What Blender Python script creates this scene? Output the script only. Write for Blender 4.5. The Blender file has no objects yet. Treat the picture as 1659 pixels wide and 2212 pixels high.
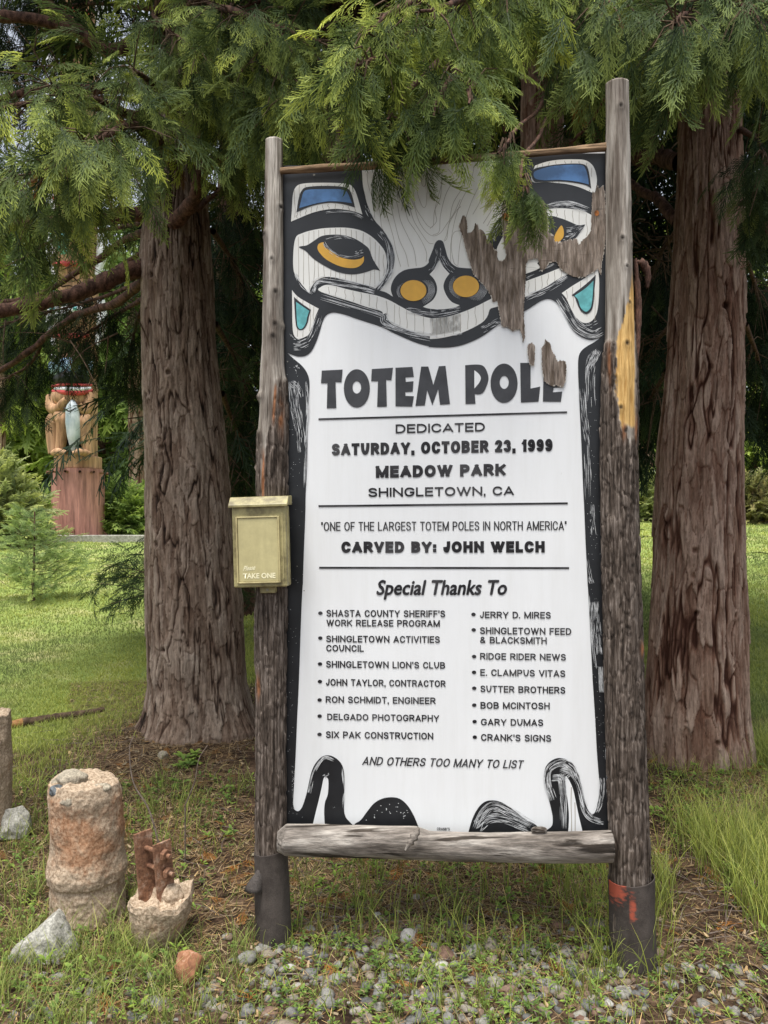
import bpy, bmesh, math, random
import numpy as np
from mathutils import Vector, Matrix

sc = bpy.context.scene
random.seed(7)
RNG = np.random.default_rng(11)

# ------------------------------------------------------------------ camera, sky, sun, exposure
CAM_H = 1.62
F, CX, HZ = 1671.0, 829.5, 1120.0          # focal length, centre column and horizon row of the photograph (1659 px wide)
cam = bpy.data.cameras.new("camera")
cam_o = bpy.data.objects.new("camera", cam)
sc.collection.objects.link(cam_o)
cam.sensor_fit = 'VERTICAL'
cam.sensor_height = 24.0
cam.lens = 24.0 * F / 2212.0
cam.shift_y = (HZ - 1106.0) / 2212.0
cam.clip_start = 0.05
cam.clip_end = 500
cam_o.location = (0, 0, CAM_H)
cam_o.rotation_euler = (math.radians(90), 0, 0)
sc.camera = cam_o

w = bpy.data.worlds.new("World")
sc.world = w
w.use_nodes = True
nt = w.node_tree
bg = nt.nodes["Background"]
sky = nt.nodes.new("ShaderNodeTexSky")
sky.sky_type = 'NISHITA'
sky.sun_disc = False
sky.sun_elevation = math.radians(73)
sky.sun_rotation = math.radians(205)
sky.air_density = 1.0
sky.dust_density = 2.0
sky.ozone_density = 1.0
pale = nt.nodes.new("ShaderNodeHueSaturation")          # overcast: the blue is washed out of the sky
pale.inputs['Saturation'].default_value = 0.35
pale.inputs['Value'].default_value = 1.05
nt.links.new(sky.outputs[0], pale.inputs['Color'])
nt.links.new(pale.outputs[0], bg.inputs[0])
bg.inputs[1].default_value = 0.15
sun = bpy.data.lights.new("sun", 'SUN')
sun.energy = 3.3
sun.angle = math.radians(26)
sun.color = (1.0, 0.965, 0.92)
sun_o = bpy.data.objects.new("sun", sun)
sc.collection.objects.link(sun_o)
_el, _az = math.radians(73), math.radians(205)
_d = Vector((math.sin(_az) * math.cos(_el), math.cos(_az) * math.cos(_el), math.sin(_el)))
sun_o.rotation_euler = _d.to_track_quat('Z', 'Y').to_euler()
sc.view_settings.view_transform = 'Standard'
sc.view_settings.look = 'None'
sc.view_settings.gamma = 1.0
sc.view_settings.exposure = 0.54
sc.cycles.use_denoising = True
sc.cycles.max_bounces = 6
sc.cycles.diffuse_bounces = 3
sc.cycles.transmission_bounces = 4
sc.cycles.transparent_max_bounces = 8

# ------------------------------------------------------------------ helpers
def at(u, v, Y):
    return np.array(((u - CX) / F * Y, Y, CAM_H + Y * (HZ - v) / F))

def tag(o, label=None, cat=None, group=None, kind=None):
    if label: o["label"] = label
    if cat: o["category"] = cat
    if group: o["group"] = group
    if kind: o["kind"] = kind
    return o

def empty(name, loc, label, cat, group=None, rz=0):
    o = bpy.data.objects.new(name, None)
    o.empty_display_size = 0.1
    o.location = loc
    o.rotation_euler = (0, 0, rz)
    sc.collection.objects.link(o)
    return tag(o, label, cat, group)

def link(name, me, mats, parent=None):
    """link a mesh given in WORLD coordinates under a parent (kept in place)"""
    o = bpy.data.objects.new(name, me)
    for m in (mats if isinstance(mats, (list, tuple)) else [mats]):
        me.materials.append(m)
    sc.collection.objects.link(o)
    if parent is not None:
        o.parent = parent
        chain, p = Matrix.Identity(4), parent
        while p is not None:
            chain = Matrix.LocRotScale(p.location, p.rotation_euler, p.scale) @ (p.matrix_parent_inverse @ chain if False else chain)
            p = p.parent
        me.transform(chain.inverted())
    return o

def npmesh(name, V, Q, mats, parent=None, attrs=None, smooth=False, mi=None):
    """V (n,3); Q (m,k) one polygon size, or a list of such arrays"""
    V = np.ascontiguousarray(V, dtype=np.float32)
    Qs = Q if isinstance(Q, list) else [Q]
    Qs = [np.asarray(q, dtype=np.int32) for q in Qs if len(q)]
    me = bpy.data.meshes.new(name)
    me.vertices.add(len(V))
    me.vertices.foreach_set("co", V.ravel())
    loops = np.concatenate([q.ravel() for q in Qs])
    tot = np.concatenate([np.full(len(q), q.shape[1], dtype=np.int32) for q in Qs])
    start = np.concatenate(([0], np.cumsum(tot)[:-1])).astype(np.int32)
    me.loops.add(len(loops))
    me.loops.foreach_set("vertex_index", loops)
    me.polygons.add(len(tot))
    me.polygons.foreach_set("loop_start", start)
    me.polygons.foreach_set("loop_total", tot)
    me.polygons.foreach_set("use_smooth", np.full(len(tot), smooth, dtype=bool))
    if mi is not None:
        me.polygons.foreach_set("material_index", np.asarray(mi, dtype=np.int32))
    if attrs:
        for k, a in attrs.items():
            at_ = me.attributes.new(k, 'FLOAT', 'POINT')
            at_.data.foreach_set("value", np.ascontiguousarray(a, dtype=np.float32))
    me.update(calc_edges=True)
    me.validate()
    return link(name, me, mats, parent)

def _hash(ix, iy, iz, seed):
    h = (ix.astype(np.int64) * 374761393 + iy.astype(np.int64) * 668265263 + iz.astype(np.int64) * 2147483647 + seed * 1274126177) & 0xFFFFFFFF
    h = ((h ^ (h >> 13)) * 1274126177) & 0xFFFFFFFF
    h = (h ^ (h >> 16)) & 0xFFFFFFFF
    return h.astype(np.float64) / 4294967295.0

def vnoise(x, y, z=None, seed=0):
    x = np.asarray(x, float); y = np.asarray(y, float)
    z = np.zeros_like(x) if z is None else np.asarray(z, float)
    x, y, z = np.broadcast_arrays(x, y, z)
    ix, iy, iz = np.floor(x), np.floor(y), np.floor(z)
    fx, fy, fz = x - ix, y - iy, z - iz
    fx, fy, fz = [f * f * (3 - 2 * f) for f in (fx, fy, fz)]
    r = 0
    for dx in (0, 1):
        for dy in (0, 1):
            for dz in (0, 1):
                wgt = (fx if dx else 1 - fx) * (fy if dy else 1 - fy) * (fz if dz else 1 - fz)
                r = r + wgt * _hash(ix + dx, iy + dy, iz + dz, seed)
    return r * 2 - 1

def fbm(x, y, z=None, seed=0, oct=4):
    r, a, f = 0, 0.5, 1.0
    for k in range(oct):
        r = r + a * vnoise(np.asarray(x) * f, np.asarray(y) * f, None if z is None else np.asarray(z) * f, seed + k * 17)
        a *= 0.5; f *= 2.03
    return r

def cells(x, y, seed=0):
    """2-D cellular noise: edge distance F2-F1 and a random number per cell, plus offset inside the cell"""
    ix, iy = np.floor(x), np.floor(y)
    f1 = np.full(x.shape, 9.0); f2 = np.full(x.shape, 9.0)
    cid = np.zeros(x.shape); oy = np.zeros(x.shape)
    for dx in (-1, 0, 1):
        for dy in (-1, 0, 1):
            cx = ix + dx; cy = iy + dy
            px = cx + _hash(cx, cy, cx * 0, seed); py = cy + _hash(cx, cy, cx * 0 + 1, seed)
            d = np.maximum(np.abs(px - x), np.abs(py - y) * 1.0) * 0.6 + 0.4 * np.hypot(px - x, py - y)
            new1 = d < f1
            f2 = np.where(new1, f1, np.minimum(f2, d))
            cid = np.where(new1, _hash(cx, cy, cx * 0 + 2, seed), cid)
            oy = np.where(new1, y - py, oy)
            f1 = np.where(new1, d, f1)
    return f2 - f1, cid, oy

def sstep(a, b, x):
    t = np.clip((x - a) / (b - a), 0, 1)
    return t * t * (3 - 2 * t)

def norm(v):
    v = np.asarray(v, float)
    return v / (np.linalg.norm(v, axis=-1, keepdims=True) + 1e-12)

def bez(pts, n):
    """Catmull-Rom through points"""
    p = np.array(pts, float)
    p = np.vstack([2 * p[0] - p[1], p, 2 * p[-1] - p[-2]])
    m = len(p) - 3
    out = []
    for t in np.linspace(0, m - 1e-6, n):
        i = int(t); f = t - i
        a, b, c, d = p[i], p[i + 1], p[i + 2], p[i + 3]
        out.append(0.5 * (2 * b + (c - a) * f + (2 * a - 5 * b + 4 * c - d) * f * f + (3 * b - a - 3 * c + d) * f ** 3))
    return np.array(out)

def tube(path, rad, ns=8, cap=True):
    P = np.asarray(path, float); n = len(P)
    R = np.broadcast_to(np.asarray(rad, float), (n,))
    T = norm(np.gradient(P, axis=0))
    ref = np.array((0.0, 0, 1)) if abs(T[0][2]) < 0.9 else np.array((1.0, 0, 0))
    A = norm(np.cross(T, ref)); B = np.cross(T, A)
    th = np.linspace(0, 2 * math.pi, ns, endpoint=False)
    V = P[:, None, :] + R[:, None, None] * (np.cos(th)[None, :, None] * A[:, None, :] + np.sin(th)[None, :, None] * B[:, None, :])
    V = V.reshape(-1, 3)
    i = np.arange(n - 1)[:, None] * ns; j = np.arange(ns)[None, :]
    j2 = (j + 1) % ns
    Q = np.stack([i + j, i + j2, i + ns + j2, i + ns + j], -1).reshape(-1, 4)
    return V, Q

class Acc:
    def limb(s, V, Q): s.L = getattr(s, 'L', []); s.L.append((V, Q))
    def limbs(s, name, mat, parent):
        for V, Q in getattr(s, 'L', []): npmesh(name, V, Q, mat, parent, None, True)
    def __init__(s): s.V = []; s.Q = []; s.M = []; s.A = {}; s.n = 0
    def add(s, V, Q, m=0, **attrs):
        V = np.asarray(V, float); Q = np.asarray(Q)
        s.V.append(V); s.Q.append(Q + s.n); s.M.append(np.full(len(Q), m)); s.n += len(V)
        for k, a in attrs.items():
            s.A.setdefault(k, []).append(np.broadcast_to(np.asarray(a, float), (len(V),)))
    def build(s, name, mats, parent=None, smooth=False):
        V = np.concatenate(s.V)
        sizes = sorted({q.shape[1] for q in s.Q})
        Qs = [np.concatenate([q for q in s.Q if q.shape[1] == k]) for k in sizes]
        Ms = np.concatenate([np.concatenate([m for q, m in zip(s.Q, s.M) if q.shape[1] == k]) for k in sizes])
        at_ = {k: np.concatenate(a) for k, a in s.A.items()}
        return npmesh(name, V, Qs, mats, parent, at_ or None, smooth, Ms)

def bmobj(name, bm, mats, parent=None, bevel=0, smooth=False):
    if bevel:
        bmesh.ops.bevel(bm, geom=list(bm.edges), offset=bevel, segments=2, affect='EDGES', profile=0.5)
    me = bpy.data.meshes.new(name)
    bm.to_mesh(me); bm.free()
    if smooth:
        me.polygons.foreach_set("use_smooth", np.full(len(me.polygons), True))
    return link(name, me, mats, parent)

def box_bm(bm, c, s, M=None):
    r = bmesh.ops.create_cube(bm, size=1.0)
    T = Matrix.Translation(c) @ Matrix.Diagonal((s[0], s[1], s[2], 1))
    if M is not None: T = M @ T
    bmesh.ops.transform(bm, matrix=T, verts=r['verts'])
    return r['verts']

# ------------------------------------------------------------------ materials
def newmat(name):
    m = bpy.data.materials.new(name)
    m.use_nodes = True
    return m, m.node_tree, m.node_tree.nodes["Principled BSDF"]

def node(nt, t, **kw):
    n = nt.nodes.new(t)
    for k, v in kw.items(): setattr(n, k, v)
    return n

def ramp(nt, src, stops):
    if src.node.type == 'TEX_NOISE' and stops[-1][0] - stops[0][0] > .31:      # noise values crowd round one half
        stops = [(.5 + (p - .5) * .58, c) for p, c in stops]
    r = node(nt, "ShaderNodeValToRGB")
    e = r.color_ramp.elements
    while len(e) < len(stops): e.new(0.5)
    for i, (p, c) in enumerate(stops):
        e[i].position = p; e[i].color = (*c, 1)
    nt.links.new(src, r.inputs[0])
    return r.outputs[0]

def noise_out(nt, scale, stretch=(1, 1, 1), detail=6, rough=0.6, dist=0.0, rot=(0, 0, 0)):
    tc = node(nt, "ShaderNodeTexCoord")
    mp = node(nt, "ShaderNodeMapping")
    mp.inputs['Scale'].default_value = stretch
    mp.inputs['Rotation'].default_value = rot
    nz = node(nt, "ShaderNodeTexNoise")
    nz.inputs['Scale'].default_value = scale
    nz.inputs['Detail'].default_value = detail
    nz.inputs['Roughness'].default_value = rough
    nz.inputs['Distortion'].default_value = dist
    nt.links.new(tc.outputs['Object'], mp.inputs[0])
    nt.links.new(mp.outputs[0], nz.inputs['Vector'])
    return nz.outputs['Fac']

def attr_out(nt, name):
    a = node(nt, "ShaderNodeAttribute"); a.attribute_name = name
    return a.outputs['Fac']

def mixc(nt, fac, a, b, mode='MIX'):
    m = node(nt, "ShaderNodeMix", data_type='RGBA', blend_type=mode)
    for sock, v in ((m.inputs[0], fac), (m.inputs[6], a), (m.inputs[7], b)):
        if hasattr(v, "is_linked"): nt.links.new(v, sock)
        elif isinstance(v, (int, float)): sock.default_value = v
        else: sock.default_value = (*v, 1)
    return m.outputs[2]

def add_bump(nt, p, src, strength=0.3, dist=0.01):
    b = node(nt, "ShaderNodeBump")
    b.inputs['Strength'].default_value = strength
    b.inputs['Distance'].default_value = dist
    nt.links.new(src, b.inputs['Height'])
    nt.links.new(b.outputs[0], p.inputs['Normal'])

def noisy(name, stops, scale, stretch=(1, 1, 1), rough=0.8, bump=0.2, bdist=0.004, detail=8, dist=0.0, spec=0.3, fine=None, crack=None):
    m, nt, p = newmat(name)
    n = noise_out(nt, scale, stretch, detail, 0.62, dist)
    c = ramp(nt, n, stops)
    if fine:
        n2 = noise_out(nt, fine[0], fine[1] if len(fine) > 1 else stretch, 6, 0.7)
        c = mixc(nt, 0.75, c, ramp(nt, n2, [(0.3, (0.45,) * 3), (0.7, (1.3,) * 3)]), 'MULTIPLY')
        add_bump(nt, p, n2, bump, bdist)
    else:
        add_bump(nt, p, n, bump, bdist)
    if crack:
        c = mixc(nt, 1.0, c, ramp(nt, noise_out(nt, crack[0], crack[1], 5, .55, .3), [(.36, (.2, .18, .16)), (.42, (1, 1, 1))]), 'MULTIPLY')
    nt.links.new(c, p.inputs['Base Color'])
    p.inputs['Roughness'].default_value = rough
    p.inputs['Specular IOR Level'].default_value = spec
    return m

def plain(name, col, rough=0.6, spec=0.4, var=0.12, scale=30, metal=0.0):
    m, nt, p = newmat(name)
    n = noise_out(nt, scale, (1, 1, 1), 5)
    lo = tuple(c * (1 - var) for c in col); hi = tuple(min(1, c * (1 + var)) for c in col)
    nt.links.new(ramp(nt, n, [(0.3, lo), (0.7, hi)]), p.inputs['Base Color'])
    p.inputs['Roughness'].default_value = rough
    p.inputs['Specular IOR Level'].default_value = spec
    p.inputs['Metallic'].default_value = metal
    return m

def leafmat(name, dark, mid, tip, trans=0.35, scale=2.0):
    """foliage: colour runs from old green to young tip with attribute 'tip', varied by attribute 'rnd'"""
    m, nt, p = newmat(name)
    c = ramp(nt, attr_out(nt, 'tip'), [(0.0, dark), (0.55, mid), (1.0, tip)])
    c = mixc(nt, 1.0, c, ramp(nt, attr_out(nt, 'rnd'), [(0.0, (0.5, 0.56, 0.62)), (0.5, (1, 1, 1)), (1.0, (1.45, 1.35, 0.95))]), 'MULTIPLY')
    nt.links.new(c, p.inputs['Base Color'])
    p.inputs['Roughness'].default_value = 0.6
    p.inputs['Specular IOR Level'].default_value = 0.12
    tr = node(nt, "ShaderNodeBsdfTranslucent")
    nt.links.new(c, tr.inputs[0])
    mx = node(nt, "ShaderNodeMixShader"); mx.inputs[0].default_value = trans
    nt.links.new(p.outputs[0], mx.inputs[1]); nt.links.new(tr.outputs[0], mx.inputs[2])
    nt.links.new(mx.outputs[0], nt.nodes["Material Output"].inputs[0])
    return m

def barkmat(name, deep, mid, top, lichen=None):
    m, nt, p = newmat(name)
    c = ramp(nt, attr_out(nt, 'h'), [(0.10, deep), (0.38, mid), (0.78, top)])
    n = noise_out(nt, 60, (1, 1, 0.12), 8, 0.7)
    c = mixc(nt, 0.8, c, ramp(nt, n, [(0.3, (0.5, 0.47, 0.45)), (0.7, (1.35, 1.35, 1.35))]), 'MULTIPLY')
    n2 = noise_out(nt, 5, (1, 1, 0.5), 4, 0.6)
    c = mixc(nt, 0.7, c, ramp(nt, n2, [(0.35, (0.75, 0.66, 0.6)), (0.65, (1.15, 1.17, 1.17))]), 'MULTIPLY')
    c = mixc(nt, 0.6, c, ramp(nt, attr_out(nt, 'rnd'), [(0, (0.8, 0.72, 0.66)), (1, (1.15, 1.17, 1.18))]), 'MULTIPLY')
    nt.links.new(c, p.inputs['Base Color'])
    p.inputs['Roughness'].default_value = 0.9
    p.inputs['Specular IOR Level'].default_value = 0.15
    nb_ = noise_out(nt, 140, (1, 1, 0.2), 8, 0.75)
    add_bump(nt, p, nb_, 0.7, 0.008)
    return m

M = {}
M['bark_left'] = barkmat('cedar_bark_brown', (0.022, 0.015, 0.012), (0.145, 0.10, 0.075), (0.295, 0.235, 0.187))
M['bark_right'] = barkmat('cedar_bark_red', (0.05, 0.021, 0.014), (0.185, 0.103, 0.073), (0.36, 0.265, 0.21))
M['bark_limb'] = noisy('limb_bark', [(0.3, (0.05, 0.026, 0.018)), (0.7, (0.19, 0.10, 0.07))], 30, (1, 1, 0.5), 0.9, 0.6, 0.006, fine=(160,))
M['twig'] = plain('twig_brown', (0.11, 0.075, 0.05), 0.9, 0.1, 0.4, 20)
M['twig_grey'] = plain('twig_grey', (0.17, 0.135, 0.11), 0.9, 0.1, 0.4, 40)
M['leaf'] = leafmat('cedar_leaf', (0.018, 0.031, 0.017), (0.122, 0.172, 0.056), (0.44, 0.51, 0.12), 0.28)  # dark base of the cedar greens holds the shade between fronds
M['leaf_c'] = leafmat('cedar_leaf_fresh', (0.02, 0.035, 0.015), (0.118, 0.17, 0.046), (0.44, 0.51, 0.11), 0.28)
M['leaf_r'] = leafmat('cedar_leaf_blue', (0.018, 0.031, 0.018), (0.098, 0.145, 0.054), (0.34, 0.41, 0.115), 0.28)
M['leaf_d'] = leafmat('cedar_leaf_shaded', (0.02, 0.036, 0.018), (0.036, 0.064, 0.028), (0.06, 0.10, 0.04), 0.2)  # cedar green darkened to stand for the shade under the canopy
M['leaf_far'] = leafmat('far_tree_leaf', (0.09, 0.14, 0.045), (0.19, 0.28, 0.085), (0.32, 0.43, 0.13), 0.45)
M['leaf_far2'] = leafmat('far_tree_leaf_yellow', (0.17, 0.23, 0.065), (0.33, 0.43, 0.115), (0.50, 0.60, 0.18), 0.5)
M['leaf_bush'] = leafmat('bush_leaf', (0.14, 0.17, 0.08), (0.28, 0.33, 0.15), (0.42, 0.47, 0.21), 0.4)
M['leaf_dry'] = leafmat('dry_brush_leaf', (0.13, 0.10, 0.06), (0.2, 0.19, 0.09), (0.27, 0.28, 0.13), 0.3)
M['leaf_pine'] = leafmat('sapling_needle', (0.13, 0.19, 0.085), (0.25, 0.35, 0.15), (0.42, 0.52, 0.24), 0.5)
M['grass'] = leafmat('grass_blade', (0.14, 0.155, 0.05), (0.28, 0.345, 0.085), (0.50, 0.51, 0.19), 0.4)
M['lawn'] = leafmat('lawn_blade', (0.19, 0.235, 0.065), (0.31, 0.36, 0.115), (0.48, 0.50, 0.22), 0.35)
M['weed'] = leafmat('weed_leaf', (0.08, 0.14, 0.035), (0.17, 0.27, 0.06), (0.31, 0.40, 0.10), 0.35)
M['dry'] = leafmat('fallen_frond', (0.16, 0.07, 0.02), (0.33, 0.15, 0.045), (0.45, 0.24, 0.08), 0.2)
M['litter'] = leafmat('fallen_needle', (0.09, 0.055, 0.032), (0.28, 0.185, 0.095), (0.50, 0.38, 0.23), 0.1)
M['black'] = plain('black_paint', (0.012, 0.013, 0.015), 0.42, 0.45, 0.25, 8)
M['grey_letter'] = plain('faded_black_paint', (0.045, 0.046, 0.05), 0.5, 0.4, 0.2, 12)
M['ink'] = noisy('letter_black', [(.35, (.014, .013, .015)), (.7, (.06, .058, .06))], 5, (1, 1, 1), .5, .02, .001)
def sign_white(name, base, dirt):
    m, nt, p = newmat(name)
    n = noise_out(nt, 1.6, (1, 1, .5), 8, .62)
    c = ramp(nt, n, [(.32, tuple(b * dirt for b in base)), (.62, base)])
    n2 = noise_out(nt, 6, (5, 5, .35), 8, .7)
    c = mixc(nt, .3, c, ramp(nt, n2, [(.3, (.86, .85, .82)), (.55, (1, 1, 1))]), 'MULTIPLY')
    n3 = noise_out(nt, 70, (1, 1, 1), 6, .8)
    c = mixc(nt, .6, c, ramp(nt, n3, [(.24, (.62, .6, .56)), (.33, (1, 1, 1))]), 'MULTIPLY')
    nt.links.new(c, p.inputs['Base Color'])
    p.inputs['Roughness'].default_value = .5
    p.inputs['Specular IOR Level'].default_value = .35
    add_bump(nt, p, n2, .05, .002)
    return m
M['white'] = sign_white('white_paint', (.84, .85, .845), .91)
M['white2'] = sign_white('white_paint_shaded', (.775, .77, .725), .88)  # same white, warmed and dimmed for shade on the upper board
M['streak'] = plain('dry_brush_white', (0.62, 0.63, 0.63), 0.5, 0.4, 0.2, 60)
M['grain'] = plain('grain_line', (0.33, 0.30, 0.25), 0.6, 0.3, 0.2, 10)
M['blue'] = plain('blue_paint', (0.075, 0.19, 0.40), 0.4, 0.5, 0.3, 14)
M['yellow'] = plain('ochre_paint', (0.66, 0.36, 0.045), 0.45, 0.4, 0.06, 20)
M['teal'] = plain('teal_paint', (0.12, 0.42, 0.43), 0.45, 0.4, 0.2, 30)
M['bare'] = noisy('bare_plywood', [(0.28, (0.12, 0.09, 0.065)), (0.5, (0.225, 0.178, 0.142)), (0.75, (0.38, 0.315, 0.26))], 60, (1, 1, 0.16), 0.95, 0.9, 0.004, fine=(200, (1, 1, 0.09)))
M['knot'] = plain('plywood_knot', (0.27, 0.10, 0.03), 0.8, 0.2, 0.5, 90)
M['rail_top'] = noisy('split_rail', [(0.3, (0.11, 0.065, 0.035)), (0.7, (0.33, 0.215, 0.12))], 14, (0.15, 1, 1), 0.85, 0.6, 0.004, fine=(90, (0.1, 1, 1)))
M['rail'] = noisy('weathered_log', [(0.26, (0.11, 0.092, 0.076)), (0.5, (0.24, 0.21, 0.18)), (0.72, (0.40, 0.365, 0.32))], 16, (0.16, 1, 1), 0.9, 0.8, 0.005, fine=(110, (0.08, 1, 1)), crack=(34, (0.04, 1, 1)))
M['sleeve'] = noisy('asphalt_sleeve', [(0.3, (0.055, 0.047, 0.042)), (0.7, (0.10, 0.086, 0.076))], 9, (1, 1, 1), 0.85, 0.35, 0.003, fine=(240, (1, 1, 1)))
M['screw'] = plain('screw_steel', (0.35, 0.33, 0.28), 0.45, 0.5, 0.2, 80, 0.7)
M['hole'] = plain('dark_hole', (0.008, 0.006, 0.005), 0.9, 0.1)
M['rust'] = noisy('rusty_steel', [(0.2, (0.13, 0.062, 0.038)), (0.55, (0.25, 0.125, 0.07)), (0.85, (0.42, 0.29, 0.21))], 30, (1, 1, 1), 0.85, 0.5, 0.002, fine=(90, (1, 1, 1)))
M['concrete'] = noisy('pale_concrete', [(0.3, (0.26, 0.25, 0.21)), (0.7, (0.46, 0.445, 0.39))], 20, (1, 1, 1), 0.95, 0.6, 0.006, fine=(120, (1, 1, 1)))
M['rock'] = noisy('red_rock', [(0.3, (0.17, 0.075, 0.04)), (0.6, (0.31, 0.145, 0.075)), (0.8, (0.45, 0.27, 0.18))], 22, (1, 1, 1), 0.9, 0.5, 0.004, dist=1.5)
M['steel_red'] = noisy('rusted_drum', [(0.3, (0.33, 0.15, 0.115)), (0.7, (0.48, 0.24, 0.19))], 1.6, (1, 1, 0.35), 0.75, 0.1, 0.01, fine=(9, (1, 1, 0.08)))
M['tan'] = noisy('carved_wood', [(0.3, (0.36, 0.20, 0.105)), (0.7, (0.55, 0.335, 0.19))], 3.0, (1, 1, 0.25), 0.75, 0.2, 0.02, fine=(14, (1, 1, 0.05)))
M['t_black'] = plain('carving_black', (0.016, 0.016, 0.018), 0.6, 0.3, 0.3, 4)
M['t_white'] = plain('carving_white', (0.66, 0.67, 0.68), 0.6, 0.3, 0.12, 4)
M['t_grey'] = noisy('fish_silver', [(0.3, (0.32, 0.39, 0.42)), (0.7, (0.62, 0.66, 0.67))], 3, (1, 1, 0.4), 0.6, 0.1, 0.01)
M['t_red'] = plain('carving_red', (0.5, 0.06, 0.06), 0.5, 0.4, 0.15, 4)
M['t_teal'] = plain('carving_teal', (0.13, 0.38, 0.40), 0.5, 0.4, 0.15, 4)
M['t_blue'] = plain('carving_blue', (0.35, 0.52, 0.68), 0.5, 0.4, 0.15, 4)

def soil_material():
    m, nt, p = newmat('ground_soil')
    n = noise_out(nt, 7, (1, 1, 1), 10, 0.7)
    soil = ramp(nt, n, [(0.3, (0.03, 0.019, 0.013)), (0.5, (0.07, 0.044, 0.028)), (0.72, (0.15, 0.10, 0.064))])
    n2 = noise_out(nt, 55, (1, 1, 1), 8, 0.75)
    soil = mixc(nt, 0.8, soil, ramp(nt, n2, [(0.3, (0.4, 0.4, 0.4)), (0.7, (1.5, 1.45, 1.4))]), 'MULTIPLY')
    g = noise_out(nt, 1.6, (1, 1, 1), 8, 0.65)
    green = ramp(nt, n2, [(0.3, (0.15, 0.21, 0.05)), (0.7, (0.32, 0.39, 0.11))])
    straw = ramp(nt, n2, [(0.3, (0.30, 0.29, 0.11)), (0.7, (0.54, 0.49, 0.25))])
    lawn = mixc(nt, ramp(nt, g, [(0.5, (0, 0, 0)), (0.68, (1, 1, 1))]), green, straw)
    mask = attr_out(nt, 'lawn')
    c = mixc(nt, mask, soil, lawn)
    nt.links.new(c, p.inputs['Base Color'])
    p.inputs['Roughness'].default_value = 0.95
    p.inputs['Specular IOR Level'].default_value = 0.1
    add_bump(nt, p, n2, 0.7, 0.012)
    return m
M['ground'] = soil_material()

def stub_material():
    m, nt, p = newmat('rusty_concrete')
    n = noise_out(nt, 9, (1, 1, 0.8), 10, 0.68, 0.4)
    n2 = noise_out(nt, 95, (1, 1, 1), 8, 0.75)
    pale = ramp(nt, n2, [(0.3, (0.24, 0.17, 0.11)), (0.7, (0.60, 0.475, 0.345))])
    rust = ramp(nt, n2, [(0.3, (0.25, 0.115, 0.055)), (0.7, (0.50, 0.29, 0.17))])
    add = node(nt, "ShaderNodeMath", operation='ADD')
    nt.links.new(n, add.inputs[0]); nt.links.new(attr_out(nt, 'rusty'), add.inputs[1])
    c = mixc(nt, ramp(nt, add.outputs[0], [(0.57, (0, 0, 0)), (0.76, (0.9, 0.9, 0.9))]), pale, rust)
    nt.links.new(c, p.inputs['Base Color'])
    p.inputs['Roughness'].default_value = 0.95
    p.inputs['Specular IOR Level'].default_value = 0.1
    add_bump(nt, p, n2, 0.7, 0.006)
    return m
M['stub'] = stub_material()

def post_material():
    """weathered grey wood, dark bark where attribute bark = 1, fresh yellow wood where yellow = 1"""
    m, nt, p = newmat('log_post')
    n = noise_out(nt, 22, (1, 1, 0.08), 8, 0.65)
    n2 = noise_out(nt, 120, (1, 1, 0.07), 8, 0.7)
    n3 = noise_out(nt, 105, (1, 1, 0.06), 8, 0.7)
    grey = ramp(nt, n, [(0.3, (0.13, 0.105, 0.085)), (0.5, (0.30, 0.265, 0.225)), (0.7, (0.50, 0.46, 0.405))])
    grey = mixc(nt, 0.6, grey, ramp(nt, n2, [(0.3, (0.55, 0.53, 0.5)), (0.7, (1.3, 1.3, 1.3))]), 'MULTIPLY')
    bark = ramp(nt, n3, [(0.30, (0.028, 0.021, 0.016)), (0.5, (0.085, 0.065, 0.051)), (0.74, (0.23, 0.192, 0.163))])
    bark = mixc(nt, 0.6, bark, ramp(nt, n2, [(0.3, (0.6, 0.57, 0.55)), (0.7, (1.3, 1.3, 1.3))]), 'MULTIPLY')
    yel = ramp(nt, n2, [(0.3, (0.42, 0.235, 0.07)), (0.7, (0.74, 0.49, 0.19))])
    org = ramp(nt, n2, [(0.3, (0.2, 0.08, 0.035)), (0.7, (0.42, 0.19, 0.09))])
    ck = noise_out(nt, 34, (1, 1, 0.035), 5, 0.55, 0.3)
    grey = mixc(nt, 1.0, grey, ramp(nt, ck, [(0.36, (0.22, 0.2, 0.18)), (0.42, (1, 1, 1))]), 'MULTIPLY')
    c = mixc(nt, attr_out(nt, 'bark'), grey, bark)
    c = mixc(nt, attr_out(nt, 'yellow'), c, yel)
    c = mixc(nt, attr_out(nt, 'orange'), c, org)
    c = mixc(nt, attr_out(nt, 'knot'), c, (0.025, 0.02, 0.016))
    nt.links.new(c, p.inputs['Base Color'])
    p.inputs['Roughness'].default_value = 0.88
    p.inputs['Specular IOR Level'].default_value = 0.2
    add_bump(nt, p, n2, 0.5, 0.004)
    return m
M['post'] = post_material()

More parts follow.
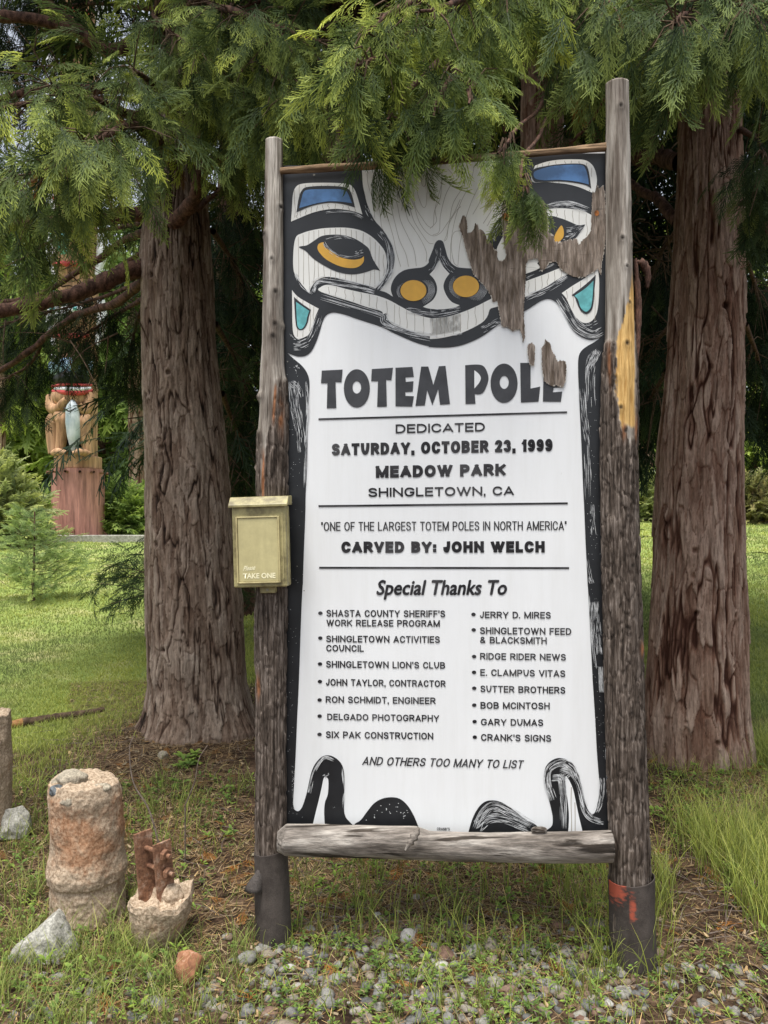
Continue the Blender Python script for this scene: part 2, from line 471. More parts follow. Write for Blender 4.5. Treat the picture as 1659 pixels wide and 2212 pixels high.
def plastic_material(name, col, dirt, rough=0.3, alpha=0.0):
    m, nt, p = newmat(name)
    n = noise_out(nt, 18, (1, 1, 1), 8, 0.7)
    n2 = noise_out(nt, 8, (4, 4, 0.4), 4, 0.6)
    c = mixc(nt, ramp(nt, n, [(0.40, (0, 0, 0)), (0.66, (dirt,) * 3)]), col, (0.13, 0.10, 0.045))
    c = mixc(nt, 0.35, c, ramp(nt, n2, [(0.35, (0.78, 0.76, 0.7)), (0.65, (1.15, 1.15, 1.12))]), 'MULTIPLY')
    nt.links.new(c, p.inputs['Base Color'])
    p.inputs['Roughness'].default_value = rough
    p.inputs['Transmission Weight'].default_value = alpha
    return m
M['plastic'] = plastic_material('yellowed_plastic', (0.50, 0.44, 0.205), 0.85, 0.42, .15)
M['plastic_pane'] = plastic_material('yellowed_pane', (0.62, 0.55, 0.28), 0.2, 0.3, .1)
M['plastic_edge'] = plastic_material('bright_plastic_edge', (0.58, 0.50, 0.25), 0.5, 0.35)
M['cream'] = plain('cream_lettering', (0.90, 0.84, 0.56), 0.5, 0.3, 0.05)

def pebble_material():
    m, nt, p = newmat('pebbles')
    c = ramp(nt, attr_out(nt, 'rnd'), [(0.0, (0.075, 0.075, 0.073)), (0.3, (0.15, 0.147, 0.138)), (0.6, (0.24, 0.23, 0.20)),
                                        (0.8, (0.21, 0.165, 0.12)), (0.96, (0.15, 0.085, 0.06)), (0.985, (0.38, 0.37, 0.34))])
    n = noise_out(nt, 90, (1, 1, 1), 7, 0.7)
    c = mixc(nt, 0.7, c, ramp(nt, n, [(0.3, (0.6, 0.6, 0.6)), (0.7, (1.35, 1.35, 1.35))]), 'MULTIPLY')
    nt.links.new(c, p.inputs['Base Color'])
    p.inputs['Roughness'].default_value = 0.8
    p.inputs['Specular IOR Level'].default_value = 0.25
    add_bump(nt, p, n, 0.3, 0.003)
    return m
M['pebble'] = pebble_material()

# ------------------------------------------------------------------ ground
def gz(x, y):
    x = np.asarray(x, float); y = np.asarray(y, float)
    s = np.maximum(0, y - 5.4)
    z = 0.068 * s * sstep(0, 2.0, s) - 0.045 * np.maximum(0, y - 40)
    mound = 0.10 * np.exp(-(((x + 1.35) / 0.9) ** 2 + ((y - 5.6) / 1.0) ** 2)) + 0.06 * np.exp(-(((x - 2.05) / 0.9) ** 2 + ((y - 5.1) / 0.9) ** 2))
    rough = (0.022 * fbm(x * 1.7, y * 1.7, seed=3) + 0.010 * fbm(x * 7, y * 7, seed=5, oct=3)) * sstep(400, 30, y)
    return z + mound + rough

def lawnmask(x, y):
    n = fbm(np.asarray(x) * 0.9, np.asarray(y) * 0.9, seed=21)
    d = np.minimum(np.hypot((x + 1.2) / 1.15, (y - 5.2) / 1.6), np.hypot((x - 0.6) / 2.1, (y - 4.6) / 1.6))
    d = np.minimum(d, np.hypot((x + 1.6) / 1.8, (y - 4.2) / 1.4))
    return sstep(0.85, 1.35, d + 0.5 * n) * sstep(4.4, 5.6, y + 0.6 * n)

def build_ground():
    ys = np.concatenate([np.linspace(-3, 2.2, 12, endpoint=False), np.linspace(2.2, 4.2, 180, endpoint=False), np.linspace(4.2, 8, 150, endpoint=False),
                         np.linspace(8, 30, 140, endpoint=False), np.geomspace(30, 420, 24)])
    nx = 260
    t = np.linspace(-1, 1, nx)
    half = np.maximum(2.2, ys * 0.62 + 0.6)
    half = np.where(ys > 32, half * 1.0 + (ys - 32) * 1.0, half)
    X = t[None, :] * half[:, None]
    Y = np.repeat(ys[:, None], nx, 1)
    Z = gz(X, Y)
    # wide skirt columns on both sides
    X = np.concatenate([X[:, :1] - 260, X[:, :1] - 25, X, X[:, -1:] + 25, X[:, -1:] + 260], 1)
    Y = np.concatenate([Y[:, :1], Y[:, :1], Y, Y[:, :1], Y[:, :1]], 1)
    Z = np.concatenate([Z[:, :1], gz(X[:, 1:2], Y[:, :1]), Z, gz(X[:, -2:-1], Y[:, :1]), Z[:, -1:]], 1)
    r, c = X.shape
    V = np.stack([X, Y, Z], -1).reshape(-1, 3)
    i = np.arange(r - 1)[:, None] * c + np.arange(c - 1)[None, :]
    Q = np.stack([i, i + 1, i + c + 1, i + c], -1).reshape(-1, 4)
    L = lawnmask(X, Y).ravel()
    o = npmesh('ground', V, Q, M['ground'], None, {'lawn': L}, True)
    tag(o, kind='structure')
build_ground()

# ------------------------------------------------------------------ foliage templates
def strip(p0, p1, w0, w1, nrm):
    d = norm(p1 - p0); s = np.cross(nrm, d); s = s / (np.linalg.norm(s) + 1e-9)
    return [p0 - s * w0, p0 + s * w0, p1 + s * w1, p1 - s * w1]

def make_spray(seed, nside=13, nsub=7, wid=0.0034, droop=0.25, fan=0.40, sublen=0.125):
    """flat cedar frond, axis +X, length 1, lying in XY; returns verts, quads, tip factor"""
    r = random.Random(seed)
    V = []; tip = []; N = np.array((0, 0, 1.0))
    def bend(p):
        p = np.array(p, float)
        d = p[0] + 0.35 * abs(p[1])
        p[2] -= droop * d * d - 0.05 * math.sin(9 * p[0] + seed) * abs(p[1])
        return p
    def put(a, b, w0, w1, t0, t1):
        q = strip(bend(a), bend(b), w0, w1, norm(N + np.array((r.uniform(-.5, .5), r.uniform(-.5, .5), 0))))
        V.extend(q); tip.extend([t0, t0, t1, t1])
    for k in range(6):
        put(np.array((k / 6, 0, 0)), np.array(((k + 1) / 6, 0, 0)), wid * (1.7 - k * .2), wid * (1.5 - k * .2), 0.1, 0.1 + k * .13)
    for i in range(nside * 2):
        sgn = 1 if i % 2 else -1
        t = (i + 1.5) / (nside * 2 + 1)
        t = t ** 0.9
        L = fan * (1 - t) ** 0.75 * min(1, 0.45 + t * 2.2) * r.uniform(0.75, 1.15) + 0.05
        ang = math.radians(r.uniform(32, 50) - 12 * t)
        b = np.array((t, 0, 0)); d = np.array((math.cos(ang), sgn * math.sin(ang), r.uniform(-.22, .12)))
        e = b + d * L
        bt = 0.12 + 0.55 * t
        put(b, b + d * L * .5, wid * 1.1, wid, bt, bt + .15)
        put(b + d * L * .5, e, wid, wid * .7, bt + .15, min(1, bt + .5))
        m = max(2, int(round(nsub * (0.35 + L / fan))))
        for j in range(m):
            s2 = 1 if (j % 2) else -1
            tt = 0.16 + 0.84 * j / m
            a2 = ang * sgn + s2 * math.radians(r.uniform(24, 40))
            l2 = sublen * (1.15 - 0.75 * tt) * r.uniform(.7, 1.2)
            p = b + d * L * tt
            q = p + np.array((math.cos(a2), math.sin(a2), r.uniform(-.35, .1))) * l2
            put(p, q, wid * .95, wid * .55, bt + .15 * tt, min(1, bt + .35 + .35 * tt))
    V = np.array(V); tip = np.clip(np.array(tip), 0, 1)
    Q = np.arange(len(V)).reshape(-1, 4)
    return V, Q, tip

HI = [make_spray(s, 8, 6, 0.0082, 0.25 + 0.06 * s, 0.40 + 0.03 * (s % 3), .15) for s in range(6)]
MID = [make_spray(20 + s, 7, 5, 0.0085, 0.3, 0.42, 0.15) for s in range(4)]
LO = [make_spray(40 + s, 6, 3, 0.012, 0.3, 0.45, 0.2) for s in range(4)]
FARL = [make_spray(60 + s, 4, 2, 0.035, 0.3, 0.5, 0.26) for s in range(3)]

def frames(D, Nn):
    X = norm(D); Y = norm(np.cross(Nn, X)); Z = np.cross(X, Y)
    return np.stack([X, Y, Z], -1)      # columns

def sprays(acc, temps, P, D, S, rng, up=None, tipscale=1.0, m=0, rbias=0.0):
    """add one spray of a random template at each point P along D with size S"""
    P = np.asarray(P, float); D = np.asarray(D, float); n = len(P)
    if n == 0: return
    S = np.broadcast_to(np.asarray(S, float), (n,))
    if up is None:
        up = np.array((0, 0, 1.0)) + rng.normal(0, .45, (n, 3))
    R = frames(D, up)
    which = rng.integers(0, len(temps), n)
    rnd = np.clip(rng.normal(0.5 + rbias, .22, n), 0, 1)  # negative bias darkens rear boughs, shade put into the leaf colour
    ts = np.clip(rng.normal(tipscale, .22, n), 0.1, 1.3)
    for k, (V, Q, tip) in enumerate(temps):
        idx = np.nonzero(which == k)[0]
        if not len(idx): continue
        W = np.einsum('nij,vj->nvi', R[idx] * S[idx, None, None], V) + P[idx, None, :]
        QQ = (Q[None] + (np.arange(len(idx)) * len(V))[:, None, None]).reshape(-1, Q.shape[1])
        T = np.clip(tip[None, :] * ts[idx, None], 0, 1).ravel()
        acc.add(W.reshape(-1, 3), QQ, m, tip=T, rnd=np.repeat(rnd[idx], len(V)))

def bough(leaf, wood, pts, r0, n, spread, size, temps, rng, t0=0.2, fall=0.7, tipscale=1.0, twigs=True, hang=0.0, rbias=0.0):
    """limb through pts (world), with side twigs that carry fronds"""
    C = bez(pts, 24)
    wob = np.cumsum(rng.normal(0, .006, C.shape), 0) * np.linspace(0, 1, 24)[:, None]
    C = C + wob
    V, Q = tube(C, np.linspace(r0, max(0.004, r0 * .12), 24), 8)
    wood.limb(V, Q)
    T = norm(np.gradient(C, axis=0))
    n = int(n * (.62 if temps is HI else 1.0))
    t = t0 + (1 - t0) * rng.random(n) ** 0.8
    i = np.minimum((t * 23).astype(int), 22)
    base = C[i]
    out = T[i] + rng.normal(0, .75, (n, 3)); out[:, 2] -= fall * rng.random(n) + hang
    out = norm(out)
    Lr = spread * rng.random(n) ** 0.7
    P = base + out * Lr[:, None] + np.array((0, 0, -0.25))[None] * (Lr ** 2)[:, None]
    D = norm(out + rng.normal(0, .42, (n, 3)) + np.array((0, 0, -fall * .45)))
    S = size * rng.uniform(.65, 1.25, n)
    sprays(leaf, temps, P, D, S, rng, np.array((0, -.45, .85)) + rng.normal(0, .4, (n, 3)), tipscale, rbias=rbias + rng.normal(0, .12))
    if twigs:
        sel = rng.random(n) < 0.5
        for b, p in zip(base[sel], P[sel]):
            if np.linalg.norm(p - b) < 0.04: continue
            mid = (b + p) / 2 + np.array((0, 0, .03))
            v, q = tube(np.array([b, mid, p]), [0.0045, .0035, .002], 4)
            leaf.add(v, q, 1, tip=0, rnd=.5)

# ------------------------------------------------------------------ trunks
def trunk(name, base, prof, mat, parent, NA, NZ, knots=(), cw=0.045, ch=0.2, amp=0.016, seed=0, flare=0.0, buttress=0):
    """prof: list of (z, x offset, y offset, radius); knots: list of (angle, z, size)"""
    pr = np.array(prof, float)
    z = np.linspace(pr[0, 0], pr[-1, 0], NZ)
    ox = np.interp(z, pr[:, 0], pr[:, 1]); oy = np.interp(z, pr[:, 0], pr[:, 2]); R = np.interp(z, pr[:, 0], pr[:, 3])
    th = np.linspace(0, 2 * math.pi, NA, endpoint=False) + math.pi / 2
    TH, Z = np.meshgrid(th, z)
    RR = np.repeat(R[:, None], NA, 1)
    s = (TH - math.pi / 2) * RR.mean()
    wx = 0.011 * fbm(s * 9, Z * 4, seed=seed + 1, oct=3); wz = 0.05 * fbm(s * 6, Z * 3, seed=seed + 2, oct=3)
    # grain flows round each knot
    kb = np.zeros_like(Z); kd = np.zeros_like(Z)
    for (ka, kz, ks) in knots:
        ds = ((TH - ka + math.pi) % (2 * math.pi) - math.pi) * RR
        dz = Z - kz
        rad = np.hypot(ds, dz * 0.85) / ks
        wx = wx + np.sign(ds) * ks * 0.40 * np.exp(-rad ** 2 / 1.3) * np.exp(-np.abs(ds) / ks * .5)
        kb += (0.9 * np.exp(-(rad / 0.8) ** 2) + 0.10 * np.exp(-(rad / 1.1) ** 2) * np.cos(rad * 15 + 3 * fbm(s * 30, Z * 30, seed=seed + 15, oct=2))) * ks * 0.17
        kd += np.exp(-(rad / 0.2) ** 4) * ks * 0.3
    sx, zx = s + wx, Z + wz
    wz2 = zx + 0.02 * fbm(s * 60, Z * 6, seed=seed + 11, oct=2)
    jag = 0.006 * fbm(s * 70, Z * 25, seed=seed + 13, oct=2)
    e, cid, oyc = cells((sx + jag) / cw, wz2 / ch, seed)
    e2, cid2, oyc2 = cells((sx + jag) / (cw * .42) + 31, wz2 / (ch * .42), seed + 21)
    # long vertical furrows with flaking plates between them
    f1 = np.abs(fbm(sx / (cw * 1.3), zx / (ch * 2.2), seed=seed + 3, oct=3))
    fur = sstep(0.0, 0.085, f1)
    edge = sstep(0.0, 0.07, e) * (0.6 + 0.4 * sstep(0, .07, e2))
    fib = fbm(sx * 130, Z * 6, seed=seed + 5, oct=3)
    flake = fbm(s * 55, Z * 22, seed=seed + 12, oct=3)
    long = fbm(sx * 8, Z * .7, seed=seed + 6, oct=3)
    h = fur * (0.34 + 0.30 * cid + 0.20 * cid2) * (0.55 + 0.45 * edge) + 0.12 * fib + 0.10 * flake + 0.26 * long - 0.20 * np.clip(oyc, -.5, .5) * fur
    disp = amp * (h - 0.5) + kb - kd
    lump = 0.03 * RR.mean() / 0.3 * fbm(np.cos(TH) * 2.2 + 7, np.sin(TH) * 2.2, Z * 1.1, seed=seed + 7, oct=3)
    fl = np.zeros_like(Z)
    if flare:
        zz = np.maximum(0, Z - (pr[0, 0] + 0.25))
        lob = 1 + 0.5 * np.cos(buttress * TH + seed + 0.6 * np.sin(2 * TH)) + 0.4 * fbm(np.cos(TH) * 3, np.sin(TH) * 3, seed=seed + 8)
        fl = flare * np.exp(-zz / 0.16) * np.clip(lob, .15, 2)
    Rt = RR + disp + lump + fl
    X = base[0] + ox[:, None] + np.cos(TH) * Rt; Y = base[1] + oy[:, None] + np.sin(TH) * Rt
    V = np.stack([X, Y, base[2] + Z], -1).reshape(-1, 3)
    i = np.arange(NZ - 1)[:, None] * NA; j = np.arange(NA)[None, :]
    Q = np.stack([i + j, i + (j + 1) % NA, i + NA + (j + 1) % NA, i + NA + j], -1).reshape(-1, 4)
    hh = np.clip(h * 1.0 - kd * 14 + 0.08 - 1.5 * kb, 0, 1)
    return npmesh(name, V, Q, mat, parent, {'h': hh.ravel(), 'rnd': cid.ravel()}, True)

def facing(x, y):
    """angle on a trunk at (x, y) that looks at the camera"""
    return math.atan2(-y, -x)

def knots_at(base, R, lst, Y):
    """photo pixels of knots on the visible face -> (angle, height, size)"""
    out = []
    for (u, v, s) in lst:
        p = at(u, v, Y - R * 0.9)
        dx = p[0] - base[0]
        a = facing(base[0], base[1])
        rel = math.asin(max(-.95, min(.95, dx / R)))
        ang = -math.pi / 2 + rel
        out.append((ang % (2 * math.pi), p[2] - base[2], s))
    return out

# ---- near left cedar
YL = 5.64
bl = at(428, 1600, YL); bl[2] = float(gz(bl[0], bl[1])) - 0.05
left_tree = empty('cedar_tree', bl, 'thick brown barked cedar with a flared base standing left of the sign', 'tree', 'near cedar trees')
def zrow(v, Y, base): return CAM_H + Y * (HZ - v) / F - base[2]
def xcol(u, Y, base): return (u - CX) / F * Y - base[0]
profL = []
for (v, l, r) in ((1640, 300, 552), (1560, 318, 540), (1480, 322, 527), (1300, 318, 518), (1000, 318, 488), (700, 312, 462), (560, 310, 455), (440, 318, 446), (330, 335, 435), (200, 345, 428), (0, 355, 425), (-120, 362, 422)):
    profL.append((zrow(v, YL, bl), xcol((l + r) / 2, YL, bl), 0.0, (r - l) / 2 / F * YL))
kl = knots_at(bl, 0.26, [(370, 592, .075), (403, 806, .085), (440, 890, .07), (352, 870, .05), (385, 968, .085), (378, 1055, .08), (440, 1010, .045), (345, 1040, .05), (370, 1175, .085), (475, 1130, .05), (378, 1400, .08), (350, 1450, .09), (460, 1190, .045), (415, 1250, .06), (436, 1330, .04)], YL)
trunk('trunk', bl, profL, M['bark_left'], left_tree, 320, 860, kl, 0.036, 0.24, 0.022, 3, 0.05, 5)
RL = np.random.default_rng(101)
leafL, woodL = Acc(), Acc()
def B(leaf, wood, pix, r0, n, spread, size, temps, rng, **k):
    bough(leaf, wood, [at(*p) for p in pix], r0, n, spread, size, temps, rng, **k)
# bare limbs on the left
for pix, r0 in ((((318, 462, 5.6), (230, 478, 5.5), (120, 490, 5.4), (-60, 500, 5.3)), .062), (((318, 578, 5.6), (230, 605, 5.4), (120, 645, 5.2), (-60, 690, 5.0)), .068),
                (((320, 600, 5.6), (250, 660, 6.0), (170, 690, 6.3), (60, 770, 6.6), (-40, 840, 6.8)), .035),
                (((322, 500, 5.6), (260, 520, 5.9), (180, 580, 6.2), (60, 640, 6.4), (-60, 655, 6.5)), .03),
                (((375, 480, 5.45), (425, 430, 5.2), (440, 370, 5.1), (480, 330, 5.0)), .055), (((415, 455, 5.5), (460, 420, 5.6), (520, 385, 5.8), (580, 350, 6.0)), .02),
                (((340, 60, 5.6), (250, 110, 5.3), (150, 60, 5.1), (-40, 40, 4.9)), .05), (((200, 88, 5.2), (110, 10, 5.1), (80, -60, 5.0)), .045),
                (((345, 180, 5.6), (200, 190, 5.4), (90, 190, 5.3), (-40, 230, 5.2)), .04)):
    C = bez([at(*p) for p in pix], 30) + np.cumsum(RL.normal(0, .004, (30, 3)), 0)
    V, Q = tube(C, np.linspace(r0, r0 * .6, 30) * (1 + .08 * RL.normal(0, 1, 30)), 12)
    woodL.limb(V, Q)
# fine dead twigs
for k in range(90):
    u, v = RL.uniform(-20, 320), RL.uniform(0, 760)
    p = at(u, v, RL.uniform(5.2, 6.8)); d = norm(RL.normal(0, 1, 3) + np.array((-.5, 0, -.3))) * RL.uniform(.15, .55)
    C = bez([p, p + d * .5 + RL.normal(0, .03, 3), p + d + np.array((0, 0, -.05))], 7)
    V, Q = tube(C, np.linspace(.006, .0015, 7), 4)
    leafL.add(V, Q, 1, tip=0, rnd=.5)
for k in range(60):
    u, v = RL.uniform(450, 560), RL.uniform(350, 1050)
    p = at(u, v, RL.uniform(5.8, 7.2)); d = norm(RL.normal(0, 1, 3)) * RL.uniform(.15, .5)
    C = bez([p, p + d * .5 + RL.normal(0, .03, 3), p + d], 6)
    V, Q = tube(C, np.linspace(.005, .0015, 6), 4)
    leafL.add(V, Q, 1, tip=0, rnd=.5)
FR = dict(fall=.75)
B(leafL, woodL, ((375, 330, 5.4), (250, 230, 4.5), (130, 200, 3.9), (90, 170, 3.7)), .035, 90, .34, .27, HI, RL, **FR)
B(leafL, woodL, ((375, 360, 5.4), (280, 270, 4.3), (150, 330, 3.7), (60, 390, 3.5)), .032, 130, .36, .27, HI, RL, **FR)
B(leafL, woodL, ((375, 360, 5.4), (310, 280, 4.3), (210, 300, 3.7), (170, 340, 3.5)), .03, 110, .34, .26, HI, RL, **FR)
B(leafL, woodL, ((350, 260, 5.4), (180, 230, 4.5), (40, 240, 4.0), (-60, 260, 3.8)), .03, 110, .36, .27, HI, RL, **FR)
B(leafL, woodL, ((330, 360, 5.4), (180, 330, 4.3), (40, 385, 3.7), (-40, 405, 3.5)), .03, 100, .34, .26, HI, RL, **FR)
B(leafL, woodL, ((380, 260, 5.4), (350, 200, 4.6), (310, 160, 4.2), (280, 140, 4.0)), .03, 70, .34, .26, HI, RL, **FR)
B(leafL, woodL, ((395, 180, 5.4), (470, 130, 4.7), (560, 140, 4.2), (650, 190, 3.9)), .035, 120, .38, .27, HI, RL, **FR)
B(leafL, woodL, ((400, 230, 5.4), (480, 220, 4.8), (560, 230, 4.4), (640, 280, 4.2)), .03, 110, .34, .26, HI, RL, **FR)
B(leafL, woodL, ((390, 60, 5.4), (450, 20, 4.6), (560, 40, 4.1), (680, 80, 3.8)), .035, 130, .4, .28, HI, RL, **FR)
B(leafL, woodL, ((410, 300, 5.5), (470, 290, 5.2), (520, 320, 5.1), (580, 340, 5.0)), .02, 70, .3, .26, HI, RL, fall=.9)
for pix, n in ((((340, 20, 5.9), (200, 10, 6.4), (60, 30, 6.8), (-60, 40, 7.0)), 120), (((340, 120, 5.9), (200, 100, 6.6), (60, 110, 7.0), (-60, 120, 7.2)), 120), (((340, 220, 5.9), (200, 210, 6.6), (60, 220, 7.0), (-60, 240, 7.2)), 110), (((340, -60, 5.9), (180, -60, 6.4), (20, -30, 6.8)), 100)):
    B(leafL, woodL, pix, .02, n, .42, .28, MID, RL, fall=.9, tipscale=.3, rbias=-.35)
B(leafL, woodL, ((380, 40, 5.4), (330, 30, 4.8), (360, 60, 4.4), (420, 110, 4.2)), .02, 90, .3, .26, HI, RL, fall=.8)
B(leafL, woodL, ((385, 60, 5.4), (420, 0, 4.8), (480, 20, 4.4), (540, 70, 4.2)), .02, 80, .3, .26, HI, RL, fall=.8)
# low boughs that hang behind, left of the trunk, tinted dark for canopy shade
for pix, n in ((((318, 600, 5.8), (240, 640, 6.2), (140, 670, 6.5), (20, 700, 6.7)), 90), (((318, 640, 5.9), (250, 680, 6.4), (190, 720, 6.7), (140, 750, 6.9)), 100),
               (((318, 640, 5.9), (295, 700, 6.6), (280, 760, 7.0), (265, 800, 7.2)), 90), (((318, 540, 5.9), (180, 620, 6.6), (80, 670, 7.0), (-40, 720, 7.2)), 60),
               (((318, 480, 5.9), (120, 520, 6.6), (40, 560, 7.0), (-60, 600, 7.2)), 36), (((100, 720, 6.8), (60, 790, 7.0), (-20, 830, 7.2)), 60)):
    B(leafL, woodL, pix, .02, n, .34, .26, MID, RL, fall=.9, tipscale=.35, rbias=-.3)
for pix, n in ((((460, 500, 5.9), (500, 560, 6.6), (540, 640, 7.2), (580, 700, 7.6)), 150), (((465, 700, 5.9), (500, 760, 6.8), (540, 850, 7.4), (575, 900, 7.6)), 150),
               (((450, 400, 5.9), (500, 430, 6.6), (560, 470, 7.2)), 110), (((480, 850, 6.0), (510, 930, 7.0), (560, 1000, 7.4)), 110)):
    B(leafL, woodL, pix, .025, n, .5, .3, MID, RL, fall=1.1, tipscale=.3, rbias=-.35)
# dead brown fronds among the front boughs
for u, v, Y in ((78, 372, 3.5), (255, 245, 4.0), (390, 360, 5.2), (470, 330, 5.0), (150, 470, 4.2)):
    sprays(leafL, HI, np.array([at(u, v, Y)]), np.array([[.3, -.4, -.8]]), .13, RL, tipscale=.8, m=2)
leafL.build('crown', [M['leaf'], M['twig'], M['dry']], left_tree)
woodL.limbs('branch', M['bark_limb'], left_tree)

# ---- near right cedar
YR = 5.1
br = at(1508, 1660, YR); br[2] = float(gz(br[0], br[1])) - 0.05
right_tree = empty('cedar_tree', br, 'thick reddish barked cedar standing right of the sign', 'tree', 'near cedar trees')
profR = []
for (v, l, r) in ((1700, 1398, 1632), (1620, 1404, 1616), (1550, 1396, 1612), (1400, 1402, 1608), (1200, 1412, 1606), (1000, 1424, 1604), (800, 1440, 1605), (600, 1452, 1606), (420, 1462, 1602), (260, 1466, 1598), (0, 1474, 1592), (-150, 1480, 1590)):
    profR.append((zrow(v, YR, br), xcol((l + r) / 2, YR, br), 0.0, (r - l) / 2 / F * YR * .955))
kr = knots_at(br, 0.31, [(1555, 655, .10), (1520, 790, .07), (1528, 940, .07), (1500, 1190, .08), (1497, 1245, .07), (1505, 1325, .075), (1575, 975, .05), (1480, 885, .05), (1590, 1440, .05), (1545, 1600, .07), (1490, 1560, .05), (1440, 1130, .05), (1480, 1520, .05), (1596, 1330, .06)], YR)
trunk('trunk', br, profR, M['bark_right'], right_tree, 340, 860, kr, 0.05, 0.40, 0.028, 13, 0.025, 6)
RR_ = np.random.default_rng(202)
leafR, woodR = Acc(), Acc()
for pix, r0 in ((((1590, 515, 5.0), (1640, 512, 4.9), (1720, 500, 4.8)), .07), (((1470, 350, 5.2), (1420, 345, 5.6), (1360, 340, 6.0), (1280, 300, 6.4)), .06),
                (((1465, 480, 5.2), (1420, 430, 5.5), (1370, 400, 5.8), (1330, 390, 6.0)), .04), (((1480, 60, 5.1), (1380, 120, 5.4), (1300, 100, 5.8)), .03)):
    C = bez([at(*p) for p in pix], 24) + np.cumsum(RR_.normal(0, .004, (24, 3)), 0)
    V, Q = tube(C, np.linspace(r0, r0 * .7, 24) * (1 + .07 * RR_.normal(0, 1, 24)), 12)
    woodR.limb(V, Q)
for k in range(110):
    u, v = RR_.uniform(1360, 1480), RR_.uniform(150, 900)
    p = at(u, v, RR_.uniform(5.3, 7.0)); d = norm(RR_.normal(0, 1, 3)) * RR_.uniform(.15, .6)
    C = bez([p, p + d * .5 + RR_.normal(0, .04, 3), p + d], 7)
    V, Q = tube(C, np.linspace(.007, .0015, 7), 4)
    leafR.add(V, Q, 1, tip=0, rnd=.5)
B(leafR, woodR, ((1520, 20, 5.0), (1460, -20, 4.2), (1380, -10, 3.6), (1300, 30, 3.3)), .035, 130, .36, .26, HI, RR_, **FR)
B(leafR, woodR, ((1520, 80, 4.9), (1500, 40, 4.0), (1480, 40, 3.4), (1475, 75, 3.2)), .035, 110, .26, .25, HI, RR_, fall=.9)
B(leafR, woodR, ((1540, 60, 4.9), (1560, 20, 4.0), (1580, 20, 3.4), (1590, 60, 3.2)), .03, 120, .3, .25, HI, RR_, fall=.9)
B(leafR, woodR, ((1560, 40, 4.9), (1620, 10, 4.2), (1680, 60, 3.7)), .03, 110, .34, .26, HI, RR_, **FR)
B(leafR, woodR, ((1510, 40, 5.0), (1440, 30, 4.6), (1370, 80, 4.2), (1340, 120, 4.0)), .03, 110, .34, .26, HI, RR_, fall=.9)
B(leafR, woodR, ((1500, 0, 5.0), (1350, -40, 4.4), (1220, -10, 3.9)), .03, 120, .36, .26, HI, RR_, fall=.9)
B(leafR, woodR, ((1600, 280, 5.0), (1640, 300, 4.4), (1680, 340, 4.0)), .02, 70, .3, .25, HI, RR_, fall=1.0, tipscale=.6, rbias=-.2)
B(leafR, woodR, ((1600, 440, 4.9), (1640, 430, 4.5), (1690, 440, 4.3)), .02, 36, .22, .25, HI, RR_, fall=.8, tipscale=.5, rbias=-.2)
for pix, n in ((((1610, 560, 5.3), (1650, 640, 6.4), (1700, 720, 7.0)), 130), (((1610, 700, 5.3), (1650, 800, 6.4), (1700, 900, 7.0)), 130),
               (((1460, 500, 5.4), (1420, 560, 6.4), (1390, 640, 7.0)), 130), (((1450, 700, 5.4), (1410, 760, 6.4), (1390, 850, 7.2)), 130), (((1440, 800, 5.4), (1410, 860, 6.6), (1390, 910, 7.4)), 70)):
    B(leafR, woodR, pix, .02, n, .5, .3, MID, RR_, fall=1.1, tipscale=.3, rbias=-.35)
# small shoots that sprout from the lower trunk
for (u, v) in ((1400, 1145), (1398, 1205), (1408, 1160), (1612, 1195)):
    sprays(leafR, HI, np.array([at(u, v, 5.1)]), np.array([[-1.0 if u < 1500 else 1.0, -.3, .3]]), .14, RR_, tipscale=.4)
for u, v, Y in ((1245, 180, 4.0), (1340, 15, 3.4), (1255, 210, 4.1), (1430, 200, 4.2)):
    sprays(leafR, HI, np.array([at(u, v, Y)] * 2), np.array([[.2, -.3, -.9], [-.2, -.3, -.9]]), .14, RR_, tipscale=.7, m=2)
leafR.build('crown', [M['leaf_r'], M['twig'], M['dry']], right_tree)
woodR.limbs('branch', M['bark_limb'], right_tree)

# ---- two slimmer cedars right behind the sign
def slim(u, Y, half, name_label, seed, mat):
    b = at(u, 1600, Y); b[2] = float(gz(b[0], b[1])) - 0.05
    root = empty('cedar_tree', b, name_label, 'tree', 'cedar trees behind the sign')
    prof = [(zrow(v, Y, b), xcol(uu, Y, b), 0.0, h / F * Y) for (v, uu, h) in ((1650, u, half * 1.5), (1300, u, half * 1.2), (600, u, half * 1.05), (0, u, half * .95), (-200, u, half * .9))]
    kn = knots_at(b, half / F * Y, [(u - 8, 300, .04), (u + 12, 220, .04), (u - 4, 90, .04)], Y)
    trunk('trunk', b, prof, mat, root, 160, 620, kn, 0.04, 0.2, 0.016, seed, .03, 5)
    return root, b
t3, b3 = slim(737, 5.6, 40, 'slim cedar trunk rising behind the left half of the sign', 31, M['bark_right'])
t4, b4 = slim(1172, 5.2, 44, 'slim cedar behind the right half of the sign, its boughs over the top rail', 41, M['bark_right'])
R3, R4 = np.random.default_rng(303), np.random.default_rng(404)
leaf3, wood3, leaf4, wood4 = Acc(), Acc(), Acc(), Acc()
B(leaf3, wood3, ((735, 60, 5.5), (680, 90, 5.2), (620, 150, 4.9), (580, 260, 4.7)), .045, 130, .36, .27, HI, R3, fall=.9, tipscale=.6, rbias=-.15)
B(leaf3, wood3, ((735, 180, 5.5), (690, 200, 5.4), (640, 260, 5.2), (600, 330, 5.1)), .03, 70, .32, .26, HI, R3, fall=1.0, tipscale=.5, rbias=-.2)
B(leaf3, wood3, ((740, 20, 5.5), (640, -10, 5.1), (520, 20, 4.8)), .04, 110, .36, .27, HI, R3, fall=.9, tipscale=.6)
